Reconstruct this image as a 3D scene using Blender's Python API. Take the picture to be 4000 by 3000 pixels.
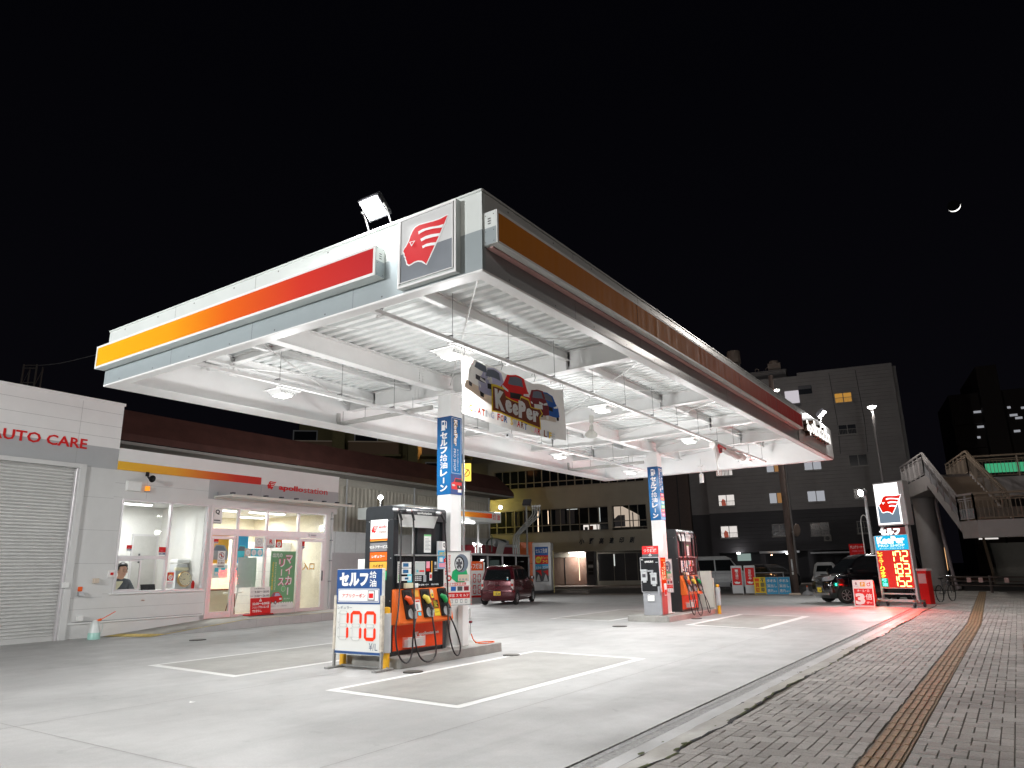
import bpy, bmesh, math, random
from mathutils import Vector, Matrix
R = math.radians
rnd = random.Random(7)
for o in list(bpy.data.objects):
    bpy.data.objects.remove(o)
sc = bpy.context.scene
COL = sc.collection

# ------------------------------------------------------------------ camera
yaw, pitch, roll = 0.59710663, 0.25434613, -0.02062942
fwd = Vector((-math.sin(yaw)*math.cos(pitch), math.cos(yaw)*math.cos(pitch), math.sin(pitch)))
rt = Vector((math.cos(yaw), math.sin(yaw), 0)); up = rt.cross(fwd)
rr = rt*math.cos(roll)+up*math.sin(roll); uu = -rt*math.sin(roll)+up*math.cos(roll)
cd = bpy.data.cameras.new("camera"); cam = bpy.data.objects.new("camera", cd); COL.objects.link(cam)
m3 = Matrix((rr, uu, -fwd)).transposed()
cam.matrix_world = Matrix.Translation((0, 0, 1.55)) @ m3.to_4x4()
cd.sensor_width = 36; cd.lens = 25.116; cd.clip_start = 0.1; cd.clip_end = 3000
sc.camera = cam

# ------------------------------------------------------------------ world, exposure
w = bpy.data.worlds.new("World"); sc.world = w; w.use_nodes = True
wn = w.node_tree; wn.nodes.clear()
wo = wn.nodes.new("ShaderNodeOutputWorld"); wb = wn.nodes.new("ShaderNodeBackground")
tc = wn.nodes.new("ShaderNodeTexCoord"); sx = wn.nodes.new("ShaderNodeSeparateXYZ"); cr = wn.nodes.new("ShaderNodeValToRGB")
wn.links.new(tc.outputs["Generated"], sx.inputs[0]); wn.links.new(sx.outputs[2], cr.inputs[0])
cr.color_ramp.elements[0].position = 0.0; cr.color_ramp.elements[0].color = (0.0013, 0.0012, 0.0018, 1)
cr.color_ramp.elements[1].position = 0.6; cr.color_ramp.elements[1].color = (0.0005, 0.0005, 0.0009, 1)
wn.links.new(cr.outputs[0], wb.inputs[0]); wb.inputs[1].default_value = 1.0
wn.links.new(wb.outputs[0], wo.inputs[0])
sc.view_settings.view_transform = 'Standard'; sc.view_settings.look = 'None'
sc.view_settings.exposure = 1.1; sc.view_settings.gamma = 1.0
sc.cycles.max_bounces = 7; sc.cycles.diffuse_bounces = 4; sc.cycles.glossy_bounces = 3; sc.cycles.transparent_max_bounces = 12
sc.cycles.sample_clamp_indirect = 4.0; sc.cycles.use_denoising = True
sc.cycles.caustics_reflective = False; sc.cycles.caustics_refractive = False

# ------------------------------------------------------------------ materials
MC = {}
def M(name, col=(.5, .5, .5), rough=.55, metal=0.0, es=0.0, ec=None, noise=.06, scale=6.0, bump=0.0, bscale=60.0, spec=.5, coat=0.0):
    if name in MC: return MC[name]
    m = bpy.data.materials.new(name); MC[name] = m; m.use_nodes = True
    nt = m.node_tree; b = nt.nodes["Principled BSDF"]
    b.inputs["Roughness"].default_value = rough; b.inputs["Metallic"].default_value = metal
    b.inputs["Specular IOR Level"].default_value = spec; b.inputs["Coat Weight"].default_value = coat
    t = nt.nodes.new("ShaderNodeTexCoord")
    if noise > 0:
        n = nt.nodes.new("ShaderNodeTexNoise"); n.inputs["Scale"].default_value = scale; n.inputs["Detail"].default_value = 6
        n.inputs["Roughness"].default_value = .65
        c = nt.nodes.new("ShaderNodeValToRGB"); c.color_ramp.elements[0].position = .3; c.color_ramp.elements[1].position = .7
        c.color_ramp.elements[0].color = (*[x*(1-noise) for x in col], 1); c.color_ramp.elements[1].color = (*[min(1, x*(1+noise)) for x in col], 1)
        nt.links.new(t.outputs["Object"], n.inputs["Vector"]); nt.links.new(n.outputs["Fac"], c.inputs[0]); nt.links.new(c.outputs[0], b.inputs["Base Color"])
    else: b.inputs["Base Color"].default_value = (*col, 1)
    if es > 0:
        b.inputs["Emission Color"].default_value = (*(ec or col), 1); b.inputs["Emission Strength"].default_value = es
    if bump > 0:
        n2 = nt.nodes.new("ShaderNodeTexNoise"); n2.inputs["Scale"].default_value = bscale; n2.inputs["Detail"].default_value = 4
        bp = nt.nodes.new("ShaderNodeBump"); bp.inputs["Strength"].default_value = bump; bp.inputs["Distance"].default_value = .01
        nt.links.new(t.outputs["Object"], n2.inputs["Vector"]); nt.links.new(n2.outputs["Fac"], bp.inputs["Height"]); nt.links.new(bp.outputs[0], b.inputs["Normal"])
    return m
def Glass(name, tint=(.95, .98, .97), refl=.10, dark=0.0):
    if name in MC: return MC[name]
    m = bpy.data.materials.new(name); MC[name] = m; m.use_nodes = True; nt = m.node_tree; nt.nodes.clear()
    o = nt.nodes.new("ShaderNodeOutputMaterial"); mx = nt.nodes.new("ShaderNodeMixShader"); tr = nt.nodes.new("ShaderNodeBsdfTransparent")
    gl = nt.nodes.new("ShaderNodeBsdfGlossy"); gl.inputs["Roughness"].default_value = .02; fr = nt.nodes.new("ShaderNodeFresnel"); fr.inputs[0].default_value = 1.45
    ma = nt.nodes.new("ShaderNodeMath"); ma.operation = 'MULTIPLY'; ma.inputs[1].default_value = refl*10
    tr.inputs[0].default_value = (*[c*(1-dark) for c in tint], 1)
    nt.links.new(fr.outputs[0], ma.inputs[0]); nt.links.new(ma.outputs[0], mx.inputs[0]); nt.links.new(tr.outputs[0], mx.inputs[1]); nt.links.new(gl.outputs[0], mx.inputs[2]); nt.links.new(mx.outputs[0], o.inputs[0])
    return m
def Emit(name, col, s):
    if name in MC: return MC[name]
    m = bpy.data.materials.new(name); MC[name] = m; m.use_nodes = True; nt = m.node_tree; nt.nodes.clear()
    o = nt.nodes.new("ShaderNodeOutputMaterial"); e = nt.nodes.new("ShaderNodeEmission"); e.inputs[0].default_value = (*col, 1); e.inputs[1].default_value = s*.42
    nt.links.new(e.outputs[0], o.inputs[0]); return m
def Ramp(name, axis, a, b, stops, rough=.35, es=0.0, streaks=False):
    """printed colour gradient along one object axis from a to b"""
    if name in MC: return MC[name]
    m = bpy.data.materials.new(name); MC[name] = m; m.use_nodes = True; nt = m.node_tree; bs = nt.nodes["Principled BSDF"]
    t = nt.nodes.new("ShaderNodeTexCoord"); s = nt.nodes.new("ShaderNodeSeparateXYZ"); mp = nt.nodes.new("ShaderNodeMapRange"); c = nt.nodes.new("ShaderNodeValToRGB")
    nt.links.new(t.outputs["Object"], s.inputs[0]); nt.links.new(s.outputs["XYZ".index(axis)], mp.inputs[0])
    mp.inputs[1].default_value = a; mp.inputs[2].default_value = b
    nt.links.new(mp.outputs[0], c.inputs[0]); er = c.color_ramp.elements
    er[0].position = stops[0][0]; er[0].color = (*stops[0][1], 1); er[1].position = stops[-1][0]; er[1].color = (*stops[-1][1], 1)
    for p, q in stops[1:-1]:
        e = er.new(p); e.color = (*q, 1)
    nt.links.new(c.outputs[0], bs.inputs["Base Color"]); bs.inputs["Roughness"].default_value = rough; bs.inputs["Specular IOR Level"].default_value = .3
    if es:
        nt.links.new(c.outputs[0], bs.inputs["Emission Color"]); bs.inputs["Emission Strength"].default_value = es
    if streaks:
        n = nt.nodes.new("ShaderNodeTexNoise"); n.inputs["Scale"].default_value = 1.0; mpn = nt.nodes.new("ShaderNodeMapping"); mpn.inputs["Scale"].default_value = (9, 9, .8)
        nt.links.new(t.outputs["Object"], mpn.inputs[0]); nt.links.new(mpn.outputs[0], n.inputs["Vector"])
        r2 = nt.nodes.new("ShaderNodeMapRange"); r2.inputs[3].default_value = rough*.6; r2.inputs[4].default_value = min(1, rough*1.7)
        nt.links.new(n.outputs["Fac"], r2.inputs[0]); nt.links.new(r2.outputs[0], bs.inputs["Roughness"])
    return m
# plain colour palette for printed signs
def P(k):
    pal = dict(white=(.82, .82, .80), red=(.66, .012, .012), dred=(.38, .015, .01), orange=(.85, .11, .008), yellow=(.85, .62, .04), blue=(.015, .11, .42), navy=(.02, .05, .20),
               sky=(.05, .38, .68), cyan=(.1, .6, .75), green=(.02, .38, .14), lgreen=(.18, .55, .22), black=(.012, .012, .013), dgrey=(.08, .08, .09), grey=(.33, .34, .36), lgrey=(.58, .59, .60),
               pink=(.85, .35, .45), brown=(.20, .05, .02), cream=(.75, .70, .50), beige=(.62, .52, .42), teal=(.06, .42, .50), magenta=(.65, .05, .2), slate=(.16, .19, .24), lav=(.45, .45, .62), maroon=(.22, .02, .03), amber=(.8, .42, .05))
    return M("print_"+k, pal[k], rough=.5, noise=.04, scale=9, spec=.28)

# ------------------------------------------------------------------ geometry builder
_tc = {}
def text_geo(s, wgt=0.0, shear=0.0):
    if any(ord(ch) > 0x4dff and ord(ch) < 0xff00 for ch in s): wgt = min(wgt, .018)
    k = (s, wgt, shear)
    if k in _tc: return _tc[k]
    cu = bpy.data.curves.new("t", 'FONT'); cu.body = s; cu.size = 1; cu.resolution_u = 2; cu.offset = wgt; cu.shear = shear; cu.fill_mode = 'FRONT'
    ob = bpy.data.objects.new("t", cu); COL.objects.link(ob)
    dg = bpy.context.evaluated_depsgraph_get(); me = bpy.data.meshes.new_from_object(ob.evaluated_get(dg))
    vs = [(v.co.x, v.co.y) for v in me.vertices]; fs = [tuple(p.vertices) for p in me.polygons]
    bpy.data.objects.remove(ob); bpy.data.curves.remove(cu); bpy.data.meshes.remove(me)
    _tc[k] = (vs, fs); return _tc[k]
class Fr:
    def __init__(s, O, u, v):
        s.O = Vector(O); s.u = Vector(u).normalized(); s.v = Vector(v).normalized(); s.n = s.u.cross(s.v)
    def p(s, a, b, c=0.0): return s.O+s.u*a+s.v*b+s.n*c
class MB:
    def __init__(s): s.v = []; s.f = []; s.mi = []; s.m = []
    def _m(s, m):
        if m not in s.m: s.m.append(m)
        return s.m.index(m)
    def face(s, pts, m):
        b = len(s.v); s.v += [tuple(p) for p in pts]; s.f.append(tuple(range(b, b+len(pts)))); s.mi.append(s._m(m)); return s
    def mesh(s, vs, fs, m):
        b = len(s.v); s.v += [tuple(p) for p in vs]; k = s._m(m)
        for f in fs: s.f.append(tuple(b+i for i in f)); s.mi.append(k)
        return s
    def box(s, x0, x1, y0, y1, z0, z1, m):
        if x0 > x1: x0, x1 = x1, x0
        if y0 > y1: y0, y1 = y1, y0
        if z0 > z1: z0, z1 = z1, z0
        vs = [(x, y, z) for z in (z0, z1) for y in (y0, y1) for x in (x0, x1)]
        return s.mesh(vs, [(0, 2, 3, 1), (4, 5, 7, 6), (0, 1, 5, 4), (2, 6, 7, 3), (0, 4, 6, 2), (1, 3, 7, 5)], m)
    def obox(s, fr, a0, a1, b0, b1, c0, c1, m):
        vs = [fr.p(a, b, c) for c in (c0, c1) for b in (b0, b1) for a in (a0, a1)]
        return s.mesh(vs, [(0, 2, 3, 1), (4, 5, 7, 6), (0, 1, 5, 4), (2, 6, 7, 3), (0, 4, 6, 2), (1, 3, 7, 5)], m)
    def beam(s, p0, p1, wd, ht, m, upv=(0, 0, 1)):
        p0 = Vector(p0); p1 = Vector(p1); d = (p1-p0).normalized(); a = d.cross(Vector(upv))
        if a.length < 1e-4: a = d.cross(Vector((1, 0, 0)))
        a.normalize(); b = a.cross(d)
        vs = [q+a*i*wd/2+b*j*ht/2 for q in (p0, p1) for j in (-1, 1) for i in (-1, 1)]
        return s.mesh(vs, [(0, 2, 3, 1), (4, 5, 7, 6), (0, 1, 5, 4), (2, 6, 7, 3), (0, 4, 6, 2), (1, 3, 7, 5)], m)
    def cyl(s, p0, p1, r0, r1, m, n=14, cap=True):
        p0 = Vector(p0); p1 = Vector(p1); d = (p1-p0).normalized(); a = d.orthogonal().normalized(); b = d.cross(a)
        vs = []
        for q, r in ((p0, r0), (p1, r1)):
            for i in range(n):
                t = 2*math.pi*i/n; vs.append(q+(a*math.cos(t)+b*math.sin(t))*r)
        fs = [(i, (i+1) % n, n+(i+1) % n, n+i) for i in range(n)]
        if cap: fs += [tuple(range(n))[::-1], tuple(range(n, 2*n))]
        return s.mesh(vs, fs, m)
    def tube(s, pts, r, m, n=8, smooth=0):
        P_ = [Vector(p) for p in pts]
        for _ in range(smooth):
            q = [P_[0]]
            for i in range(len(P_)-1): q += [P_[i]*.75+P_[i+1]*.25, P_[i]*.25+P_[i+1]*.75]
            P_ = q+[P_[-1]]
        vs = []; a = None
        for i, p in enumerate(P_):
            d = (P_[min(i+1, len(P_)-1)]-P_[max(i-1, 0)]).normalized()
            a = d.orthogonal() if a is None else a-d*a.dot(d)
            a.normalize(); b = d.cross(a); rr_ = r[i] if isinstance(r, (list, tuple)) and len(r) == len(P_) else (r if not isinstance(r, (list, tuple)) else r[0])
            vs += [p+(a*math.cos(2*math.pi*k/n)+b*math.sin(2*math.pi*k/n))*rr_ for k in range(n)]
        fs = []
        for i in range(len(P_)-1):
            for k in range(n): fs.append((i*n+k, i*n+(k+1) % n, (i+1)*n+(k+1) % n, (i+1)*n+k))
        fs += [tuple(range(n))[::-1], tuple(range((len(P_)-1)*n, len(P_)*n))]
        return s.mesh(vs, fs, m)
    def lathe(s, prof, c, axis, m, n=20):
        """prof: (distance along axis, radius)"""
        c = Vector(c); d = Vector(axis).normalized(); a = d.orthogonal().normalized(); b = d.cross(a); vs = []
        for t, r in prof:
            vs += [c+d*t+(a*math.cos(2*math.pi*k/n)+b*math.sin(2*math.pi*k/n))*max(r, 1e-4) for k in range(n)]
        fs = [(i*n+k, i*n+(k+1) % n, (i+1)*n+(k+1) % n, (i+1)*n+k) for i in range(len(prof)-1) for k in range(n)]
        return s.mesh(vs, fs, m)
    def rect(s, fr, a0, b0, a1, b1, m, c=.003): return s.face([fr.p(a0, b0, c), fr.p(a1, b0, c), fr.p(a1, b1, c), fr.p(a0, b1, c)], m)
    def poly(s, fr, pts, m, c=.003): return s.face([fr.p(a, b, c) for a, b in pts], m)
    def disc(s, fr, a, b, r, m, c=.003, n=20, ry=None): return s.poly(fr, [(a+r*math.cos(2*math.pi*i/n), b+(ry or r)*math.sin(2*math.pi*i/n)) for i in range(n)], m, c)
    def ring(s, fr, a, b, r0, r1, m, c=.003, n=20):
        for i in range(n):
            t, u = 2*math.pi*i/n, 2*math.pi*(i+1)/n
            s.poly(fr, [(a+r0*math.cos(t), b+r0*math.sin(t)), (a+r1*math.cos(t), b+r1*math.sin(t)), (a+r1*math.cos(u), b+r1*math.sin(u)), (a+r0*math.cos(u), b+r0*math.sin(u))], m, c)
        return s
    def frame(s, fr, a0, b0, a1, b1, t, m, c0=0, c1=.03):
        s.obox(fr, a0, a1, b0, b0+t, c0, c1, m); s.obox(fr, a0, a1, b1-t, b1, c0, c1, m)
        s.obox(fr, a0, a0+t, b0+t, b1-t, c0, c1, m); s.obox(fr, a1-t, a1, b0+t, b1-t, c0, c1, m); return s
    def text(s, t, fr, a0, b0, a1, b1, m, c=.005, wgt=.0, shear=0.0, rot=0, depth=0, keep=False):
        vs, fs = text_geo(t, wgt, shear)
        if not vs: return s
        if rot == -90: vs = [(y, -x) for x, y in vs]
        if rot == 90: vs = [(-y, x) for x, y in vs]
        x0 = min(v[0] for v in vs); x1 = max(v[0] for v in vs); y0 = min(v[1] for v in vs); y1 = max(v[1] for v in vs)
        sx_ = (a1-a0)/max(x1-x0, 1e-3); sy_ = (b1-b0)/max(y1-y0, 1e-3)
        if keep:
            k = min(sx_, sy_); sx_ = sy_ = k
            a0 = (a0+a1)/2-k*(x1-x0)/2; b0 = (b0+b1)/2-k*(y1-y0)/2
        f2 = lambda v, cc: fr.p(a0+(v[0]-x0)*sx_, b0+(v[1]-y0)*sy_, cc)
        s.mesh([f2(v, c) for v in vs], fs, m)
        if depth:
            ed = {}
            for f in fs:
                for i in range(len(f)):
                    e = (f[i], f[(i+1) % len(f)]); ed[tuple(sorted(e))] = None if tuple(sorted(e)) in ed else e
            for e in ed.values():
                if e: s.face([f2(vs[e[0]], c), f2(vs[e[0]], c-depth), f2(vs[e[1]], c-depth), f2(vs[e[1]], c)], m)
        return s
    def vtext(s, t, fr, a0, b0, a1, b1, m, c=.005, wgt=.02, fill=.9):
        n = len(t); h = (b1-b0)/n; w_ = a1-a0
        for i, ch in enumerate(t):
            y1 = b1-i*h; y0 = y1-h*fill
            if ch == 'ー': s.rect(fr, a0+w_*.42, y0+.06*h, a0+w_*.58, y1-.1*h, m, c); continue
            if ch in ' 　': continue
            k = .62 if ch in 'ッャュョ・、。' else 1
            s.text(ch, fr, a0+w_*(1-k)/2, y0+(y1-y0)*(1-k)/2, a1-w_*(1-k)/2, y1-(y1-y0)*(1-k)/2, m, c, wgt)
        return s
    def build(s, name, parent=None, loc=(0, 0, 0), rz=0, smooth=False, bevel=0, bseg=1, weld=False):
        me = bpy.data.meshes.new(name); me.from_pydata(s.v, [], s.f)
        for m in s.m: me.materials.append(m)
        me.polygons.foreach_set("material_index", s.mi)
        if smooth or weld:
            bm = bmesh.new(); bm.from_mesh(me); bmesh.ops.remove_doubles(bm, verts=bm.verts, dist=1e-5); bmesh.ops.recalc_face_normals(bm, faces=bm.faces); bm.to_mesh(me); bm.free()
        if smooth:
            me.polygons.foreach_set("use_smooth", [True]*len(me.polygons))
            me.set_sharp_from_angle(angle=R(smooth if smooth is not True else 40))
        me.update()
        o = bpy.data.objects.new(name, me); COL.objects.link(o)
        if parent: o.parent = parent
        o.location = loc; o.rotation_euler = (0, 0, rz)
        if bevel:
            b = o.modifiers.new("b", 'BEVEL'); b.width = bevel; b.segments = bseg; b.limit_method = 'ANGLE'; b.angle_limit = R(40)
        return o
def tag(o, label, cat, group=None, kind=None):
    if label: o["label"] = label
    if cat: o["category"] = cat
    if group: o["group"] = group
    if kind: o["kind"] = kind
    return o
def thing(name, label, cat, loc=(0, 0, 0), rz=0, group=None):
    o = bpy.data.objects.new(name, None); COL.objects.link(o); o.location = loc; o.rotation_euler = (0, 0, rz); o.empty_display_size = .2
    return tag(o, label, cat, group)
def struct(name, mb, **k):
    o = mb.build(name, **k); o["kind"] = "structure"; return o
def dup(root, loc=None, rz=None, label=None):
    def cp(o, par):
        c = o.copy(); COL.objects.link(c)
        if par: c.parent = par
        for ch in [x for x in bpy.data.objects if x.parent == o]: cp(ch, c)
        return c
    r = cp(root, None)
    if loc is not None: r.location = loc
    if rz is not None: r.rotation_euler = (0, 0, rz)
    if label: r["label"] = label
    return r
def area(name, loc, d, power, sx_, sy_=None, col=(1, 1, 1), parent=None, spread=180):
    l = bpy.data.lights.new(name, 'AREA'); l.energy = power; l.shape = 'RECTANGLE'; l.size = sx_; l.size_y = sy_ or sx_; l.color = col; l.spread = R(spread)
    o = bpy.data.objects.new(name, l); COL.objects.link(o); o.location = loc; o.rotation_euler = Vector(d).to_track_quat('-Z', 'Y').to_euler()
    if parent: o.parent = parent
    return o
def point(name, loc, power, r=.1, col=(1, 1, 1), parent=None):
    l = bpy.data.lights.new(name, 'POINT'); l.energy = power; l.shadow_soft_size = r; l.color = col
    o = bpy.data.objects.new(name, l); COL.objects.link(o); o.location = loc
    if parent: o.parent = parent
    return o

HEAD = [(0.726, 0.714), (0.619, 0.698), (0.522, 0.699), (0.41, 0.71), (0.31, 0.717), (0.253, 0.705), (0.217, 0.674), (0.182, 0.619), (0.161, 0.566), (0.126, 0.517), (0.09, 0.486), (0.076, 0.461), (0.094, 0.432), (0.099, 0.401), (0.117, 0.378), (0.115, 0.362), (0.133, 0.327), (0.138, 0.297), (0.168, 0.274), (0.204, 0.279), (0.246, 0.291), (0.303, 0.29), (0.36, 0.271), (0.395, 0.244), (0.42, 0.215), (0.471, 0.292), (0.526, 0.38), (0.594, 0.486), (0.641, 0.57), (0.681, 0.632)]
STR = [[(0.3, 0.641), (0.368, 0.652), (0.467, 0.646), (0.592, 0.625), (0.672, 0.621), (0.652, 0.586), (0.523, 0.611), (0.411, 0.622), (0.34, 0.614), (0.309, 0.603)],
       [(0.334, 0.541), (0.412, 0.554), (0.496, 0.55), (0.618, 0.527), (0.605, 0.497), (0.524, 0.509), (0.413, 0.516), (0.349, 0.506)],
       [(0.361, 0.447), (0.428, 0.456), (0.497, 0.448), (0.564, 0.434), (0.553, 0.404), (0.484, 0.417), (0.414, 0.423), (0.372, 0.414)]]
EYE = [(0.166, 0.551), (0.259, 0.544), (0.202, 0.487)]
def crest(mb, fr, a0, b0, h, red, white, c=.006, outline=True):
    """feathered head mark; bounding box height h"""
    k = h/.5; T = lambda L, g=0: [(a0+(x-.076)*k, b0+(y-.215)*k) for x, y in L]
    if outline:
        cx, cy = .37, .47; n = len(HEAD); O = []
        for i in range(n):
            p = Vector(HEAD[i]); d = (Vector(HEAD[(i+1) % n])-Vector(HEAD[i-1])).normalized(); q = p+Vector((-d.y, d.x))*-.018*-1
            q2 = p+Vector((d.y, -d.x))*.018
            O.append(q if (q-Vector((cx, cy))).length > (q2-Vector((cx, cy))).length else q2)
        mb.poly(fr, T([tuple(o) for o in O]), white, c-.002)
    mb.poly(fr, T(HEAD), red, c)
    for s_ in STR: mb.poly(fr, T(s_), white, c+.002)
    mb.poly(fr, T(EYE), white, c+.002)
    e = [(x*.55+.209*.45, y*.55+.527*.45) for x, y in EYE]; mb.poly(fr, T(e), red, c+.004)

def Cloth(name, col, tr=.45):
    m = M(name, col, .8, noise=.05, scale=4); nt = m.node_tree; b = nt.nodes["Principled BSDF"]; o = [n for n in nt.nodes if n.type == 'OUTPUT_MATERIAL'][0]
    t = nt.nodes.new("ShaderNodeBsdfTranslucent"); t.inputs[0].default_value = (*col, 1); mx = nt.nodes.new("ShaderNodeMixShader"); mx.inputs[0].default_value = tr
    nt.links.new(b.outputs[0], mx.inputs[1]); nt.links.new(t.outputs[0], mx.inputs[2]); nt.links.new(mx.outputs[0], o.inputs[0]); return m

# ================================================================== GROUND
def concrete(name, c, stain=.22, joints=False):
    m = bpy.data.materials.new(name); m.use_nodes = True; nt = m.node_tree; b = nt.nodes["Principled BSDF"]; L = nt.links
    t = nt.nodes.new("ShaderNodeTexCoord")
    def noise(sc_, det, sx=(1, 1, 1), dist=0):
        mp = nt.nodes.new("ShaderNodeMapping"); mp.inputs["Scale"].default_value = sx; n = nt.nodes.new("ShaderNodeTexNoise")
        n.inputs["Scale"].default_value = sc_; n.inputs["Detail"].default_value = det; n.inputs["Roughness"].default_value = .65; n.inputs["Distortion"].default_value = dist
        L.new(t.outputs["Object"], mp.inputs[0]); L.new(mp.outputs[0], n.inputs["Vector"]); return n.outputs["Fac"]
    def ramp(f, a, b_, v0, v1):
        r = nt.nodes.new("ShaderNodeMapRange"); r.inputs[1].default_value = a; r.inputs[2].default_value = b_; r.inputs[3].default_value = v0; r.inputs[4].default_value = v1; L.new(f, r.inputs[0]); return r.outputs[0]
    def mul(a, b_):
        n = nt.nodes.new("ShaderNodeMath"); n.operation = 'MULTIPLY'; L.new(a, n.inputs[0]); L.new(b_, n.inputs[1]); return n.outputs[0]
    f = mul(ramp(noise(.35, 5, dist=.6), .35, .65, 1-stain, 1.04), ramp(noise(2.2, 6, (1, .35, 1), .8), .35, .7, 1-stain*.5, 1.03))
    f = mul(f, ramp(noise(45, 3), .3, .7, .93, 1.05))
    f = mul(f, ramp(noise(2.6, 2, (1, 1, 1), .4), .67, .73, 1.0, .90))
    f = mul(f, ramp(noise(.9, 4, (1.6, .12, 1), .3), .56, .72, 1.0, 1-stain*.7))
    mx = nt.nodes.new("ShaderNodeMix"); mx.data_type = 'RGBA'; mx.blend_type = 'MULTIPLY'; mx.inputs[0].default_value = 1
    mx.inputs[6].default_value = (*c, 1); L.new(f, mx.inputs[7]); L.new(mx.outputs[2], b.inputs["Base Color"])
    L.new(ramp(noise(1.3, 4), .3, .7, .42, .72), b.inputs["Roughness"])
    bp = nt.nodes.new("ShaderNodeBump"); bp.inputs["Strength"].default_value = .18; bp.inputs["Distance"].default_value = .004
    L.new(noise(90, 4), bp.inputs["Height"]); L.new(bp.outputs[0], b.inputs["Normal"]); MC[name] = m; return m
CON = concrete("forecourt_concrete", (.43, .428, .42), .15)
CON2 = concrete("bay_concrete", (.375, .368, .345), .2)
ASP = M("asphalt", (.045, .045, .047), .8, noise=.25, scale=3, bump=.5, bscale=200)
g = MB(); g.face([(-420, -60, -.06), (300, -60, -.06), (300, 600, -.06), (-420, 600, -.06)], ASP); struct("ground", g)
g = MB(); g.face([(-40, -12, 0), (-3.27, -12, 0), (-3.27, 30.6, 0), (-6.2, 39.3, 0), (-40, 39.3, 0)], CON); struct("forecourt_paving", g)
# faint slab joints
JT = M("joint_dark", (.25, .245, .235), .9, noise=.3, scale=20)
g = MB()
def gl(x0, y0, x1, y1, wd, z=.004, m=JT):
    d = Vector((x1-x0, y1-y0, 0)).normalized(); n_ = Vector((-d.y, d.x, 0))*wd/2
    g.face([Vector((x0, y0, z))-n_, Vector((x1, y1, z))-n_, Vector((x1, y1, z))+n_, Vector((x0, y0, z))+n_], m)
for y in (-1.2, 3.9, 14.6, 19.0, 25.6, 32.5): gl(-20, y, -3.4, y, .008)
for x in (-14.6, -5.0): gl(x, -10, x, 38, .008)
gl(-9.3, -8, -9.3, 8.7, .012); gl(-9.3, 12.6, -9.3, 20, .012)
struct("slab_joints", g)
# painted bays (white lines) and slightly darker bay floors
WP = M("road_paint", (.72, .72, .70), .6, noise=.08, scale=25)
g = MB()
def bay(x0, x1, y0, y1, t=.14, e0=0, e1=0):
    g.face([(x0, y0, .004), (x1, y0-e0, .004), (x1, y1-e1, .004), (x0, y1, .004)], WP)
    g.face([(x0+t, y0+t, .008), (x1-t, y0-e0+t, .008), (x1-t, y1-e1-t, .008), (x0+t, y1-t, .008)], CON2)
bay(-8.10, -5.62, 7.2, 12.50, e0=.17, e1=.25)
bay(-13.3, -10.46, 7.62, 12.7, e0=.2, e1=.2)
bay(-7.75, -5.45, 19.5, 24.25, t=.2, e0=.65, e1=.4)
bay(-12.75, -10.35, 20.6, 25.6, t=.14, e0=.4)
struct("bay_markings", g)
IRN = M("cast_iron", (.07, .07, .065), .55, .6, noise=.3, scale=40)
for i, (x, y) in enumerate([(-8.22, 9.12), (-8.08, 11.68), (-9.2, 18.5), (-17.25, 11.13), (-8.3, 21.9)]):
    r = .16 if i < 2 or i == 4 else .2
    q = MB(); q.cyl((0, 0, -.01), (0, 0, .014), r, r, IRN, 28); q.cyl((0, 0, .014), (0, 0, .018), r*.86, r*.86, M("iron_lid", (.12, .115, .10), .5, .5, noise=.3, scale=60), 24)
    o = q.build("manhole_cover", loc=(x, y, 0))
    tag(o, ["round iron cover on the concrete beside the nearest pump island", "small iron cover between the near island's far end and its bay line", "round iron cover in the open concrete before the cash machine island", "iron cover in the drive in front of the shop ramp", "small iron cover beside the far pump's hoses"][i], "manhole cover", "iron covers set in the forecourt")
# drain channel
STL = M("galvanised", (.34, .34, .33), .5, .4, noise=.2, scale=30)
GRT = M("grate_steel", (.36, .36, .35), .6, .3, noise=.3, scale=20)
DK = M("drain_dark", (.015, .015, .015), .9, noise=0)
g = MB(); g.box(-3.27, -3.06, -8, 30.6, -.05, -.04, M("drain_floor", (.07, .07, .065), .9))
for x in (-3.265, -3.07): g.box(x-.006, x+.006, -8, 30.6, -.045, .004, GRT)
y = 2.0
while y < 30.5:
    g.box(-3.235, -3.085, y, y+.017, -.02, .002, GRT); y += .034 if y < 14 else .05
for y in range(-8, 2): g.box(-3.25, -3.085, y, y+.96, -.02, .002, STL)
g.box(-3.172, -3.163, -8, 30.6, -.018, .0045, GRT)
struct("drain_channel", g)
g = MB(); g.face([(-3.06, -12, .003), (-2.90, -12, .003), (-2.90, 30.6, .003), (-3.06, 30.6, .003)], CON)
struct("gutter_strip", g)
KRB = concrete("kerb_concrete", (.40, .375, .32), .45)
g = MB(); N = 150; rk = random.Random(3); L_ = []; Rr = []
for i in range(N+1):
    y = -3+i*34/N; L_.append((-2.895+.014*rk.uniform(-1, 1), y)); Rr.append((-2.70+.03*rk.uniform(-1, 1)+.03*math.sin(y*1.1), y))
for i in range(N): g.face([(*L_[i], .006), (*Rr[i], .010), (*Rr[i+1], .010), (*L_[i+1], .006)], KRB)
struct("kerb_strip", g)
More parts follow.
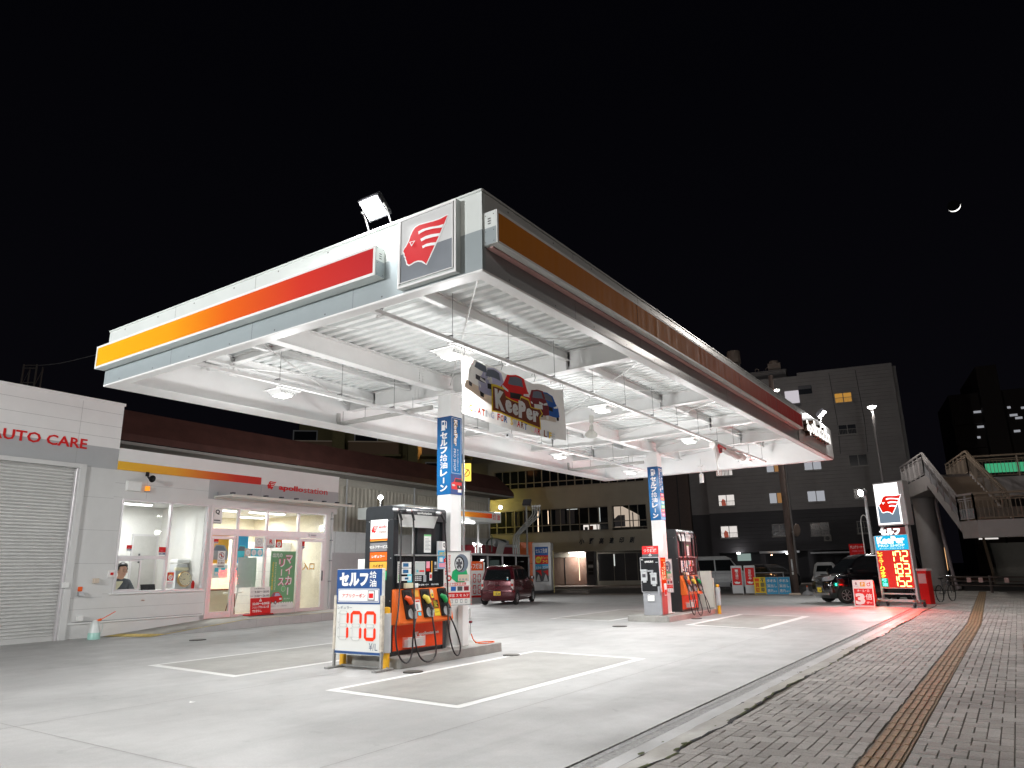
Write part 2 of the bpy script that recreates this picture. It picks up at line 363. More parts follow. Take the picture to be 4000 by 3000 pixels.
# cracks and moss along the kerb
MOSS = M("moss", (.07, .085, .02), .95, noise=.5, scale=30, bump=1, bscale=120)
g = MB()
for i in range(N):
    if L_[i][1] < 3: continue
    wv = .010+.016*rk.random()**2
    x0, x1 = Rr[i][0], Rr[i+1][0]
    g.face([(x0-wv, Rr[i][1], .0135), (x0+wv, Rr[i][1], .0135), (x1+wv, Rr[i+1][1], .0135), (x1-wv, Rr[i+1][1], .0135)], DK if rk.random() < .6 else MOSS)
for _ in range(46):
    y = rk.uniform(4.5, 24); x = rk.choice([-2.72, -2.71, -2.895])+rk.uniform(-.02, .02); s_ = rk.uniform(.01, .03)
    g.face([(x+s_*rk.uniform(.5, 1.2)*math.cos(a), y+s_*2.4*rk.uniform(.5, 1.2)*math.sin(a), .016) for a in [k*math.pi/4 for k in range(8)]], MOSS if rk.random() < .7 else DK)
o = g.build("kerb_moss"); tag(o, None, None, kind="stuff"); o["label"] = "dark cracks with moss along the broken kerb edge"
# pinwheel block paving
def brickmat():
    m = bpy.data.materials.new("paver"); m.use_nodes = True; nt = m.node_tree; b = nt.nodes["Principled BSDF"]; L = nt.links
    g_ = nt.nodes.new("ShaderNodeNewGeometry"); at = nt.nodes.new("ShaderNodeAttribute"); at.attribute_name = "shade"
    r = nt.nodes.new("ShaderNodeValToRGB"); e = r.color_ramp.elements; e[0].color = (.33, .31, .285, 1); e[1].color = (.46, .435, .41, 1); x = e.new(.5); x.color = (.40, .375, .35, 1)
    L.new(at.outputs["Fac"], r.inputs[0])
    t = nt.nodes.new("ShaderNodeTexCoord"); n = nt.nodes.new("ShaderNodeTexNoise"); n.inputs["Scale"].default_value = 70; n.inputs["Detail"].default_value = 5; L.new(t.outputs["Object"], n.inputs["Vector"])
    n3 = nt.nodes.new("ShaderNodeTexNoise"); n3.inputs["Scale"].default_value = .8; n3.inputs["Detail"].default_value = 5; L.new(t.outputs["Object"], n3.inputs["Vector"])
    mr = nt.nodes.new("ShaderNodeMapRange"); mr.inputs[1].default_value = .3; mr.inputs[2].default_value = .7; mr.inputs[3].default_value = .78; mr.inputs[4].default_value = 1.14; L.new(n.outputs["Fac"], mr.inputs[0])
    mr3 = nt.nodes.new("ShaderNodeMapRange"); mr3.inputs[1].default_value = .35; mr3.inputs[2].default_value = .65; mr3.inputs[3].default_value = .8; mr3.inputs[4].default_value = 1.1; L.new(n3.outputs["Fac"], mr3.inputs[0])
    mm = nt.nodes.new("ShaderNodeMath"); mm.operation = 'MULTIPLY'; L.new(mr.outputs[0], mm.inputs[0]); L.new(mr3.outputs[0], mm.inputs[1])
    mx = nt.nodes.new("ShaderNodeMix"); mx.data_type = 'RGBA'; mx.blend_type = 'MULTIPLY'; mx.inputs[0].default_value = 1; L.new(r.outputs[0], mx.inputs[6]); L.new(mm.outputs[0], mx.inputs[7]); L.new(mx.outputs[2], b.inputs["Base Color"])
    b.inputs["Roughness"].default_value = .8
    bp = nt.nodes.new("ShaderNodeBump"); bp.inputs["Strength"].default_value = .5; bp.inputs["Distance"].default_value = .004; n2 = nt.nodes.new("ShaderNodeTexNoise"); n2.inputs["Scale"].default_value = 160; L.new(t.outputs["Object"], n2.inputs["Vector"]); L.new(n2.outputs["Fac"], bp.inputs["Height"]); L.new(bp.outputs[0], b.inputs["Normal"])
    MC["paver"] = m; return m
PV = brickmat()
MORT = M("paver_joint", (.15, .135, .112), .95, noise=.3, scale=30)
g = MB(); g.face([(-2.72, -4, .001), (9, -4, .001), (9, 46, .001), (-2.72, 46, .001)], MORT); g.face([(-4.6, 30.6, -.0005), (-2.70, 30.6, -.0005), (-2.70, 46, -.0005), (-5.6, 46, -.0005)], MORT); g.face([(-6.2, 39.3, -.0025), (-3.27, 30.55, -.0025), (-3.27, 46, -.0025), (-6.2, 46, -.0025)], MORT); struct("pavement_bed", g)
vs = []; fs = []; sh = []; rb = random.Random(11); u_ = .115
def paver(x0, y0, x1, y1):
    gp = .0028; x0 += gp; y0 += gp; x1 -= gp; y1 -= gp
    h = .012+rb.uniform(-.0022, .0022); t0, t1 = rb.uniform(-.0018, .0018), rb.uniform(-.0018, .0018); b_ = .004; k = len(vs)
    vs.extend([(x0, y0, .001), (x1, y0, .001), (x1, y1, .001), (x0, y1, .001)])
    vs.extend([(x0+b_, y0+b_, h), (x1-b_, y0+b_, h+t0), (x1-b_, y1-b_, h+t0+t1), (x0+b_, y1-b_, h+t1)])
    fs.extend([(k+4, k+5, k+6, k+7), (k, k+1, k+5, k+4), (k+1, k+2, k+6, k+5), (k+2, k+3, k+7, k+6), (k+3, k, k+4, k+7)])
    s_ = rb.random(); sh.extend([s_]*5)
ps = random.Random(21)
def clipped(x0, y0, x1, y1):
    ym = (y0+y1)/2
    if ym < 2.4 or ym > 45 or x1 < -5.3 or x0 > 2.2: return
    lim = (-2.665+.02*math.sin(ym*.9)) if ym < 30.55 else -5.2
    sft = 0 if ym < 22 else -(ym-22)*.025
    x0 = max(x0, lim)
    if x1-x0 < .03: return
    a, b_ = -1.31+sft, -.99+sft
    if x1 <= a or x0 >= b_: paver(x0, y0, x1, y1); return
    if a-x0 > .025: paver(x0, y0, a, y1)
    if x1-b_ > .025: paver(b_, y0, x1, y1)
u_ = .105
for i in range(-60, 520):
    for j in range(-60, 520):
        ox, oy = (2*i-j)*u_-3.0, (i+2*j)*u_-2
        if ox < -5.6 or ox > 2.3 or oy < 2.1 or oy > 45: continue
        clipped(ox+2*u_, oy, ox+3*u_, oy+u_)
        k = ps.random()
        if k < .34: clipped(ox, oy, ox+2*u_, oy+2*u_)
        elif k < .70: clipped(ox, oy, ox+2*u_, oy+u_); clipped(ox, oy+u_, ox+2*u_, oy+2*u_)
        else: clipped(ox, oy, ox+u_, oy+2*u_); clipped(ox+u_, oy, ox+2*u_, oy+2*u_)
me = bpy.data.meshes.new("pavers"); me.from_pydata(vs, [], fs); me.materials.append(PV)
a = me.attributes.new("shade", 'FLOAT', 'FACE'); a.data.foreach_set("value", sh)
o = bpy.data.objects.new("pavement_blocks", me); COL.objects.link(o); o["kind"] = "structure"
# tactile strip
TCT = M("tactile_tile", (.235, .15, .08), .75, noise=.35, scale=9, bump=.5, bscale=120)
TCB = M("tactile_bar", (.30, .195, .105), .7, noise=.3, scale=8, bump=.4, bscale=120)
g = MB(); y = 2.4; rt_ = random.Random(5)
while y < 44:
    sft = 0 if y < 22 else -(y-22)*.025
    dz_ = rt_.uniform(-.002, .002); x0 = -1.30+sft+rt_.uniform(-.004, .004)
    g.box(x0, x0+.30, y+.004, y+.296, .002, .010+dz_, TCT)
    for k in range(4): g.box(x0+.022+k*.07, x0+.022+k*.07+.042, y+.016, y+.284, .010+dz_, .0175+dz_, TCB)
    y += .30
struct("tactile_paving", g, bevel=.003)
# back street kerb + pavement + far pavement
PVM = M("far_pavement", (.22, .19, .17), .85, noise=.2, scale=2, bump=.3)
g = MB(); g.box(-60, -6.2, 39.3, 41.4, -.05, .001, PVM); g.box(-60, -24, 43.8, 44.1, -.05, .10, PVM); struct("rear_pavement", g)
g = MB(); g.box(-75, 20, 0, 4.5, -.05, .10, PVM); struct("far_pavement", g, loc=(-24.2, 54.6, 0), rz=R(12.5))

# ================================================================== CANOPY
WH = M("canopy_white", (.80, .80, .79), .42, noise=.03, scale=2)
WH2 = M("canopy_steel", (.78, .78, .77), .45, noise=.04, scale=3)
FW = M("fascia_white", (.66, .70, .68), .32, noise=.05, scale=1.2)
FG = M("fascia_grey", (.30, .345, .36), .30, noise=.05, scale=1.2)
FWr = M("fascia_white_metal", (.60, .60, .59), .30, .15, noise=.07, scale=1.5)
FGr = M("fascia_grey_metal", (.36, .36, .37), .28, .2, noise=.08, scale=1.5)
BLT = M("bolt_dark", (.10, .10, .10), .6, noise=0)
X0, X1, Y0, Y1 = -12.29, -4.28, 5.77, 24.15
ZB, ZM, ZT = 4.70, 5.185, 5.655
can = thing("station_canopy", "large white steel canopy over the pump islands with red and yellow light bars", "canopy", ((X0+X1)/2, (Y0+Y1)/2, 0))
cl = (-(X0+X1)/2, -(Y0+Y1)/2, 0)
def cb(mb, name, **k): return mb.build(name, can, loc=cl, **k)
# fascias: outer skin in two colours, each side a part
def fascia(fr, L, mw, mg):
    q = MB(); q.obox(fr, 0, L, ZM, ZT, -.06, 0, mw); q.obox(fr, 0, L, ZB+.002, ZM, -.06, 0, mg); q.obox(fr, -.004, L+.004, ZT, ZT+.025, -.10, .012, mw)
    q.obox(fr, 0, L, ZB-.006, ZB+.012, -.12, .004, WH)
    n = max(2, int(L/1.9))
    for i in range(1, n): q.obox(fr, i*L/n-.002, i*L/n+.002, ZB+.02, ZT, 0, .0015, BLT)
    for i in range(n*2):
        for z in (ZB+.05, ZM+.01, ZT-.05): q.disc(fr, (i+.5)*L/n/2, z, .012, BLT, .003, 8)
    return q
cb(fascia(Fr((X0, Y0, 0), (1, 0, 0), (0, 0, 1)), X1-X0, FW, FG), "front_fascia")
cb(fascia(Fr((X1, Y0+.002, 0), (0, 1, 0), (0, 0, 1)), Y1-Y0-.002, FWr, FGr), "road_side_fascia")
cb(fascia(Fr((X1-.002, Y1, 0), (-1, 0, 0), (0, 0, 1)), X1-X0-.004, WH, WH), "rear_fascia")
cb(fascia(Fr((X0, Y1-.002, 0), (0, -1, 0), (0, 0, 1)), Y1-Y0-.004, WH, WH), "shop_side_fascia")
# inner faces + bottom rim
q = MB(); t = .13
q.box(X0+.06, X0+t, Y0+.06, Y1-.06, ZB, 5.52, WH); q.box(X1-t, X1-.06, Y0+.06, Y1-.06, ZB, 5.52, WH)
q.box(X0+t, X1-t, Y0+.06, Y0+t, ZB, 5.52, WH); q.box(X0+t, X1-t, Y1-t, Y1-.06, ZB, 5.52, WH)
# inward rim flange
f_ = .16; z0, z1 = ZB-.012, ZB-.007
q.box(X0, X1, Y0, Y0+f_, z0, z1, WH); q.box(X0, X1, Y1-f_, Y1, z0, z1, WH); q.box(X0, X0+.55, Y0+f_, Y1-f_, z0, z1, WH); q.box(X1-f_, X1, Y0+f_, Y1-f_, z0, z1, WH)
cb(q, "inner_rim")
# corrugated deck: ribs run along X
q = MB(); y = Y0+.1; p_ = .213; zt = 5.56; zb = 5.485
DKW = M("deck_white", (.76, .78, .77), .4, noise=.03, scale=3)
while y < Y1-.1:
    prof = [(0, zb), (.10, zb), (.125, zt), (.19, zt), (.213, zb)]
    for a_, b_ in zip(prof, prof[1:]): q.face([(X0+.1, y+a_[0], a_[1]), (X1-.1, y+a_[0], a_[1]), (X1-.1, y+b_[0], b_[1]), (X0+.1, y+b_[0], b_[1])], DKW)
    y += p_
q.box(X0+.05, X1-.05, Y0+.05, Y1-.05, 5.60, 5.63, M("roof_grey", (.4, .4, .4), .6))
cb(q, "corrugated_deck", weld=True)
# beams (I sections)
def ibeam(q, a, b, z_lo, z_hi, w_, m=WH2, tf=.018, taper=None):
    a = Vector(a); b = Vector(b); zl2 = z_lo if taper is None else taper
    A0, A1, B0_, B1_ = (Vector((a.x, a.y, z_lo)), Vector((a.x, a.y, z_hi)), Vector((b.x, b.y, zl2)), Vector((b.x, b.y, z_hi)))
    d = (b-a); d.z = 0; d.normalize(); n_ = Vector((-d.y, d.x, 0))
    def slab(p0, p1, w, h):
        vs = [x+n_*s_*w/2+Vector((0, 0, hh)) for x in (p0, p1) for hh in (0, h) for s_ in (-1, 1)]
        q.mesh(vs, [(0, 2, 3, 1), (4, 5, 7, 6), (0, 1, 5, 4), (2, 6, 7, 3), (0, 4, 6, 2), (1, 3, 7, 5)], m)
    slab(A0, B0_, w_, tf); slab(A1-Vector((0, 0, tf)), B1_-Vector((0, 0, tf)), w_, tf)
    e = Vector((0, 0, tf)); q.mesh([A0+e-n_*.006, B0_+e-n_*.006, B1_-e-n_*.006, A1-e-n_*.006, A0+e+n_*.006, B0_+e+n_*.006, B1_-e+n_*.006, A1-e+n_*.006], [(0, 1, 2, 3), (4, 7, 6, 5)], m)
PX, PY1, PY2 = -9.19, 11.20, 21.60
def bolts(q, x, y, z, nx, ax):
    for i in range(5):
        for s_ in (-1, 1):
            zz = z+.05+i*.055
            if ax == 'x': q.cyl((x+s_*.05, y-.012, zz), (x+s_*.05, y-.03, zz), .012, .012, WH2, 6)
            else: q.cyl((x+.012, y+s_*.05, zz), (x+.03, y+s_*.05, zz), .012, .012, WH2, 6)
# main longitudinal through pillars
q = MB(); ibeam(q, (PX, Y0+.35, 0), (PX, Y1-.3, 0), 5.13, 5.48, .2)
for y in (10.3, 12.1, 20.6, 22.4): bolts(q, PX, y, 5.15, 1, 'y'); q.box(PX-.09, PX+.09, y-.25, y+.25, 5.118, 5.13, WH2)
cb(q, "spine_beam")
for x, zl in ((-6.35, 5.30), (-11.4, 5.28), (-10.3, 5.36)):
    q = MB(); ibeam(q, (x, Y0+.13, 0), (x, Y1-.13, 0), zl, 5.48, .10); cb(q, "purlin_beam")
for y in (PY1, PY2, 15.55, 18.9, 7.6):
    q = MB(); main = y in (PY1, PY2)
    if y == 7.6:
        ibeam(q, (PX-.1, y, 0), (X0+.13, y, 0), 5.34, 5.48, .12)
    else:
        ibeam(q, (PX+.1, y, 0), (X1-.13, y, 0), 5.08 if main else 5.10, 5.48, .17, taper=5.12 if main else 5.20)
        q.box(-6.4, -6.3, y-.006, y+.006, 5.2, 5.46, WH2); q.box(-6.362, -6.338, y-.08, y+.08, 5.12, 5.46, WH2)
        if main: bolts(q, PX+.9, y, 5.12, 1, 'x')
        cb(q, "cross_beam"); q = MB(); ibeam(q, (PX-.1, y, 0), (X0+.13, y, 0), 5.08 if main else 5.10, 5.48, .17, taper=5.16)
    for x in (-11.4,): q.box(x-.05, x+.05, y-.006, y+.006, 5.2, 5.46, WH2); q.box(x-.012, x+.012, y-.08, y+.08, 5.12, 5.46, WH2)
    if main: bolts(q, PX-.9, y, 5.12, 1, 'x')
    cb(q, "cross_beam")
# rod bracing
RD = M("brace_rod", (.7, .7, .69), .4, .3, noise=0)
q = MB()
def rod(a, b): q.tube([a, b], .011, RD, 6)
ys = [Y0+.3, PY1, 15.55, 18.9, PY2, Y1-.3]
for i in range(len(ys)-1):
    for (xa, xb) in ((-4.5, PX+.1), (PX-.1, -12.1)):
        rod((xa, ys[i]+.1, 5.27), (xb, ys[i+1]-.1, 5.27)); rod((xb, ys[i]+.1, 5.25), (xa, ys[i+1]-.1, 5.25))
cb(q, "brace_rods")
# pillars
for y in (PY1, PY2):
    q = MB(); q.box(PX-.17, PX+.17, y-.17, y+.17, .17, 5.13, WH2); q.box(PX-.22, PX+.22, y-.22, y+.22, 5.06, 5.128, WH2); q.box(PX-.24, PX+.24, y-.24, y+.24, .165, .19, WH2)
    cb(q, "pillar", bevel=.006)
# front light bar
GR = Ramp("bar_gradient_front", 'X', -12.33, -5.75, [(0, (.80, .42, .012)), (.33, (.78, .33, .010)), (.55, (.72, .12, .008)), (.8, (.60, .03, .015)), (1, (.50, .012, .018))], .32)
q = MB(); f = Fr((0, 5.61, 0), (1, 0, 0), (0, 0, 1)); ya = 5.768
q.box(-12.33, -5.75, 5.615, ya, 4.97, 5.36, FW)
q.frame(f, -12.33, 4.97, -5.75, 5.36, .035, WH, -.004, .004)
q.rect(f, -12.29, 5.005, -5.79, 5.325, GR, -.002)
fe = Fr((-5.75, 5.61, 0), (0, 1, 0), (0, 0, 1)); q.rect(fe, .01, 4.975, .15, 5.17, FG, .002); q.rect(fe, .01, 5.17, .15, 5.355, FW, .002)
for k in range(3): q.rect(fe, .06, 5.20+k*.03, .10, 5.212+k*.03, BLT, .004)
for a_ in (.03, .125):
    for b_ in (5.0, 5.14, 5.33): q.disc(fe, a_, b_, .006, BLT, .004, 8)
cb(q, "front_light_bar")
# road side light bar
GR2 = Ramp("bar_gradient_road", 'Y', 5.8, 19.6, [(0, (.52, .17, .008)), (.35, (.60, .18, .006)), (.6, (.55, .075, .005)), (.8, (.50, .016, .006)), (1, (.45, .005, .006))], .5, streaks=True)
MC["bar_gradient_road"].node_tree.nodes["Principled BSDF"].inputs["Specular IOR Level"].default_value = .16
q = MB(); f = Fr((-4.10, 0, 0), (0, 1, 0), (0, 0, 1)); q.box(-4.278, -4.104, 5.80, 19.62, 4.99, 5.385, FW)
q.frame(f, 5.80, 4.985, 19.62, 5.385, .03, WH, -.004, .004); q.rect(f, 5.83, 5.015, 19.59, 5.355, GR2, -.002)
fe = Fr((-4.28, 5.80, 0), (1, 0, 0), (0, 0, 1)); q.rect(fe, .01, 4.992, .17, 5.19, FG, .002); q.rect(fe, .01, 5.19, .17, 5.38, FW, .002)
for k in range(3): q.rect(fe, .06, 5.23+k*.03, .10, 5.245+k*.03, BLT, .004)
for a_ in (.03, .14):
    for b_ in (5.02, 5.15, 5.34): q.disc(fe, a_, b_, .007, BLT, .004, 8)
for y in (9.4, 14.3, 17.1): q.obox(f, y-.003, y+.003, 5.015, 5.355, 0, .002, BLT)
q.box(-4.27, -4.19, 5.85, 19.55, 4.972, 4.985, M("under_red_spill", (.60, .36, .34), .5, noise=.15))  # red spill from the lit price sign is put into this plate's colour
cb(q, "road_side_light_bar")
# crest sign panel on the front
q = MB(); f = Fr((-5.45, 5.69, 4.735), (1, 0, 0), (0, 0, 1)); q.obox(f, 0, .873, 0, .885, -.076, 0, M("sign_case", (.52, .56, .55), .3, noise=.05)); q.frame(f, 0, 0, .873, .885, .022, WH, -.002, .012)
q.rect(f, .03, .05, .835, .42, M("crest_grey", (.17, .19, .215), .5, noise=.05, spec=.3), .004); q.rect(f, .03, .42, .835, .86, M("crest_white", (.62, .63, .63), .35, noise=.03), .004)
q.frame(f, .03, .05, .835, .86, .012, M("rim_clear", (.7, .7, .7), .2, noise=0), .004, .016)
crest(q, f, .085, .2, .515, M("crest_red", (.62, .012, .018), .55, noise=.03, spec=.2), M("crest_line", (.85, .85, .85), .3, noise=0), .010)
cb(q, "crest_sign")
# channel letters at the far end of the road side
q = MB(); f = Fr((-4.27, 0, 0), (0, 1, 0), (0, 0, 1)); q.obox(f, 19.75, 24.1, ZB+.02, 5.62, .0, .03, FWr)
LR = M("letter_side", (.12, .07, .05), .25, .7, noise=.1)
LE = Emit("letter_face", (1, .97, .92), 2.2)
x = 20.1
for ch, w_ in zip("apollostation", (.30, .30, .30, .12, .12, .30, .26, .2, .28, .2, .1, .28, .28)):
    hh = .42 if ch in 'lt' else .30; y0_ = 5.02 if ch != 'p' else 4.92
    q.text(ch, f, x, y0_, x+w_-.03, y0_+hh, LE, .17, .02); vs_, fs_ = text_geo(ch, .02)
    q.text(ch, f, x, y0_, x+w_-.03, y0_+hh, LR, .165, .02, depth=.13); x += w_
cb(q, "channel_letters")
# ---- pole wraps (printed sheets on the pillars)
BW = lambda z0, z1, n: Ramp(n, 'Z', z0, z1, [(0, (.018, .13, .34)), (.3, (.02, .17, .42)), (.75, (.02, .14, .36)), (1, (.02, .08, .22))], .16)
def pumpicon(q, f, a, b, s_, m, m2):
    q.rect(f, a, b, a+.09*s_, b+.19*s_, m, .006); q.rect(f, a+.02*s_, b+.10*s_, a+.07*s_, b+.16*s_, m2, .008); q.rect(f, a-.01*s_, b-.015*s_, a+.10*s_, b, m, .006)
    for p0, p1 in (((.09, .06), (.115, .06)), ((.115, .02), (.115, .10)), ((.13, .02), (.13, .15)), ((.105, .17), (.13, .15))):
        d = (Vector(p1)-Vector(p0)).normalized(); nn = Vector((-d.y, d.x))*.008
        q.poly(f, [(a+s_*(v.x), b+s_*(v.y)) for v in (Vector(p0)-nn, Vector(p1)-nn, Vector(p1)+nn, Vector(p0)+nn)], m, .006)
def keeper(q, f, a0, b0, a1, b1, c=.006, wgt=1.0, rot=0, skew=0):
    h = b1-b0; w_ = a1-a0
    for gg, m, dz in ((.11*wgt, P('yellow'), 0), (.075*wgt, P('brown'), .002), (.02*wgt, M("print_pure", (.85, .85, .85), .4, noise=0), .004)):
        e = (gg-.02*wgt)*(h if rot == 0 else w_)*.9
        q.text("KeePer", f, a0-e, b0-e, a1+e, b1+e, m, c+dz, gg, rot=rot)
for k_, y in enumerate((PY1, PY2)):
    zlo, zhi = (3.30, 4.84) if k_ == 0 else (3.06, 4.84)
    zlo, zhi = (3.02, 4.60) if k_ == 0 else (2.97, 4.66)
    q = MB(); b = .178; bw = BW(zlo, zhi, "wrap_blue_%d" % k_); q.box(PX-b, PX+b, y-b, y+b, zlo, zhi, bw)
    f = Fr((PX-b, y-b, zlo), (1, 0, 0), (0, 0, 1)); W = 2*b; H = zhi-zlo; wm = M("print_gloss_white", (.82, .82, .82), .2, noise=0)
    pumpicon(q, f, .12, H-.27, 1.0, wm, bw); q.vtext("セルフ給油レーン", f, .085, .05, .275, H-.32, wm, .006, .05)
    g_ = Fr((PX+b, y-b, zlo), (0, 1, 0), (0, 0, 1))
    if k_ == 0:
        q.frame(g_, .03, .42, W-.03, H-.03, .006, wm, .001, .003)
        keeper(q, g_, .10, H*.62, .20, H-.07, rot=-90)
        q.text("PRO SHOP", g_, .09, .47, .16, H*.58, wm, .005, rot=-90); q.vtext("キーパープロショップ", g_, .20, .46, .24, H*.58, wm, .005, .02)
        # small red car picture
        q.rect(g_, 0, 0, W, .40, P('navy'), .002)
        q.poly(g_, [(.03, .10), (.02, .22), (.10, .25), (.14, .33), (.34, .33), (.356, .10)], P('red'), .004); q.poly(g_, [(.12, .25), (.15, .315), (.34, .315), (.35, .25)], P('black'), .006)
        q.poly(g_, [(.20, .12), (.19, .19), (.34, .19), (.35, .12)], P('black'), .006); q.poly(g_, [(.03, .20), (.12, .20), (.14, .17), (.05, .16)], P('lgrey'), .006); q.rect(g_, .22, .05, .33, .11, P('white'), .007); q.disc(g_, .27, .165, .018, P('lgrey'), .008, 12)
    else:
        q.vtext("当店にお任せ", g_, .05, H*.52, .16, H-.05, wm, .005, .04); q.vtext("カーケアは", g_, .20, H*.56, .31, H-.05, wm, .005, .04)
        for i_, (s_, c_) in enumerate((("車検", 'red'), ("オイル", 'orange'), ("洗車", 'teal'), ("タイヤ", 'lgreen'), ("板金", 'red'), ("修理", 'magenta'))):
            zz = H*.44-i_*.125; q.rect(g_, .07, zz, .34, zz+.105, P(c_), .003); q.text(s_, g_, .12, zz+.02, .30, zz+.085, wm, .006, .03)
    cb(q, "pillar_wrap")

# ---- hanging conduit rails
def railthing(x, z, label):
    t_ = thing("conduit_rail", label, "conduit", (x, 0, 0), 0, "white conduit rails hanging under the canopy")
    q = MB(); q.box(-.035, .035, Y0+.2, Y1-.6, z, z+.055, WH2); q.build("duct", t_, bevel=.004)
    y = 6.2; i = 0
    while y < Y1-.7:
        q = MB(); q.tube([(0.0, y, z+.05), (0, y, 5.49)], .005, M("hanger_steel", (.25, .25, .25), .4, .8, noise=0), 6)
        q.box(-.09, .06, y-.015, y+.015, z-.02, z-.006, WH2); q.box(-.09, -.08, y-.015, y+.015, z-.02, z+.10, WH2); q.box(-.11, .0, y-.02, y+.02, z+.10, z+.112, BLT); q.box(-.10, -.05, y-.02, y+.02, z+.07, z+.08, BLT)
        q.build("hanger", t_); y += 1.42
    return t_
railthing(-6.20, 4.73, "white conduit rail hanging above the big car coating banner")
railthing(-10.05, 4.73, "white conduit rail hanging on the shop side of the pillars")
# ---- downpipes
PPE = M("pipe_grey", (.50, .49, .47), .4, noise=.06)
for i, (y, z) in enumerate(((10.86, 4.80), (21.2, 4.80))):
    q = MB(); q.tube([(-12.15, y, 5.05), (-12.15, y, z+.12), (-12.12, y, z+.03), (-12.03, y, z), (-9.38, y, z)], .052, PPE, 12)
    for x in (-12.0, -11.3, -9.9): q.cyl((x-.02, y, z), (x+.02, y, z), .06, .06, PPE, 12); q.tube([(x, y, z+.05), (x, y, z+.28)], .005, BLT, 5)
    if i == 0: q.tube([(-9.0, 11.42, .17), (-9.0, 11.42, 4.7)], .022, M("pipe_metal", (.5, .5, .5), .3, .8), 8)
    o = q.build("drain_pipe", smooth=30); tag(o, ["grey rain pipe running to the nearer canopy pillar", "grey rain pipe running to the farther canopy pillar"][i], "pipe", "rain pipes under the canopy")
# ---- canopy lamps
LC = M("lamp_case", (.50, .50, .49), .35, noise=.02); LEM = Emit("lamp_lens", (1, .985, .96), 12)
def lamp():
    t_ = thing("canopy_lamp", "", "lamp", group="square lamps under the canopy")
    q = MB(); q.box(-.24, .24, -.24, .24, .10, .115, LC)
    vs = [(s_*.20, t*.20, .10) for s_, t in ((-1, -1), (1, -1), (1, 1), (-1, 1))]+[(s_*.13, t*.13, .018) for s_, t in ((-1, -1), (1, -1), (1, 1), (-1, 1))]
    q.mesh(vs, [(0, 1, 5, 4), (1, 2, 6, 5), (2, 3, 7, 6), (3, 0, 4, 7)], LC)
    for k in range(7):
        for s_ in (-1, 1):
            y = -.14+k*.047; q.box(s_*.165-.02, s_*.165+.02, y-.004, y+.004, .03, .095, LC)
    q.box(-.06, .06, -.09, .09, .115, .16, LC); q.build("housing", t_)
    q = MB(); q.box(-.115, .115, -.115, .115, 0, .018, LEM); q.build("lens", t_, bevel=.006)
    area("lamp_light", (0, 0, -.012), (0, 0, -1), 50, .24, parent=t_)
    point("ceiling_fill", (0, 0, -.85), 46, .14, parent=t_)  # unseen fill light in mid-air below the lamp, added to brighten the ceiling
    return t_
LB = ["square canopy lamp nearest the camera, beside the car coating banner's left end", "second lamp of the banner row, past the banner's far end", "third lamp of the banner row, between the far pillar and the fascia", "last lamp of the banner row, over the rolled up flag",
      "front lamp on the shop side, above the empty left bay", "lamp on the shop side partly behind the blue pillar wrap", "lamp on the shop side left of the far rain pipe", "last lamp on the shop side, near the far left canopy corner"]
L0 = None; k = 0
for x in (-6.52, -10.42):
    for y in (7.98, 12.87, 17.72, 22.45):
        o = lamp() if L0 is None else dup(L0)
        L0 = L0 or o
        o.location = (x, y, 4.64); o["label"] = LB[k]; k += 1

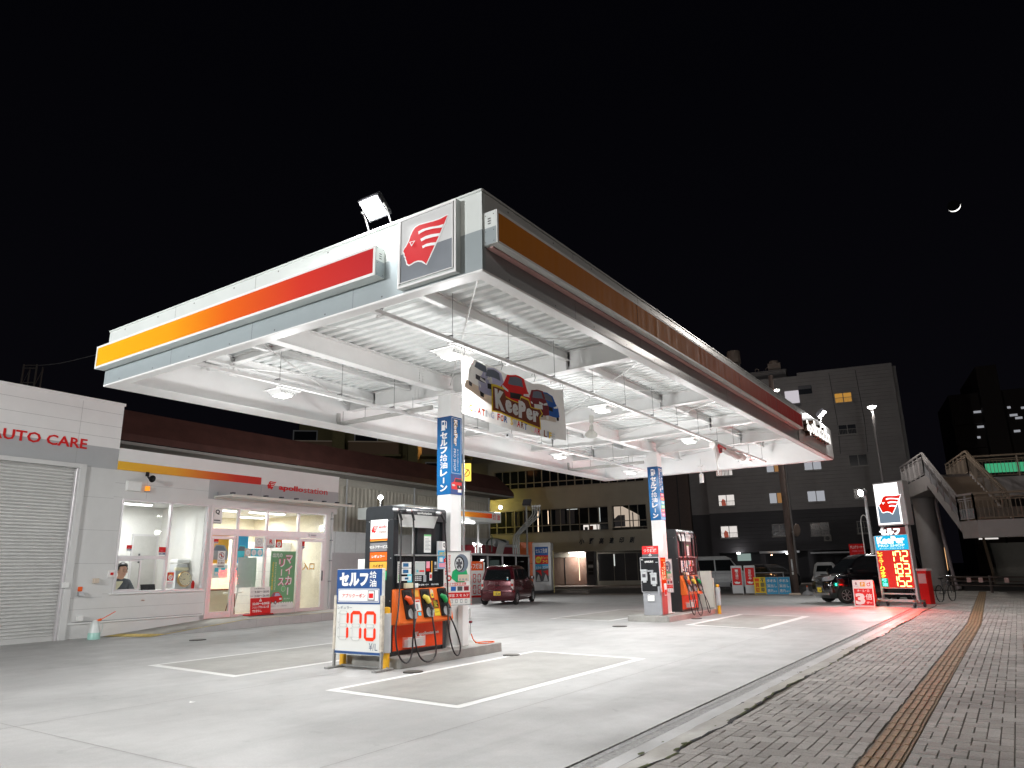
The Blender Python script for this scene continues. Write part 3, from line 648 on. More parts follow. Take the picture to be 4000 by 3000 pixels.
# ---- hanging banner
def banner():
    t_ = thing("hanging_banner", "wide white car coating banner with cars and KeePer lettering under the canopy", "banner", (-6.2, 7.82, 3.72))
    W_, H_ = 2.92, .90; n, m_ = 40, 12
    def wave(a, b): return .022*math.sin(a*2.6+.6)*(1-b/H_)+.004*math.sin(a*17)*(1-b/H_)-.02*math.sin(math.pi*a/W_)
    def sag(a, b): return b-.05*math.sin(math.pi*a/W_)*(1 if b > .5*H_ else .8)+.018*math.sin(a*9)*(b/H_)
    class WF(Fr):
        def p(s, a, b, c=0): return Vector((c+wave(a, b), a+.012*math.sin(b*6), sag(a, b)))
    f = WF((0, 0, 0), (0, 1, 0), (0, 0, 1)); q = MB(); CL = Cloth("banner_cloth", (.74, .72, .69), .13)
    for i in range(n):
        for j in range(m_):
            a0, a1, b0, b1 = W_*i/n, W_*(i+1)/n, H_*j/m_, H_*(j+1)/m_
            for c in (0,): q.face([f.p(a0, b0, c), f.p(a1, b0, c), f.p(a1, b1, c), f.p(a0, b1, c)], CL)
    q.build("cloth", t_, smooth=80)
    q = MB(); TP_ = {}
    def P(k):
        m0 = globals()['P'](k); col = [n for n in m0.node_tree.nodes if n.type == 'VALTORGB'][0].color_ramp.elements
        cc = tuple((col[0].color[i]+col[1].color[i])/2 for i in range(3)); return Cloth('banner_'+k, cc, .25)
    def blob(pts, m, c=.006):  # subdivide so prints follow the cloth
        bm = bmesh.new(); vs = [bm.verts.new((a, b, 0)) for a, b in pts]; bm.faces.new(vs); bmesh.ops.triangulate(bm, faces=bm.faces[:])
        for _ in range(2): bmesh.ops.subdivide_edges(bm, edges=[e for e in bm.edges if e.calc_length() > .1], cuts=1, use_grid_fill=True); bmesh.ops.triangulate(bm, faces=bm.faces[:])
        bm.verts.index_update(); q.mesh([f.p(v.co.x, v.co.y, c) for v in bm.verts], [tuple(v.index for v in fc.verts) for fc in bm.faces], m); bm.free()
    # car fronts, left to right
    def carfront(x, y, w_, h, m, sh=0, dark=P('black'), c=.006):
        k = lambda u, v: (x+u*w_+sh*v, y+v*h)
        blob([k(*p) for p in ((.0, .05), (.0, .45), (.1, .62), (.22, .95), (.5, 1.0), (.78, .95), (.9, .62), (1, .45), (1, .05), (.8, 0), (.2, 0))], m, c)
        blob([k(*p) for p in ((.24, .66), (.3, .9), (.5, .94), (.7, .9), (.76, .66))], P('slate'), c+.002)
        blob([k(*p) for p in ((.3, .24), (.3, .42), (.7, .42), (.7, .24))], dark, c+.002)
        for s_ in (0, 1): blob([k(abs(s_-u), v) for u, v in ((.04, .44), (.06, .54), (.24, .46), (.24, .40))], P('white'), c+.003)
        for s_ in (0, 1): blob([k(abs(s_-u), v) for u, v in ((.05, -.12), (.03, .06), (.17, .04), (.16, -.13))], dark, c-.001)
    blob([(.05, .40), (.1, .52), (.6, .50), (1.0, .42), (1.7, .36), (2.6, .38), (2.6, .30), (1.6, .26), (.8, .26)], P('beige'), .003)
    carfront(.14, .50, .62, .42, P('white'), .05, P('dgrey')); carfront(.40, .42, .78, .46, P('lav'), .03); carfront(2.1, .38, .62, .40, P('blue'), -.03); carfront(1.78, .36, .62, .44, P('maroon'), -.02, P('white'), .008); carfront(1.0, .40, .86, .52, P('red'), 0, P('black'), .012)
    q.text("C/", f, .16, .78, .30, .86, P('pink'), .012)
    f2 = Fr((0, 0, 0), (0, 1, 0), (0, 0, 1))
    class TF(WF):
        def p(s, a, b, c=0):
            u = (a-.80)/1.3; return WF.p(s, a, b-.05*u+.03*math.sin(math.pi*u), c)
    ft = TF((0, 0, 0), (0, 1, 0), (0, 0, 1)); x = .82
    Ls = [("K", .28, .33), ("e", .20, .23), ("e", .18, .20), ("P", .21, .30), ("e", .19, .21), ("r", .17, .20)]
    hull = [(.76, .58), (1.08, .60), (1.12, .50), (1.30, .48), (1.50, .46), (1.56, .56), (1.78, .56), (1.84, .46), (2.10, .45), (2.16, .38), (2.08, .32), (2.10, .14), (1.86, .17), (1.4, .20), (.98, .22), (.74, .20)]
    cx_, cy_ = 1.43, .36; sc_ = lambda k_, e_: [(cx_+(x_-cx_)*k_, cy_+(y_-cy_)*e_) for x_, y_ in hull]
    blob(sc_(1.045, 1.16), P('yellow'), .018); blob(sc_(1.0, 1.0), P('brown'), .021)
    x = .80; wm_ = Cloth("banner_pure", (.86, .86, .85), .2)
    for i, (ch, w_, h_) in enumerate(Ls):
        yb = .245+(.015 if ch not in 'KP' else 0)-.008*i; q.text(ch, f, x, yb, x+w_, yb+h_*.95, wm_, .026+.001*i, .07); x += w_+.004
    x = .14; cols = ['yellow', 'lav', 'red', 'orange', 'slate', 'lgrey', 'lav', '', 'red', 'orange', 'blue', '', 'yellow', 'lgrey', 'red', 'brown', 'blue', '', 'cream', 'pink', 'red', '', 'brown', 'blue', 'yellow', 'lgrey']
    for ch, c_ in zip("COATING FOR SMART CAR LIFE", cols):
        if ch == ' ': x += .07; continue
        w_ = .025 if ch == 'I' else .085
        q.text(ch, ft, x, .075-(.0 if x < 1.2 else .01), x+w_, .175, P(c_), .012, .03); x += w_+.018
    q.build("banner_print", t_)
    for y in (.05, 1.0, 1.95, 2.87): q = MB(); q.tube([(0, y, .86), (.03, y, .93), (-.0, y, 1.06), (-.04, y, .98)], .005, BLT, 5); q.build("tie", t_)
banner()
# rolled up flag
t_ = thing("folded_flag", "half rolled white and red flag tied under the canopy by the far lamps", "flag", (-6.2, 18.5, 4.6))
q = MB(); FL = Cloth("flag_cloth", (.74, .70, .68), .3)
pts = [(0, 0, .06), (.03, .35, .0), (.0, .8, .07), (.04, 1.2, -.02), (0, 1.6, .04), (.03, 2.0, -.05), (0, 2.45, .05), (0, 2.7, .0)]
q.tube(pts, .085, FL, 10, smooth=2)
q.build("roll", t_, smooth=60)
q = MB(); N = 10
for i in range(N):
    a0, a1 = i/N, (i+1)/N
    top = lambda a: Vector((.02+.04*math.sin(a*9), a*.55, .08)); bot = lambda a: Vector((.03+.05*math.sin(a*7+1), .08+a*.42, -.75+.75*a**1.3))
    for s_ in (0, 1, 2):
        w0, w1 = s_/3, (s_+1)/3; q.face([bot(a0).lerp(top(a0), w0), bot(a1).lerp(top(a1), w0), bot(a1).lerp(top(a1), w1), bot(a0).lerp(top(a0), w1)], FL)
q.build("loose_corner", t_, smooth=80)
q = MB(); f = Fr((.075, .12, -.02), (0, 1, 0), (0, 0, 1)); q.poly(f, [(0, .05), (.1, -.14), (.34, -.10), (.42, .05), (.7, .02), (.72, .08), (.1, .12)], P('red'), .03); q.poly(f, [(.12, -.10), (.16, .02), (.34, .02), (.34, -.1)], P('maroon'), .035)
q.build("flag_print", t_)
# ---- floodlights on the roof
def flood(loc, rz, label, pw, aim):
    t_ = thing("roof_floodlight", label, "floodlight", loc, rz, "floodlights on the canopy roof")
    BKM = M("flood_body", (.10, .10, .11), .4, .6, noise=.1)
    q = MB(); a = R(48); c, s_ = math.cos(a), math.sin(a); O = Vector((0, -.13, .27))
    f = Fr(O, (1, 0, 0), (0, -s_, c)); # face normal points outward-down
    q.obox(f, -.17, .17, -.15, .15, -.07, -.005, BKM)
    for k in range(7): q.obox(f, -.15+k*.05-.004, -.15+k*.05+.004, -.13, .13, -.11, -.07, BKM)
    q.build("body", t_, bevel=.008)
    q = MB(); q.obox(f, -.145, .145, -.125, .125, -.004, .003, Emit("flood_lens", (1, .99, .98), 60)); q.build("lens", t_)
    q = MB()
    for x in (-.19, .19): q.beam((x, 0.02, .02), (x, -.11, .28), .02, .006, STL); q.cyl((x-.012, -.12, .275), (x+.012, -.12, .275), .02, .02, STL, 8)
    q.beam((-.19, .02, .02), (.19, .02, .02), .03, .01, STL); q.beam((0, .02, .02), (0, .05, -.06), .04, .04, STL); q.build("bracket", t_)
    d = f.n
    area("flood_light", O+d*.02, d, pw, .28, .24, parent=t_)
flood((-5.92, 5.84, 5.67), R(0), "bright floodlight on the canopy roof beside the crest sign", 120, 0)
flood((-4.36, 23.1, 5.70), R(90), "bright floodlight on the canopy roof above the channel letters", 110, 0)
# horn speaker + little camera under canopy
def horn(loc, rz, s_=1.0, dark=False, name="horn_speaker", label="", tilt=-.35):
    t_ = thing(name, label, "loudspeaker", loc, rz); m = P('black') if dark else M("horn_cream", (.55, .54, .50), .45, noise=.06)
    q = MB(); d = Vector((0, -1, tilt)); q.lathe([(0, .03*s_), (.05*s_, .045*s_), (.12*s_, .05*s_), (.17*s_, .07*s_), (.24*s_, .13*s_), (.25*s_, .135*s_), (.235*s_, .12*s_), (.16*s_, .05*s_), (.14*s_, .0)], (0, 0, 0), d, m, 18); q.build("horn", t_, smooth=50)
    q = MB(); q.beam((0, .02, 0), (0, .08, .14*s_), .03, .02, m); q.box(-.05, .05, .06, .09, .06*s_, .22*s_, m); q.build("bracket", t_)
    return t_
horn((-8.05, 15.25, 4.93), R(20), 1.15, label="cream horn speaker hanging under the canopy behind the banner", tilt=-2.2)
t_ = thing("hanging_sensor", "small white box sensor hanging below the far canopy edge", "sensor", (-8.3, 23.4, 4.5)); q = MB(); q.cyl((0, 0, .05), (0, 0, .55), .02, .02, WH2, 8); q.cyl((0, 0, .30), (0, 0, .34), .09, .09, WH2, 12); q.build("stem", t_)
q = MB(); q.box(-.06, .06, -.05, .05, -.26, .05, LC); q.rect(Fr((-.06, -.05, -.26), (1, 0, 0), (0, 0, 1)), .03, .18, .09, .27, P('beige'), .002); q.build("case", t_, bevel=.01)
t_ = thing("hanging_camera", "small grey camera hanging below the banner's lower edge", "camera", (-9.6, 14.0, 4.72)); q = MB(); q.box(-.05, .05, -.12, .06, -.10, -.0, P('lgrey')); q.cyl((0, -.12, -.05), (0, -.14, -.05), .03, .03, P('black'), 12); q.build("body", t_, bevel=.01)
q = MB(); q.cyl((0, 0, 0), (0, 0, .4), .015, .015, WH2, 8); q.build("stem", t_)

# ================================================================== PUMP ISLANDS
ISL = concrete("island_concrete", (.43, .42, .39), .35)
def island(y0, y1, x0, x1, label):
    q = MB(); h = .17
    for a, b, c, d in ((x0, x1, y0, y1),):
        pts = []; r = .10
        for cx, cy, t0 in ((b-r, c+r, -90), (b-r, d-r, 0), (a+r, d-r, 90), (a+r, c+r, 180)):
            for k in range(5): t = R(t0+k*22.5); pts.append((cx+r*math.cos(t), cy+r*math.sin(t)))
        n = len(pts); vs = [(x, y, -.01) for x, y in pts]+[(x, y, h-.015) for x, y in pts]+[(x+(-.015 if x > (a+b)/2 else .015), y+(.015 if y < (c+d)/2 else -.015), h) for x, y in pts]
        q.mesh(vs, [(i, (i+1) % n, n+(i+1) % n, n+i) for i in range(n)]+[(n+i, n+(i+1) % n, 2*n+(i+1) % n, 2*n+i) for i in range(n)]+[tuple(range(2*n, 3*n))], ISL)
    o = q.build("pump_island"); tag(o, label, "island", "raised concrete islands under the pumps"); return o
island(9.27, 12.25, -9.98, -8.66, "raised concrete island under the nearer fuel pump")
island(20.25, 24.6, -9.83, -8.50, "raised concrete island under the cash machine and farther pump")

PB = M("pump_black", (.022, .025, .028), .32, noise=.15, scale=8, coat=.1)
PO = M("pump_orange", (.82, .062, .004), .42, noise=.06, scale=3, spec=.3)
PO2 = M("pump_orange_light", (.84, .16, .025), .42, noise=.06, scale=3, spec=.3)
RUB = M("hose_rubber", (.014, .014, .015), .45, noise=.1)
MET = M("nozzle_metal", (.55, .56, .57), .3, .7, noise=.05)
def fuelpump(label, loc, brandwall=True):
    t_ = thing("fuel_pump", label, "fuel pump", loc, 0, "three hose fuel pumps on the islands")
    D = .69; W = 1.45; H = 2.54
    # cabinet
    q = MB(); q.box(-D, 0, 0, .13, 0, 2.29, PB); q.box(-D, 0, W-.1, W, 0, 2.29, PB)
    q.box(-D+.02, -.02, .13, W-.1, 0, 1.62, PB); q.box(-.14, -.05, .68, W-.1, 1.62, 2.29, PB)
    # rounded top
    n = 8; prof = [(-D, 2.30)]+[(-D+.07-.07*math.cos(R(a)), 2.47+.07*math.sin(R(a))) for a in range(0, 91, 18)]+[(-.07+.07*math.sin(R(a)), 2.47+.07*math.cos(R(a))) for a in range(0, 91, 18)]+[(0, 2.30)]
    k = len(prof); vs = [(x, -.006, z) for x, z in prof]+[(x, W+.006, z) for x, z in prof]; q.mesh(vs, [(i, i+1, k+i+1, k+i) for i in range(k-1)]+[tuple(range(k))[::-1], tuple(range(k, 2*k))], PB)
    q.box(-D+.002, -.002, .001, W-.001, 2.293, 2.299, PB)
    for a, b in ((-.6, 2.27), (-.12, 2.27), (-.05, 1.62), (-.05, .9), (-.63, .9)): q.cyl((a, -.004, b), (a, 0.002, b), .012, .012, MET, 8)
    q.build("cabinet", t_, bevel=.012, bseg=2)
    # side labels on the -Y face
    f = Fr((-D, 0, 0), (1, 0, 0), (0, 0, 1)); q = MB()
    q.rect(f, .13, 2.0-.04, .55, 2.30, P('white'), .004); q.rect(f, .13, 1.93, .55, 1.965, P('orange'), .005); q.rect(f, .13, 1.925, .55, 1.935, P('amber'), .006)
    crest(q, f, .15, 2.06, .13, P('red'), P('white'), .006, False); q.text("apollo", f, .335, 2.135, .53, 2.20, P('red'), .007, .02); q.text("station", f, .335, 2.055, .53, 2.115, P('brown'), .007)
    for i, (s_, c_, tcl) in enumerate((("セルフサービス", 'grey', 'white'), ("レギュラー", 'orange', 'white'), ("ハイオク", 'amber', 'black'), ("軽油", 'green', 'white'))):
        z = 1.745-i*.165; q.rect(f, .13, z, .55, z+.15, M("lab_"+c_, {'grey': (.2, .2, .21), 'orange': (.82, .13, .01), 'amber': (.82, .42, .06), 'green': (.02, .48, .18)}[c_], .35, noise=.02), .004)
        mid = .34; hw = .030*len(s_)+.01; q.text(s_, f, mid-hw, z+.05, mid+hw, z+.105, P(tcl), .007, .03)
    q.build("side_labels", t_)
    # front (+X) details
    g = Fr((0, 0, 0), (0, 1, 0), (0, 0, 1))
    q = MB(); q.text("apollostation", g, .62, 2.40, 1.02, 2.455, P('white'), .004, .02); q.build("top_lettering", t_)
    q = MB(); q.mesh([(.005, .10, 2.39), (.005, 1.20, 2.39), (.06, 1.02, 2.16), (.06, .10, 2.16)], [(0, 1, 2, 3), (3, 2, 1, 0)], M("hood_white", (.62, .62, .60), .35, noise=.04)); q.build("sun_hood", t_)
    q = MB(); q.rect(g, .86, 1.72, 1.06, 2.05, P('white'), .008-.05); q.rect(g, .86, 2.02, 1.06, 2.05, P('lgreen'), .010-.05)
    for i in range(9): q.rect(g, .89, 1.97-i*.025, .89+.10+.05*((i*7) % 3)/2, 1.978-i*.025, P('grey'), .011-.05)
    q.build("notice_plate", t_)
    q = MB(); q.obox(g, .06, W-.03, 1.10, 1.66, -.01, .035, M("panel_black", (.015, .016, .018), .22, noise=.1)); q.obox(g, .03, W-.0, 1.655, 1.68, -.01, .06, MET); q.build("control_panel", t_, bevel=.008)
    q = MB(); c = .036
    q.rect(g, .08, 1.20, .17, 1.56, P('white'), c+.002)
    for i in range(10): q.rect(g, .10, 1.23+i*.03, .14, 1.245+i*.03, P('lgreen' if i < 4 else 'grey'), c+.004)
    for i, h_ in enumerate((.10, .10, .075)):
        z = 1.56-.11*(i+1); q.rect(g, .19, z, .44, z+h_, P('white'), c+.002); q.rect(g, .22+(.05 if i == 2 else 0), z+.02, .36, z+h_-.02, Emit("lcd_blue", (.10, .32, .65), .55), c+.004)
    q.rect(g, .34, 1.20, .46, 1.34, P('cyan'), c+.002); q.rect(g, .37, 1.24, .43, 1.31, P('white'), c+.004)
    q.obox(g, .50, .80, 1.32, 1.56, c, c+.012, M("screen_frame", (.6, .6, .58), .3)); q.rect(g, .53, 1.34, .78, 1.545, Emit("screen_glow", (.72, .76, .72), .75), c+.014); q.rect(g, .64, 1.375, .77, 1.405, P('red'), c+.016); q.rect(g, .56, 1.37, .61, 1.41, P('teal'), c+.016)
    q.rect(g, .84, 1.44, .94, 1.56, P('pink'), c+.002); q.rect(g, .84, 1.385, .94, 1.435, P('red'), c+.002); q.rect(g, .98, 1.36, 1.01, 1.57, P('amber'), c+.003)
    q.rect(g, 1.05, 1.38, 1.18, 1.56, P('dgrey'), c+.002); q.rect(g, 1.07, 1.50, 1.12, 1.55, P('lgrey'), c+.004); q.rect(g, 1.06, 1.42, 1.16, 1.44, P('grey'), c+.004); q.rect(g, 1.08, 1.39, 1.14, 1.405, P('lgrey'), c+.004)
    for i in range(4):
        for j in range(3): q.rect(g, .54+i*.045, 1.22+j*.03, .575+i*.045, 1.24+j*.03, P('lgrey'), c+.003)
    q.rect(g, .76, 1.20, .84, 1.32, P('grey'), c+.004); q.rect(g, .93, 1.22, 1.0, 1.36, P('white'), c+.005); q.rect(g, .94, 1.26, .99, 1.33, P('red'), c+.007)
    q.text("精算中  取扱", g, .58, 1.135, 1.2, 1.165, P('white'), c+.003)
    q.build("screens", t_)
    q = MB(); q.obox(g, .24, .44, 1.10, 1.19, .035, .10, P('cream')); q.obox(g, .47, .58, 1.10, 1.18, .035, .09, P('white')); q.build("tissue_boxes", t_, bevel=.008)
    # holster shelf: slanted
    q = MB(); vs = [(.03, .0, 1.09), (.05, W, 1.09), (.19, W+.0, .53), (.19, .0, .53), (-.02, 0, 1.09), (-.02, W, 1.09), (-.02, W, .50), (-.02, 0, .50), (.17, 0, .50), (.17, W, .50)]
    q.mesh(vs, [(0, 3, 2, 1), (0, 1, 5, 4), (3, 8, 9, 2), (8, 7, 6, 9), (0, 4, 7, 8, 3), (1, 2, 9, 6, 5)], PO2); q.build("holster_shelf", t_, bevel=.01)
    sl = Fr((.045, 0, 1.09), (0, 1, 0), (-.145, 0, .56)); 
    q = MB(); q.rect(sl, .52, -.27-.05, .66, -.10-.05, P('amber'), .006) if False else None
    SLH = .578
    def S(z): return (z-1.09)/.56*SLH
    for k, y in enumerate((.17, .64, 1.12)):
        q = MB(); q.obox(sl, y, y+.235, S(.59), S(1.07), .0, .028, M("holster_black", (.02, .018, .018), .3, noise=.1)); q.obox(sl, y+.035, y+.17, S(.82), S(1.03), .028, .030, M("void", (.003, .003, .003), .9, noise=0))
        q.disc(sl, y+.13, S(.67), .075, M("drip_cup", (.5, .5, .5), .3, noise=.05), .031, 16, .085)
        q.build("nozzle_holster", t_, bevel=.006)
    q = MB(); q.rect(sl, .46, S(.71), .60, S(.90), P('white'), .006); q.rect(sl, .48, S(.86), .58, S(.885), P('red'), .008); q.rect(sl, .48, S(.73), .53, S(.83), P('grey'), .008); q.rect(sl, .50, S(.63), .58, S(.69), P('cyan'), .006)
    q.rect(sl, .94, S(.74), 1.08, S(.87), P('black'), .006)
    for i in range(6): q.rect(sl, .95, S(.75+i*.02), 1.07-.02*(i % 3), S(.757+i*.02), P('yellow'), .008)
    q.rect(sl, .94, S(.60), 1.09, S(.72), P('yellow'), .006); q.rect(sl, .96, S(.66), 1.06, S(.668), P('brown'), .008)
    q.disc(sl, .955, S(.955), .038, P('yellow'), .010, 16, .05)
    for i, (dx, h_) in enumerate(((-.035, .05), (-.012, .065), (.012, .065), (.033, .05))): q.rect(sl, .955+dx-.009, S(.98), .955+dx+.009, S(.98)+h_+.02, P('cream'), .009)
    q.disc(sl, .955, S(.96), .02, P('dgrey'), .012, 12); q.rect(sl, .91, S(.88), 1.0, S(.91), P('maroon'), .008); q.rect(sl, .46, S(.95), .60, S(1.06), P('amber'), .004)
    q.build("holster_stickers", t_)
    # lower orange panel, lettering, basket
    q = MB(); q.obox(g, .03, W-.11, .075, .50, -.005, .018, PO); q.obox(g, .03, W-.11, .06, .075, -.005, .03, PB); q.build("lower_panel", t_, bevel=.006)
    q = MB(); crest(q, g, .56, .265, .085, P('white'), PO, .022, False); q.text("apollostation", g, .67, .27, 1.22, .34, P('white'), .022, .03); q.build("panel_lettering", t_)
    q = MB()
    for z in [.13+i*.018 for i in range(9)]: q.obox(g, .26, .70, z, z+.006, .145, .150, P('white')); q.obox(g, .26, .264, z, z+.006, .02, .15, P('white')); q.obox(g, .696, .70, z, z+.006, .02, .15, P('white'))
    for i in range(23): q.obox(g, .26+i*.02, .264+i*.02, .13, .28, .145, .151, P('white'))
    q.obox(g, .26, .70, .125, .13, .02, .15, P('white')); q.obox(g, .255, .705, .275, .285, .14, .155, P('white')); q.obox(g, .30, .66, .13, .24, .03, .13, P('lgrey')); q.build("wire_basket", t_)
    # nozzles + hoses
    HX = .15
    hoses = [[(.02, 2.44, .10), (.08, 2.28, .12), (.04, 1.37, .14), (-.15, .75, .30), (-.31, .45, .38), (-.27, .08, .40), (-.06, -.11, .40), (.11, .0, .38), (.22, .35, .30), (.39, .60, .20)],
             [(.36, 2.44, .10), (.40, 2.29, .12), (.40, 1.36, .14), (.26, .75, .28), (.15, .35, .38), (.24, .0, .40), (.49, -.145, .40), (.75, -.05, .38), (.78, .25, .32), (.83, .60, .20)],
             [(1.18, 2.44, .10), (1.28, 2.28, .12), (1.33, 1.13, .14), (1.18, .65, .28), (1.07, .38, .37), (1.16, .0, .40), (1.32, -.13, .40), (1.44, .03, .38), (1.38, .35, .30), (1.33, .58, .20)]]
    cols = [M("noz_orange", (.80, .10, .02), .35, noise=.04), M("noz_yellow", (.80, .66, .10), .35, noise=.04), M("noz_green", (.01, .30, .08), .35, noise=.04)]
    for k, (y, hs) in enumerate(zip((.17, .64, 1.12), hoses)):
        nz = MB(); a = Vector((.12, y+.03, .96)); b = Vector((.19, y+.12, .84)); c_ = Vector((.22, y+.19, .72)); e = Vector((.20, hs[-1][0], hs[-1][1]+.0))
        nz.tube([a, a.lerp(b, .5)+Vector((.02, 0, .02)), b], [.035, .048, .042], cols[k], 10)
        nz.tube([b, b.lerp(c_, .6), c_], .024, P('dgrey'), 8); nz.tube([b+Vector((-.0, -.03, -.01)), c_+Vector((.03, -.07, -.03)), c_+Vector((.0, -.03, -.10))], .010, RUB, 6)
        nz.tube([c_, c_.lerp(e, .5), e], .030, MET, 8, smooth=1)
        nz.build("nozzle", t_, smooth=60)
        h = MB(); pts = [(0.02, hs[0][0]-.02, hs[0][1]+.03)]+[(x_, y_, z_) for y_, z_, x_ in hs]; h.tube(pts, .0145, RUB, 8, smooth=2)
        h.cyl((.0, hs[0][0]-.02, hs[0][1]+.02), (.10, hs[0][0]-.01, hs[0][1]+.01), .035, .028, MET, 10)
        q0 = Vector((.12, hs[1][0], hs[1][1])); q1 = Vector((.11, hs[0][0], hs[0][1]-.02))
        for i in range(11): p = q1.lerp(q0, i/10); h.cyl(p, p+(q0-q1).normalized()*.012, .026-.0006*i, .026-.0006*i, RUB, 8)
        h.build("hose", t_, smooth=60)
    # far side hoses
    h = MB()
    for y in (.3, .9): h.tube([(-D, y, 2.42), (-D-.12, y, 2.35), (-D-.16, y, 1.3), (-D-.2, y+.1, .2), (-D-.15, y+.2, .0), (-D-.05, y+.25, .5)], .014, RUB, 8, smooth=2)
    h.build("rear_hose", t_, smooth=60)
    q = MB(); q.box(-D-.10, -D+.0, .05, W-.1, .5, 1.05, PO2); q.box(-D-.20, -D-.0, .02, .36, 1.30, 1.62, P('white')); q.build("rear_side_panels", t_, bevel=.01)
    return t_
p1 = fuelpump("tall black fuel pump with orange front behind the LED price board, nearest the camera", (-9.0, 9.42, .17))
p2 = dup(p1, (-8.85, 22.2, .17), label="tall black fuel pump with orange front behind the cash machine")
for o in [x for x in bpy.data.objects if x.parent == p2 and x.name.startswith("side_labels")]: bpy.data.objects.remove(o)
# little items beside pump 1
q = MB(); f = Fr((-8.96, 0, 0), (0, 1, 0), (0, 0, 1))
q.rect(f, 10.58, 1.60, 10.83, 1.93, P('sky'), .01); q.rect(f, 10.60, 1.62, 10.81, 1.70, P('pink'), .012); q.text("洗車割引", f, 10.61, 1.85, 10.80, 1.90, P('yellow'), .013, .02); q.rect(f, 10.62, 1.72, 10.71, 1.80, P('white'), .012); q.rect(f, 10.74, 1.71, 10.80, 1.78, P('red'), .013)
q.rect(f, 10.70, 1.95, 10.80, 2.09, P('white'), .01); q.text("Q", f, 10.72, 1.98, 10.78, 2.07, P('black'), .012, .03)
q.obox(f, 10.57, 10.84, 1.59, 2.10, -.02, .008, P('lgrey'))
o = q.build("pump_poster"); tag(o, "blue and pink wash offer poster on the near pump's far edge", "poster")
# tyre pressure board
def tyreboard(loc, rz, label, s_=1.0):
    t_ = thing("tyre_check_board", label, "sign board", loc, rz, "tyre check boards on the pillars"); f = Fr((0, 0, 0), (1, 0, 0), (0, 0, 1)); W, H = .60*s_, 1.0*s_
    q = MB(); q.obox(f, 0, W, 0, H, -.03, 0, P('white')); q.frame(f, 0, 0, W, H, .022*s_, M("alu", (.6, .6, .6), .3, .7), -.031, .012); q.build("board", t_, bevel=.004)
    q = MB(); k = s_; c = .003
    q.vtext("空気圧不足は", f, .14*k, .60*k, .185*k, .93*k, P('red'), c, .02); q.vtext("燃費・タイヤ寿命", f, .07*k, .55*k, .11*k, .93*k, P('red'), c, .02)
    q.poly(f, [(x*k, y*k) for x, y in ((.22, .62), (.20, .50), (.30, .42), (.46, .42), (.54, .52), (.50, .66), (.34, .70))], P('green'), c)
    q.disc(f, .40*k, .77*k, .14*k, P('slate'), c+.002, 24, .17*k); q.disc(f, .36*k, .76*k, .10*k, P('black'), c+.004, 24, .14*k); q.disc(f, .355*k, .755*k, .08*k, P('lgrey'), c+.006, 24, .12*k)
    for i in range(5):
        t = R(90+i*72); q.poly(f, [(.355*k+.016*k*math.cos(t+1.3), .755*k+.02*k*math.sin(t+1.3)), (.355*k+.066*k*math.cos(t+.35), .755*k+.10*k*math.sin(t+.35)), (.355*k+.066*k*math.cos(t-.35), .755*k+.10*k*math.sin(t-.35)), (.355*k+.016*k*math.cos(t-1.3), .755*k+.02*k*math.sin(t-1.3))], P('dgrey'), c+.007)
    q.disc(f, .15*k, .50*k, .055*k, P('red'), c, 16); q.rect(f, .125*k, .475*k, .175*k, .525*k, P('white'), c+.002); q.rect(f, .33*k, .44*k, .55*k, .56*k, P('beige'), c+.008)
    for i in range(3): q.rect(f, (.35+i*.065)*k, .455*k, (.385+i*.065)*k, .49*k, P('grey'), c+.010)
    q.text("のタイヤ空気圧点検", f, .06*k, .365*k, .50*k, .42*k, P('red'), c, .03); q.rect(f, .06*k, .25*k, .56*k, .355*k, P('white'), c+.001)
    q.rect(f, .06*k, .355*k, .56*k, .362*k, P('red'), c+.002)
    for x, m in ((.19, 'blue'), (.32, 'dgrey'), (.45, 'maroon')): q.rect(f, x*k, .265*k, (x+.10)*k, .345*k, P(m), c+.003)
    q.rect(f, .04*k, .13*k, .57*k, .235*k, P('red'), c+.001)
    q.text("空気圧 ス セ ルフ", f, .10*k, .155*k, .54*k, .21*k, P('white'), c+.004, .03)
    for i in range(5): q.rect(f, (.09+i*.095)*k, .045*k, (.135+i*.095)*k, .11*k, P('grey'), c+.001); q.rect(f, (.1+i*.095)*k, .055*k, (.125+i*.095)*k, .10*k, P('white'), c+.003)
    q.build("poster", t_)
    return t_
tyreboard((-8.99, 10.72, .92), R(58), "white board about tyre pressure with a wheel picture on the near pillar")
tyreboard((-9.0, 21.0, .78), R(74), "tyre pressure board squeezed between the cash machine and the far pump")
# bollards
YEL = M("bollard_yellow", (.80, .42, .02), .35, noise=.1, scale=6)
def bollard(loc, h, label):
    t_ = thing("bollard", label, "bollard", loc, 0, "yellow bollards at the island ends"); q = MB(); q.lathe([(0, .057), (h-.03, .057), (h-.01, .05), (h, .02), (h, 0)], (0, 0, 0), (0, 0, 1), YEL, 16); q.build("post", t_, smooth=40)
    q = MB(); n = 24
    vs = []; 
    for z in (.27, h-.10):
        for i in range(2*n): t = math.pi*i/n; r = .068 if i % 2 else .074; vs.append((r*math.cos(t), r*math.sin(t), z))
    q.mesh(vs, [(i, (i+1) % (2*n), 2*n+(i+1) % (2*n), 2*n+i) for i in range(2*n)]+[tuple(range(2*n))[::-1], tuple(range(2*n, 4*n))], P('lgrey')); q.build("sleeve", t_)
bollard((-8.82, 9.12, 0), .99, "yellow topped bollard in grey fluted sleeve right of the LED price board")
bollard((-9.88, 9.16, 0), .95, "yellow bollard mostly hidden behind the LED price board")
bollard((-8.42, 24.35, 0), .95, "yellow topped bollard at the far pump island")
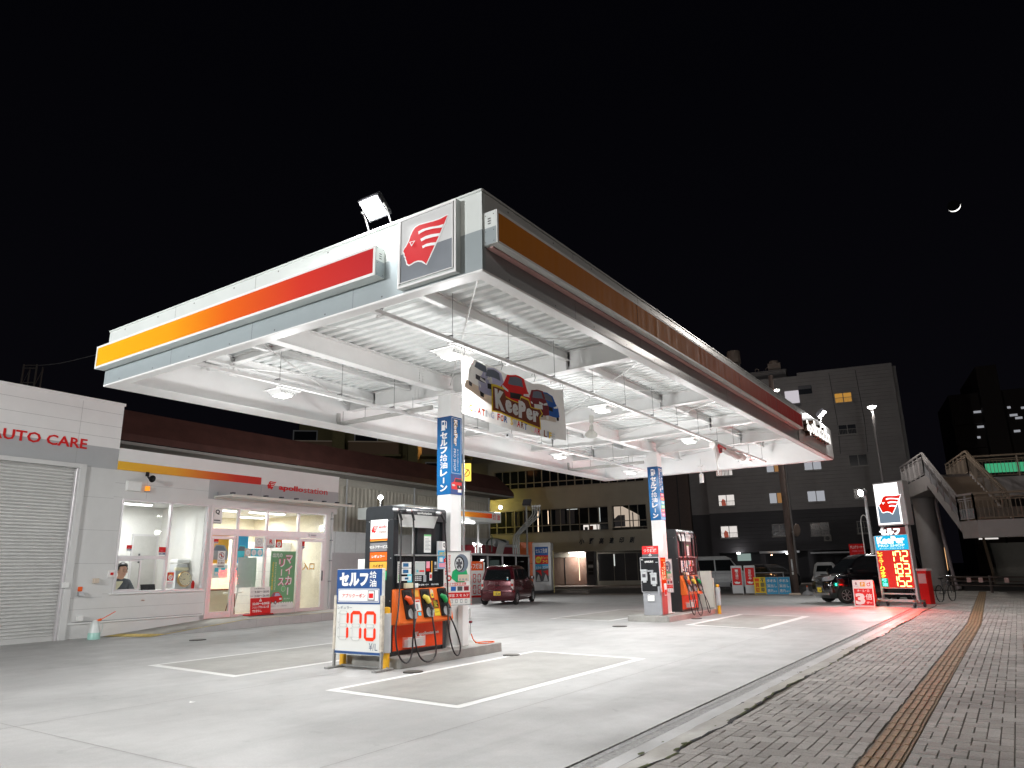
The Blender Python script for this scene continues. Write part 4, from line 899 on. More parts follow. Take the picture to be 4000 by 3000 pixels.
# LED price board (standing sign)
t_ = thing("price_board", "standing white and blue board with red segment price 170 before the near pump", "price board", (-9.84, 8.92, 0))
f = Fr((0, 0, 0), (1, 0, 0), (0, 0, 1))
q = MB(); q.obox(f, 0, 1.09, .235, 1.615, -.07, 0, M("board_white", (.70, .71, .68), .3, noise=.02)); q.build("panel", t_, bevel=.004)
q = MB(); c = .003; bl = M("board_blue", (.022, .075, .23), .3, noise=.03)
q.rect(f, .005, 1.04, 1.085, 1.612, bl, c); q.text("セルフ", f, .07, 1.33, .77, 1.56, P('white'), c+.003, .06); q.text("給", f, .80, 1.46, .96, 1.575, P('white'), c+.003, .03); q.text("油", f, .80, 1.32, .96, 1.44, P('white'), c+.003, .03)
q.rect(f, .05, 1.07, 1.03, 1.29, P('white'), c+.002); q.rect(f, .062, 1.082, 1.018, 1.278, bl, c+.003); q.rect(f, .072, 1.092, 1.008, 1.268, P('white'), c+.004)
q.text("アプリクーポン", f, .15, 1.145, .72, 1.215, P('red'), c+.007, .01); q.rect(f, .77, 1.10, .93, 1.26, P('dgrey'), c+.006); q.rect(f, .785, 1.115, .915, 1.25, P('white'), c+.008); q.rect(f, .80, 1.14, .90, 1.215, P('red'), c+.010)
q.text("レギュラー", f, .05, .955, .40, 1.01, P('slate'), c, .01); q.rect(f, .005, .245, 1.085, .285, bl, c); q.text("¥/L", f, .82, .315, 1.02, .43, P('slate'), c)
DIG = {'0': 'abcdef', '1': 'bc', '2': 'abged', '3': 'abgcd', '4': 'fgbc', '5': 'afgcd', '6': 'afgedc', '7': 'abcf', '8': 'abcdefg', '9': 'abcdfg'}
def segs(q, f, x, y, w_, h, s_, on, off, t, c, sl=0):
    hh = h/2; g_ = t*.16
    def hb(yy): return [(x+g_+t*.4, yy), (x+t, yy+t/2), (x+w_-t, yy+t/2), (x+w_-g_-t*.4, yy), (x+w_-t, yy-t/2), (x+t, yy-t/2)]
    def vb(xx, y0, y1): return [(xx, y0+g_+t*.3), (xx-t/2, y0+t*.9), (xx-t/2, y1-t*.9), (xx, y1-g_-t*.3), (xx+t/2, y1-t*.9), (xx+t/2, y0+t*.9)]
    S_ = {'a': hb(y+h-t/2), 'd': hb(y+t/2), 'g': hb(y+hh), 'f': vb(x+t/2, y+hh, y+h), 'b': vb(x+w_-t/2, y+hh, y+h), 'e': vb(x+t/2, y, y+hh), 'c': vb(x+w_-t/2, y, y+hh)}
    for k_, pts in S_.items():
        pts = [(a+(b-y)*sl, b) for a, b in pts]
        if k_ in DIG[s_]: q.poly(f, pts, on, c)
        elif off: q.poly(f, pts, off, c)
        if off and k_ not in DIG[s_]:
            cx = sum(p[0] for p in pts)/6; cy = sum(p[1] for p in pts)/6; q.poly(f, [((a-cx)*.78+cx, (b-cy)*.78+cy) for a, b in pts], M("board_white", (.70, .71, .68), .3), c+.001)
on = Emit("segment_on", (.80, .045, .01), 1.0); off = M("segment_line", (.52, .54, .52), .4, noise=0)
for x, d in ((.06, '1'), (.37, '7'), (.70, '0')): segs(q, f, x, .46, .27, .47, d, M("flap_orange", (.82, .035, .006), .5, es=.10, ec=(.8, .03, .005), spec=.2), off, .055, c+.002)
q.build("printed_face", t_)
FR = M("worn_cream", (.55, .50, .42), .6, noise=.3, scale=12); q = MB()
for x in (-.035, 1.07): q.box(x, x+.055, -.02, .04, .30, 1.18, FR); q.box(x+.01, x+.045, -.015, .035, 0.02, .30, STL)
for x in (-.06, 1.045): q.box(x, x+.10, -.16, .26, .0, .035, STL)
q.box(0, 1.09, .16, .19, .02, .05, STL); q.build("stand", t_, bevel=.004)
# air/water post by the pillar
t_ = thing("water_post", "white service post with tap and chain at the near pillar foot", "water tap", (-8.98, 11.28, .17)); q = MB(); q.box(-.02, .10, -.05, .14, 0, .75, WH); q.build("post", t_, bevel=.01)
q = MB(); q.tube([(.06, .16, .66), (.06, .22, .68), (.06, .235, .60), (.06, .235, .5)], .018, WH, 8, smooth=1); q.cyl((.06, .235, .5), (.06, .235, .28), .012, .012, MET, 8); q.cyl((.06, .22, .42), (.06, .27, .42), .025, .025, P('maroon'), 8); q.cyl((.06, .235, .28), (.06, .235, .20), .02, .014, MET, 8); q.build("tap", t_)
q = MB(); q.tube([(-8.90, 11.52, .37), (-8.88, 11.56, .24), (-8.8, 11.65, .18), (-8.70, 11.9, .185), (-8.78, 12.15, .185), (-8.95, 12.05, .185), (-8.98, 11.75, .185)], .009, P('orange'), 6, smooth=2); o = q.build("orange_hose", smooth=60); tag(o, "thin orange hose lying on the near island behind the pump", "hose")
# cash machine
t_ = thing("cash_machine", "black and grey fuel payment machine with red side on the far island", "cash machine", (-9.40, 20.52, .17)); W, D, H = .60, .45, 1.66
q = MB(); q.box(.02, W, 0, D, 0, .65, M("machine_grey", (.30, .31, .33), .35, noise=.05)); q.box(-.0, W+.02, -.03, D, .65, H, M("machine_edge", (.5, .5, .52), .3, noise=.03)); q.build("cabinet", t_, bevel=.008)
f = Fr((0, -.03, 0), (1, 0, 0), (0, 0, 1)); q = MB(); q.rect(f, .02, .67, W, H-.015, M("panel_black", (.015, .016, .018), .22), .003); q.text("自動精算機", f, .16, 1.50, .44, 1.56, P('white'), .006, .03); q.text("NEC", f, .035, 1.58, .11, 1.61, P('white'), .006, .03)
q.rect(f, .50, 1.50, .58, 1.52, P('grey'), .006); q.build("front_panel", t_)
for x, z in ((.03, .98), (.33, .88)):
    q = MB(); q.obox(f, x, x+.19, z, z+.28, .0, .05, M("bezel_grey", (.50, .52, .53), .3, noise=.04)); q.obox(f, x-.01, x+.20, z+.28, z+.33, 0, .07, M("bezel_grey", (.5, .52, .53), .3)); q.rect(f, x+.04, z+.10, x+.15, z+.20, P('dgrey'), .052); q.obox(f, x+.04, x+.15, z-.05, z, 0, .03, P('lgrey')); q.build("cash_slot", t_, bevel=.006)
q = MB(); q.obox(f, .22, .36, 1.24, 1.29, 0, .05, P('grey')); q.obox(f, .36, .42, 1.16, 1.29, 0, .05, P('grey')); q.build("pipe_guard", t_, bevel=.006); q = MB(); q.obox(f, .535, .59, .60, .82, .0, .05, P('grey')); q.build("handle", t_, bevel=.006); q = MB(); q.obox(f, .18, .40, .40, .57, -.0, .012, P('white')); q.obox(f, .21, .26, .55, .60, .0, .03, P('lgrey')); q.build("paper_pocket", t_, bevel=.006)
g2 = Fr((W+.022, 0, 0), (0, 1, 0), (0, 0, 1)); q = MB(); q.rect(g2, .05, .65, D-.02, H-.02, Emit("lit_red", (.85, .05, .01), 1.15), .003); q.rect(g2, .04, .02, D-.03, .65, M("dull_red", (.32, .05, .05), .4), -.015); q.text("CHANGE", g2, .09, 1.55, .38, 1.59, P('yellow'), .006)
q.vtext("つり銭機", g2, .25, .98, .37, 1.52, Emit("lit_cream", (1, .9, .55), 1.2), .006, .04, .85); q.vtext("こちら", g2, .10, .98, .21, 1.36, Emit("lit_cream", (1, .9, .55), 1.2), .006, .04, .85); q.rect(g2, .18, .55, .38, .90, P('white'), .008); q.rect(g2, .20, .57, .36, .72, P('red'), .010)
q.build("lit_side_panel", t_)
q = MB(); f3 = Fr((.08, -.02, H+.002), (1, 0, 0), (0, .08, 1)); q.obox(f3, 0, .52, 0, .33, -.02, 0, P('red')); q.rect(f3, .0, .0, .52, .09, P('dgrey'), .002); q.disc(f3, .26, .06, .10, P('dgrey'), .0025, 20, .05); q.text("つり銭機", f3, .05, .14, .47, .25, Emit("lit_white", (1, .95, .9), 1.1), .005, .05, .15); q.text("CHANGE", f3, .15, .275, .37, .30, P('white'), .004)
q.ring(f3, .24, .05, .014, .024, P('white'), .005, 12); q.ring(f3, .28, .05, .014, .024, P('white'), .005, 12); q.ring(f3, .26, .08, .014, .024, P('white'), .005, 12); q.build("top_sign", t_)
# splash wall at far island
t_ = thing("screen_board", "plain cream upright board beyond the far pump", "screen", (-8.75, 24.35, 0), R(30)); q = MB(); q.box(-.28, .15, -.02, .02, .20, 1.38, M("cream_board", (.62, .61, .55), .4, noise=.05)); q.box(.15, .21, -.03, .03, 0, 1.15, M("cream_board", (.62, .61, .55), .4)); q.box(-.44, -.40, -.02, .02, 0, .2, STL); q.build("board", t_, bevel=.006)

# ================================================================== SHOP
SP = Vector((-20.95, 9.6, 0)); SR = R(93)
def shopw(s, p, z=0): return SP+Vector((math.cos(SR)*s-math.sin(SR)*p, math.sin(SR)*s+math.cos(SR)*p, z))
shop = thing("service_shop", "long white garage and lit shop building with roller shutter, window and glass doors", "building", SP, SR)
SW = M("shop_wall", (.66, .66, .65), .5, noise=.04, scale=1.5); SG = M("shop_grey", (.43, .44, .45), .5, noise=.04, scale=1.5); SF = M("shop_white", (.80, .80, .79), .45, noise=.03, scale=2)
SEAM = M("panel_seam", (.30, .30, .30), .7, noise=0); ALU = M("frame_alu", (.62, .60, .61), .35, .3, noise=.04, scale=5)
GLS = Glass("shop_glass", (.97, .985, .98), .025)
f = Fr((0, 0, 0), (1, 0, 0), (0, 0, 1)); T = -.16
q = MB() # garage
q.obox(f, -9, -6.2, 0, 4.57, T, 0, SW); q.obox(f, -.13, .93, 0, 4.57, T, 0, SW); q.obox(f, -9, .93, 4.57, 5.17, T, 0, SG); q.obox(f, -9, .93, 5.17, 6.46, T, .0, SF); q.obox(f, -9, .96, 6.44, 6.52, T-.02, .03, SF)
q.box(.77, .93, .16, 9, 3.9, 6.46, SF); q.box(-9, .93, 8.9, 9, 0, 6.4, SW); q.box(-9, .93, .16, 9, 6.3, 6.36, SW)
for z in (5.46, 5.80, 6.18): q.obox(f, -9, .93, z-.003, z+.003, 0, .001, SEAM)
for s_ in (-3.2, -.25): q.obox(f, s_-.003, s_+.003, 4.57, 6.4, 0, .001, SEAM)
for z in (1.05, 1.95, 2.85, 3.75): q.obox(f, .05, .93, z-.003, z+.003, 0, .001, SEAM)
q.build("garage_wall", shop)
q = MB(); q.obox(f, -.13, .05, 0, 4.62, 0, .07, SW); q.obox(f, -6.3, -.13, 4.50, 4.62, -.02, .07, SW); q.obox(f, -.19, -.13, 0, 4.5, -.10, .02, ALU); q.build("shutter_frame", shop, bevel=.006)
q = MB(); z = .02; SHM = M("shutter_slat", (.60, .60, .585), .4, .2, noise=.05, scale=1.5)
while z < 4.46:
    q.mesh([(-6.2, .10, z), (-.19, .10, z), (-.19, .075, z+.03), (-6.2, .075, z+.03), (-6.2, .075, z+.062), (-.19, .075, z+.062), (-.19, .105, z+.085), (-6.2, .105, z+.085)], [(0, 1, 2, 3), (3, 2, 5, 4), (4, 5, 6, 7)], SHM); z += .085
q.box(-6.2, -.19, .06, .11, .0, .12, SHM); q.build("roller_shutter", shop)
q = MB(); q.text("AUTO CARE", f, -2.44, 5.045, 0.0, 5.325, P('red'), .014, .018, depth=.012); q.build("wall_lettering", shop)
q = MB() # shop front wall
q.obox(f, .93, 1.19, .42, 4.57, T, 0, SW); q.obox(f, 1.19, 4.06, .42, 1.13, T, 0, SW); q.obox(f, 1.19, 4.06, 3.76, 4.57, T, 0, SW); q.obox(f, 4.06, 4.19, .25, 4.57, T, 0, SW)
q.obox(f, .93, 4.19, 0, .37, T, .0, SW); q.obox(f, 4.19, 9.72, 3.76, 3.96, T, 0, SW); q.obox(f, 9.22, 9.50, .25, 3.76, T, 0, SW)
q.obox(f, .93, 6.05, 4.575, 4.83, T, .0, SF); q.obox(f, 6.05, 9.74, 3.96, 4.60, T, .02, SG); q.obox(f, 4.0, 6.05, 3.96, 4.575, T, .012, SG); q.obox(f, 6.05, 9.74, 4.60, 5.18, T, .02, SF); q.obox(f, .935, 6.05, 4.83, 5.18, T, .02, SF)
q.obox(f, .93, 9.76, 5.18, 5.205, T-.03, .035, SF); q.box(9.58, 9.72, .16, 6.5, .25, 5.15, SF); q.box(.93, 9.72, .18, 6.5, 4.9, 4.95, SW); q.box(.93, 9.7, 6.4, 6.5, .25, 4.9, SW)
for z in (1.13, 1.95, 2.85, 3.80, 4.2): q.obox(f, .93, 1.19, z-.003, z+.003, 0, .001, SEAM)
q.obox(f, .93, 4.06, 4.197, 4.203, 0, .001, SEAM); q.obox(f, 1.9, 1.906, 3.8, 4.57, 0, .001, SEAM); q.obox(f, .06, 4.15, .745, .751, 0, .001, SEAM)
q.build("shop_wall", shop)
q = MB(); q.obox(f, .06, 4.14, .375, .415, 0, .05, SF); q.obox(f, .2, 4.1, .415, .425, .0, .035, P('dgrey')); q.build("kick_rail", shop)
BG = Ramp("bar_gradient_shop", 'X', .93, 6.02, [(0, (.85, .47, .02)), (.35, (.85, .38, .02)), (.6, (.75, .14, .015)), (.8, (.62, .03, .01)), (1, (.60, .015, .01))], .35)
q = MB(); q.obox(f, .935, 6.02, 4.58, 4.83, .0, .022, BG); q.build("gradient_bar", shop)
q = MB(); crest(q, f, 6.28, 4.44, .30, P('red'), P('white'), .03, False); q.text("apollo", f, 6.80, 4.42, 7.94, 4.66, P('red'), .03, .035, depth=.008); q.text("station", f, 7.97, 4.46, 9.15, 4.67, P('red'), .03, .0, depth=.008); q.build("shop_sign", shop)
# window
q = MB(); q.frame(f, 1.19, 1.13, 4.06, 3.76, .05, ALU, -.10, .03); q.obox(f, 2.72, 2.79, 1.18, 3.71, -.08, .02, ALU); q.obox(f, 1.24, 2.72, 2.06, 2.16, -.08, .015, ALU); q.obox(f, 1.10, 4.10, 1.10, 1.135, 0, .06, SF)
q.build("window_frame", shop, bevel=.004)
q = MB(); q.frame(f, 1.25, 1.185, 1.99, 2.055, .05, ALU, -.05, -.02); q.build("sliding_sash", shop)
q = MB(); q.obox(f, 1.24, 2.72, 2.16, 3.71, -.05, -.045, GLS); q.obox(f, 1.25, 1.99, 1.2, 2.05, -.035, -.03, GLS); q.obox(f, 1.98, 2.72, 1.18, 2.06, -.065, -.06, GLS); q.obox(f, 2.79, 4.01, 1.18, 3.71, -.05, -.045, GLS); q.build("window_glass", shop)
# shopfront
q = MB(); z0 = .25
q.obox(f, 4.19, 9.22, 3.69, 3.76, -.10, .02, ALU); q.obox(f, 4.19, 4.26, z0, 3.69, -.10, .02, ALU); q.obox(f, 9.13, 9.22, z0, 3.69, -.10, .02, ALU); q.obox(f, 4.26, 9.13, 2.82, 3.04, -.10, .015, ALU)
for s_ in (5.19, 6.39, 7.80): q.obox(f, s_, s_+.08, 3.04, 3.69, -.09, .01, ALU)
for s_ in (5.19, 6.39): q.obox(f, s_, s_+.08, z0, 2.82, -.09, .01, ALU)
q.obox(f, 5.27, 6.39, z0, .33, -.08, .0, ALU); q.obox(f, 6.47, 7.85, z0, .45, -.08, .0, ALU); q.obox(f, 7.84, 7.95, z0, 2.82, -.08, .02, ALU); q.obox(f, 6.47, 7.84, 2.74, 2.82, -.08, .0, ALU)
q.build("shopfront_frame", shop, bevel=.004)
q = MB(); G = [(4.26, 5.19, 3.04, 3.69), (5.27, 6.39, 3.04, 3.69), (6.47, 7.80, 3.04, 3.69), (7.88, 9.13, 3.04, 3.69), (5.27, 6.39, .33, 2.82), (6.47, 7.84, .45, 2.74)]
for a, b, c, d in G: q.obox(f, a, b, c, d, -.05, -.045, GLS)
q.build("shopfront_glass", shop)
d1 = MB(); d1.frame(f, 4.27, z0+.01, 5.18, 2.80, .10, ALU, -.06, .0); d1.obox(f, 4.37, 5.08, z0+.11, .45, -.05, -.0, ALU); d1o = d1.build("hinged_door", shop, bevel=.004)
q = MB(); q.obox(f, 4.37, 5.08, .45, 2.70, -.04, -.035, GLS); q.build("door_glass", d1o)
q = MB(); q.obox(f, 5.11, 5.15, 1.42, 1.50, 0, .03, MET); q.obox(f, 4.98, 5.15, 1.36, 1.375, .03, .045, MET); q.obox(f, 5.10, 5.16, 1.30, 1.36, 0, .02, MET); q.build("door_handle", d1o)
d2 = MB(); d2.frame(f, 7.95, z0+.01, 9.12, 2.80, .11, ALU, -.04, .03); d2o = d2.build("sliding_door", shop, bevel=.004)
q = MB(); q.obox(f, 8.06, 9.01, .37, 2.69, -.01, -.005, GLS); q.build("door_glass", d2o)
q = MB(); q.obox(f, 9.03, 9.06, 1.30, 1.66, .03, .06, P('dgrey')); q.build("door_handle", d2o)
q = MB(); q.obox(f, 8.33, 8.69, 2.885, 2.975, .015, .06, ALU); q.rect(f, 8.38, 2.91, 8.66, 2.95, P('grey'), .062); q.build("door_sensor", shop, bevel=.006)
q = MB(); q.obox(f, 9.42, 9.47, .3, 3.85, .03, .08, P('lgrey')); 
for z in (3.55, 2.75, 2.0, 1.25): q.obox(f, 9.40, 9.49, z, z+.04, .0, .085, P('grey'))
q.build("corner_pipe", shop)
q = MB(); q.obox(f, 4.2, 9.73, 4.02, 4.055, .0, .90, M("awning_white", (.70, .69, .65), .4, noise=.04)); q.obox(f, 4.2, 9.73, 3.985, 4.06, .88, .92, M("awning_edge", (.64, .62, .56), .4, noise=.04)); q.obox(f, 4.2, 9.73, 3.97, 4.07, .0, .06, M("awning_edge", (.64, .62, .56), .4))
for i in range(9): s_ = 4.3+i*.66; q.obox(f, s_, s_+.04, 4.055, 4.10, .02, .82, P('grey')); q.obox(f, s_-.03, s_+.07, 4.09, 4.13, .70, .85, P('dgrey')); q.obox(f, s_, s_+.04, 4.055, 4.2, .0, .05, P('grey'))
q.build("entrance_awning", shop, bevel=.004)
# ramp and platform
q = MB(); RC = concrete("ramp_concrete", (.44, .42, .38), .35); w_ = 1.60
q.mesh([(1.0, 0, .004), (4.15, 0, .24), (9.9, 0, .25), (9.9, -w_, .25), (4.6, -w_, .25), (1.5, -w_, .004)], [(0, 5, 4, 1), (1, 4, 3, 2)], RC)
q.mesh([(1.5, -w_-.001, 0), (4.6, -w_-.001, .25), (9.9, -w_-.001, .25), (9.9, -w_-.001, 0), (4.6, -w_-.001, 0)], [(0, 1, 4), (4, 1, 2, 3)], CON)
for i in range(6): q.box(4.9+i*.9, 4.905+i*.9, -w_-.003, -w_, 0, .25, JT)
q.build("entrance_ramp", shop)
q = MB(); YL = M("yellow_line", (.60, .44, .12), .7, noise=.35, scale=12)
q.mesh([(1.6, -w_+.02, .014), (4.6, -w_+.02, .256), (9.9, -w_+.02, .256), (9.9, -w_+.10, .256), (4.6, -w_+.10, .256), (1.6, -w_+.10, .014)], [(0, 5, 4, 1), (1, 4, 3, 2)], YL)
q.mesh([(1.05, -.1, .012), (1.45, -w_, .008), (1.95, -w_, .045), (1.5, -.1, .045)], [(0, 1, 2, 3)], YL)
for i in range(60): q.box(4.3+i*.08, 4.34+i*.08, -.35, -.08, .25, .256, M("tread_pale", (.5, .47, .4), .7))
q.build("ramp_marking", shop)
# interior shell
IW = M("interior_wall", (.74, .73, .70), .7, noise=.03); IB = M("interior_beige", (.72, .66, .52), .7, noise=.05); IFL = M("interior_floor", (.42, .34, .25), .35, noise=.12, scale=2); ICL = M("interior_ceiling", (.75, .75, .74), .8, noise=.02)
q = MB(); q.box(.93, 9.58, .16, 6.4, .20, .25, IFL); q.build("interior_floor", shop)
q = MB(); q.box(.93, 9.58, .16, 6.4, 3.79, 3.85, ICL); q.build("interior_ceiling", shop)
q = MB(); q.box(.80, .93, .16, 6.4, .25, 3.8, IW); q.box(4.04, 4.14, .16, 2.4, .25, 3.79, IW); q.box(.94, 4.04, 2.4, 2.5, .25, 3.79, IW); q.box(4.04, 4.14, 2.4, 4.6, .25, 3.79, IB); q.box(4.14, 9.58, 4.5, 4.6, .25, 3.79, IB); q.box(9.50, 9.579, .161, 4.5, .25, 3.79, IB)
q.build("interior_partition", shop)
q = MB(); q.frame(Fr((0, 2.399, 0), (1, 0, 0), (0, 0, 1)), 3.05, .25, 3.95, 2.92, .06, ALU, 0, .03); q.box(3.11, 3.89, 2.36, 2.39, .25, 2.86, M("door_grey", (.5, .49, .47), .5)); q.box(1.5, 2.6, 2.37, 2.39, .25, 2.75, M("door_pale", (.66, .66, .64), .5)); q.box(3.3, 3.36, 2.35, 2.36, 2.0, 2.3, P('dgrey')); q.build("interior_door", shop)
# items inside / on the walls
def at(s, p, z): return shopw(s, p, z)
t_ = thing("air_conditioner", "white wall air conditioner inside the office window", "air conditioner", at(1.7, 2.2, 3.0), SR); q = MB(); q.box(-.45, .42, -.05, .18, -.02, .30, P('white')); q.box(-.43, .40, -.055, -.05, .02, .05, P('grey')); q.build("case", t_, bevel=.03, bseg=3)
for i, (s_, p_, L_, tx) in enumerate(((2.2, 1.1, 1.2, "strip light on the office ceiling above the clerk"), (5.5, 1.2, 1.3, "strip light on the shop ceiling behind the hinged door"), (7.4, 1.2, 1.6, "strip light on the shop ceiling above the green banner"), (5.8, 3.2, 1.2, "strip light deep in the shop, seen low behind the door transom"), (8.3, 3.2, 1.2, "strip light deep in the shop toward the far end wall"))):
    t_ = thing("ceiling_light", tx, "ceiling light", at(s_, p_, 3.75), SR, "strip lights inside the shop"); q = MB(); q.box(-L_/2, L_/2, -.11, .11, 0, .04, P('white')); q.build("tray", t_)
    q = MB(); q.box(-L_/2+.03, L_/2-.03, -.08, .08, -.035, 0, Emit("tube_white", (1, .99, .97), 9)); q.build("tube", t_, bevel=.01); area("tube_light", (0, 0, -.05), (0, 0, -1), 34, L_, .14, parent=t_)
# desk
t_ = thing("office_desk", "white counter desk behind the office window", "desk", at(2.6, .75, .25), SR); q = MB(); q.box(-1.6, 1.35, -.5, .25, .86, .93, P('white')); q.build("top", t_, bevel=.006); q = MB(); q.box(-1.55, -1.5, -.45, .2, 0, .86, P('lgrey')); q.build("leg", t_); q = MB(); q.box(1.28, 1.33, -.45, .2, 0, .86, P('lgrey')); q.build("leg", t_)
t_ = thing("wall_clock", "round gold rimmed clock leaning on the office window sill", "clock", at(3.63, .32, 1.47), SR); k_ = Fr((0, 0, 0), (1, 0, 0), (0, .12, 1)); q = MB(); q.lathe([(0, .235), (.04, .24), (.07, .225), (.07, .0)], (0, .03, 0), (0, -1, .12), M("clock_gold", (.30, .20, .08), .3, .8), 32); q.build("rim", t_, smooth=40)
q = MB(); q.disc(k_, 0, .005, .205, P('cream'), .05, 32)
for i in range(12): t = R(90-30*i); n_ = str(i or 12); q.text(n_, k_, .16*math.cos(t)-.018, .16*math.sin(t)-.02, .16*math.cos(t)+.018, .16*math.sin(t)+.022, P('slate'), .054)
for t, l_ in ((R(200), .10), (R(185), .14)): q.poly(k_, [(l_*math.cos(t), l_*math.sin(t)), (.008*math.cos(t+1.57), .008*math.sin(t+1.57)), (.008*math.cos(t-1.57), .008*math.sin(t-1.57))], P('black'), .056)
q.build("dial", t_)
t_ = thing("laptop_screen", "black tablet screen tilted on the counter in the office window", "tablet", at(2.55, .42, 1.18), SR); q = MB(); q.obox(Fr((0, 0, 0), (1, 0, 0), (.12, .5, .85)), -.24, .22, 0, .20, -.02, 0, P('black')); q.build("screen", t_, bevel=.005); q = MB(); q.box(-.2, .2, 0, .2, 0, .015, P('dgrey')); q.build("base", t_)
t_ = thing("monitor_back", "pale curved back of a monitor before the clerk", "monitor", at(1.55, .42, 1.18), SR); q = MB(); q.poly(Fr((0, 0, 0), (1, 0, 0), (0, .1, 1)), [(-.32, 0), (-.02, 0), (.10, .12), (.20, .26), (.18, .28), (-.32, .26)], P('cream'), .0); q.box(-.32, -.0, .01, .05, .0, .26, P('cream')); q.build("shell", t_); q = MB(); q.box(-.2, .0, 0, .15, 0, .02, P('lgrey')); q.build("foot", t_)
t_ = thing("drinks_dispenser", "white and grey desk machine at the right end of the office counter", "machine", at(3.78, .85, 1.18), SR); q = MB(); q.box(-.2, .2, -.15, .2, 0, .75, P('lgrey')); q.build("case", t_, bevel=.01); q = MB(); q.box(-.22, .22, -.2, .2, .78, .9, P('white')); q.box(-.25, .2, -.22, -.1, .55, .65, P('cream')); q.build("roll", t_, bevel=.02)
t_ = thing("red_jar", "small red jar on the office counter right of the clock", "jar", at(3.93, .30, 1.18), SR); q = MB(); q.lathe([(0, .045), (.18, .05), (.20, .03), (.24, .03), (.24, 0)], (0, 0, 0), (0, 0, 1), P('red'), 14); q.build("jar", t_, smooth=40)
def sticker(name, label, s0, z0_, s1, z1, fn, c=.004, cat="sticker", grp=None, off=0.0):
    q = MB(); k = Fr((0, 0, 0), (1, 0, 0), (0, 0, 1)); q.rect(k, 0, 0, s1-s0, z1-z0_, P('white'), .002); q.rect(k, 0, 0, s1-s0, z1-z0_, P('lgrey'), .0); fn(q, k, s1-s0, z1-z0_)
    o = q.build(name, loc=shopw(s0, off, z0_), rz=SR); tag(o, label, cat, grp); return o
def fsec(q, k, w, h): q.rect(k, 0, h*.36, w, h, P('red'), .003); q.text("SECOM", k, w*.05, h*.06, w*.95, h*.30, P('navy'), .005, .03); q.rect(k, w*.3, h*.5, w*.7, h*.55, P('pink'), .005)
sticker("security_sticker", "red and white security sticker on the office window's left pane", 1.50, 2.30, 1.66, 2.46, fsec, grp="security stickers on the shop glass", off=.043)
sticker("security_sticker", "red and white security sticker beside the office window's mullion", 2.50, 2.18, 2.72, 2.42, fsec, grp="security stickers on the shop glass", off=.043)
sticker("security_sticker", "red security sticker at the top left of the hinged glass door", 4.34, 2.56, 4.51, 2.70, fsec, grp="security stickers on the shop glass", off=.0)
sticker("security_sticker", "red security sticker at the top left of the sliding entrance door", 8.02, 2.44, 8.13, 2.70, fsec, grp="security stickers on the shop glass", off=-.035)
def fd(q, k, w, h): q.rect(k, 0, h*.0, w, h, P('red'), .003); q.disc(k, w/2, h*.42, w*.34, P('white'), .005, 20, h*.36); q.ring(k, w*.48, h*.36, w*.10, w*.17, P('red'), .007, 14); q.rect(k, w*.6, h*.34, w*.66, h*.62, P('red'), .007); q.disc(k, w*.35, h*.74, w*.13, P('amber'), .007, 12); q.disc(k, w*.65, h*.74, w*.13, P('amber'), .007, 12)
sticker("points_card_sticker", "red sticker with a white pouch mark on the office window", 2.86, 1.44, 3.07, 1.68, fd, off=.043, grp="red pouch stickers on the shop glass")
sticker("points_card_sticker", "red sticker with a white pouch mark beside the R POINT plate", 6.86, 2.47, 7.14, 2.76, fd, off=.03, grp="red pouch stickers on the shop glass")
sticker("paper_note", "small white note with grey lines under the office window sticker", 2.86, 1.22, 3.07, 1.42, lambda q, k, w, h: [q.rect(k, w*.1, h*(.2+.15*i), w*.85, h*(.24+.15*i), P('pink' if i > 2 else 'grey'), .004) for i in range(5)] and None, off=.043, cat="notice")
def fR(q, k, w, h): q.text("R", k, w*.3, h*.45, w*.68, h*.88, P('red'), .005, .04); q.rect(k, w*.25, h*.38, w*.7, h*.41, P('red'), .005); q.text("POINT", k, w*.08, h*.08, w*.92, h*.27, P('black'), .005, .01)
sticker("point_plate", "grey white plate reading R POINT on the shop glass", 6.47, 2.44, 6.84, 2.80, fR, off=.03, cat="sticker")
def fcirc(q, k, w, h): q.frame(k, 0, 0, w, h, .01, P('grey'), .002, .005); q.ring(k, w/2, h*.58, w*.27, w*.30, P('grey'), .004, 20); q.rect(k, w*.35, h*.55, w*.65, h*.6, P('grey'), .005); q.rect(k, w*.02, 0, w*.98, h*.13, P('red'), .005)
sticker("certificate_sticker", "square white sticker with a grey circle on the shop glass", 5.96, 2.44, 6.33, 2.80, fcirc, off=.03)
def f3(q, k, w, h):
    for i, c_ in enumerate(('beige', 'cyan', 'cyan')): q.rect(k, w*i/3+.003, 0, w*(i+1)/3-.003, h, P(c_), .003); q.disc(k, w*(i+.5)/3, h*.5, w*.13, P('white'), .005, 16, h*.40); q.rect(k, w*(i+.35)/3, h*.4, w*(i+.65)/3, h*.45, P('grey'), .007); q.rect(k, w*(i+.35)/3, h*.55, w*(i+.65)/3, h*.58, P('grey'), .007)
sticker("window_sticker_row", "row of one beige and two teal stickers on the shop glass", 5.58, 2.16, 6.33, 2.42, f3, off=.03)
def fno(q, k, w, h): q.ring(k, w/2, h*.73, w*.30, w*.36, P('maroon'), .004, 20); q.rect(k, w*.44, h*.62, w*.56, h*.80, P('black'), .004); q.disc(k, w/2, h*.84, w*.06, P('black'), .004, 10); q.poly(k, [(w*.24, h*.80), (w*.28, h*.84), (w*.76, h*.66), (w*.72, h*.62)], P('red'), .006); q.text("立入禁止", k, w*.08, h*.22, w*.92, h*.36, P('brown'), .004, .02); q.text("関係者以外", k, w*.12, h*.40, w*.88, h*.48, P('dgrey'), .004); q.rect(k, w*.05, h*.03, w*.95, h*.14, P('grey'), .004)
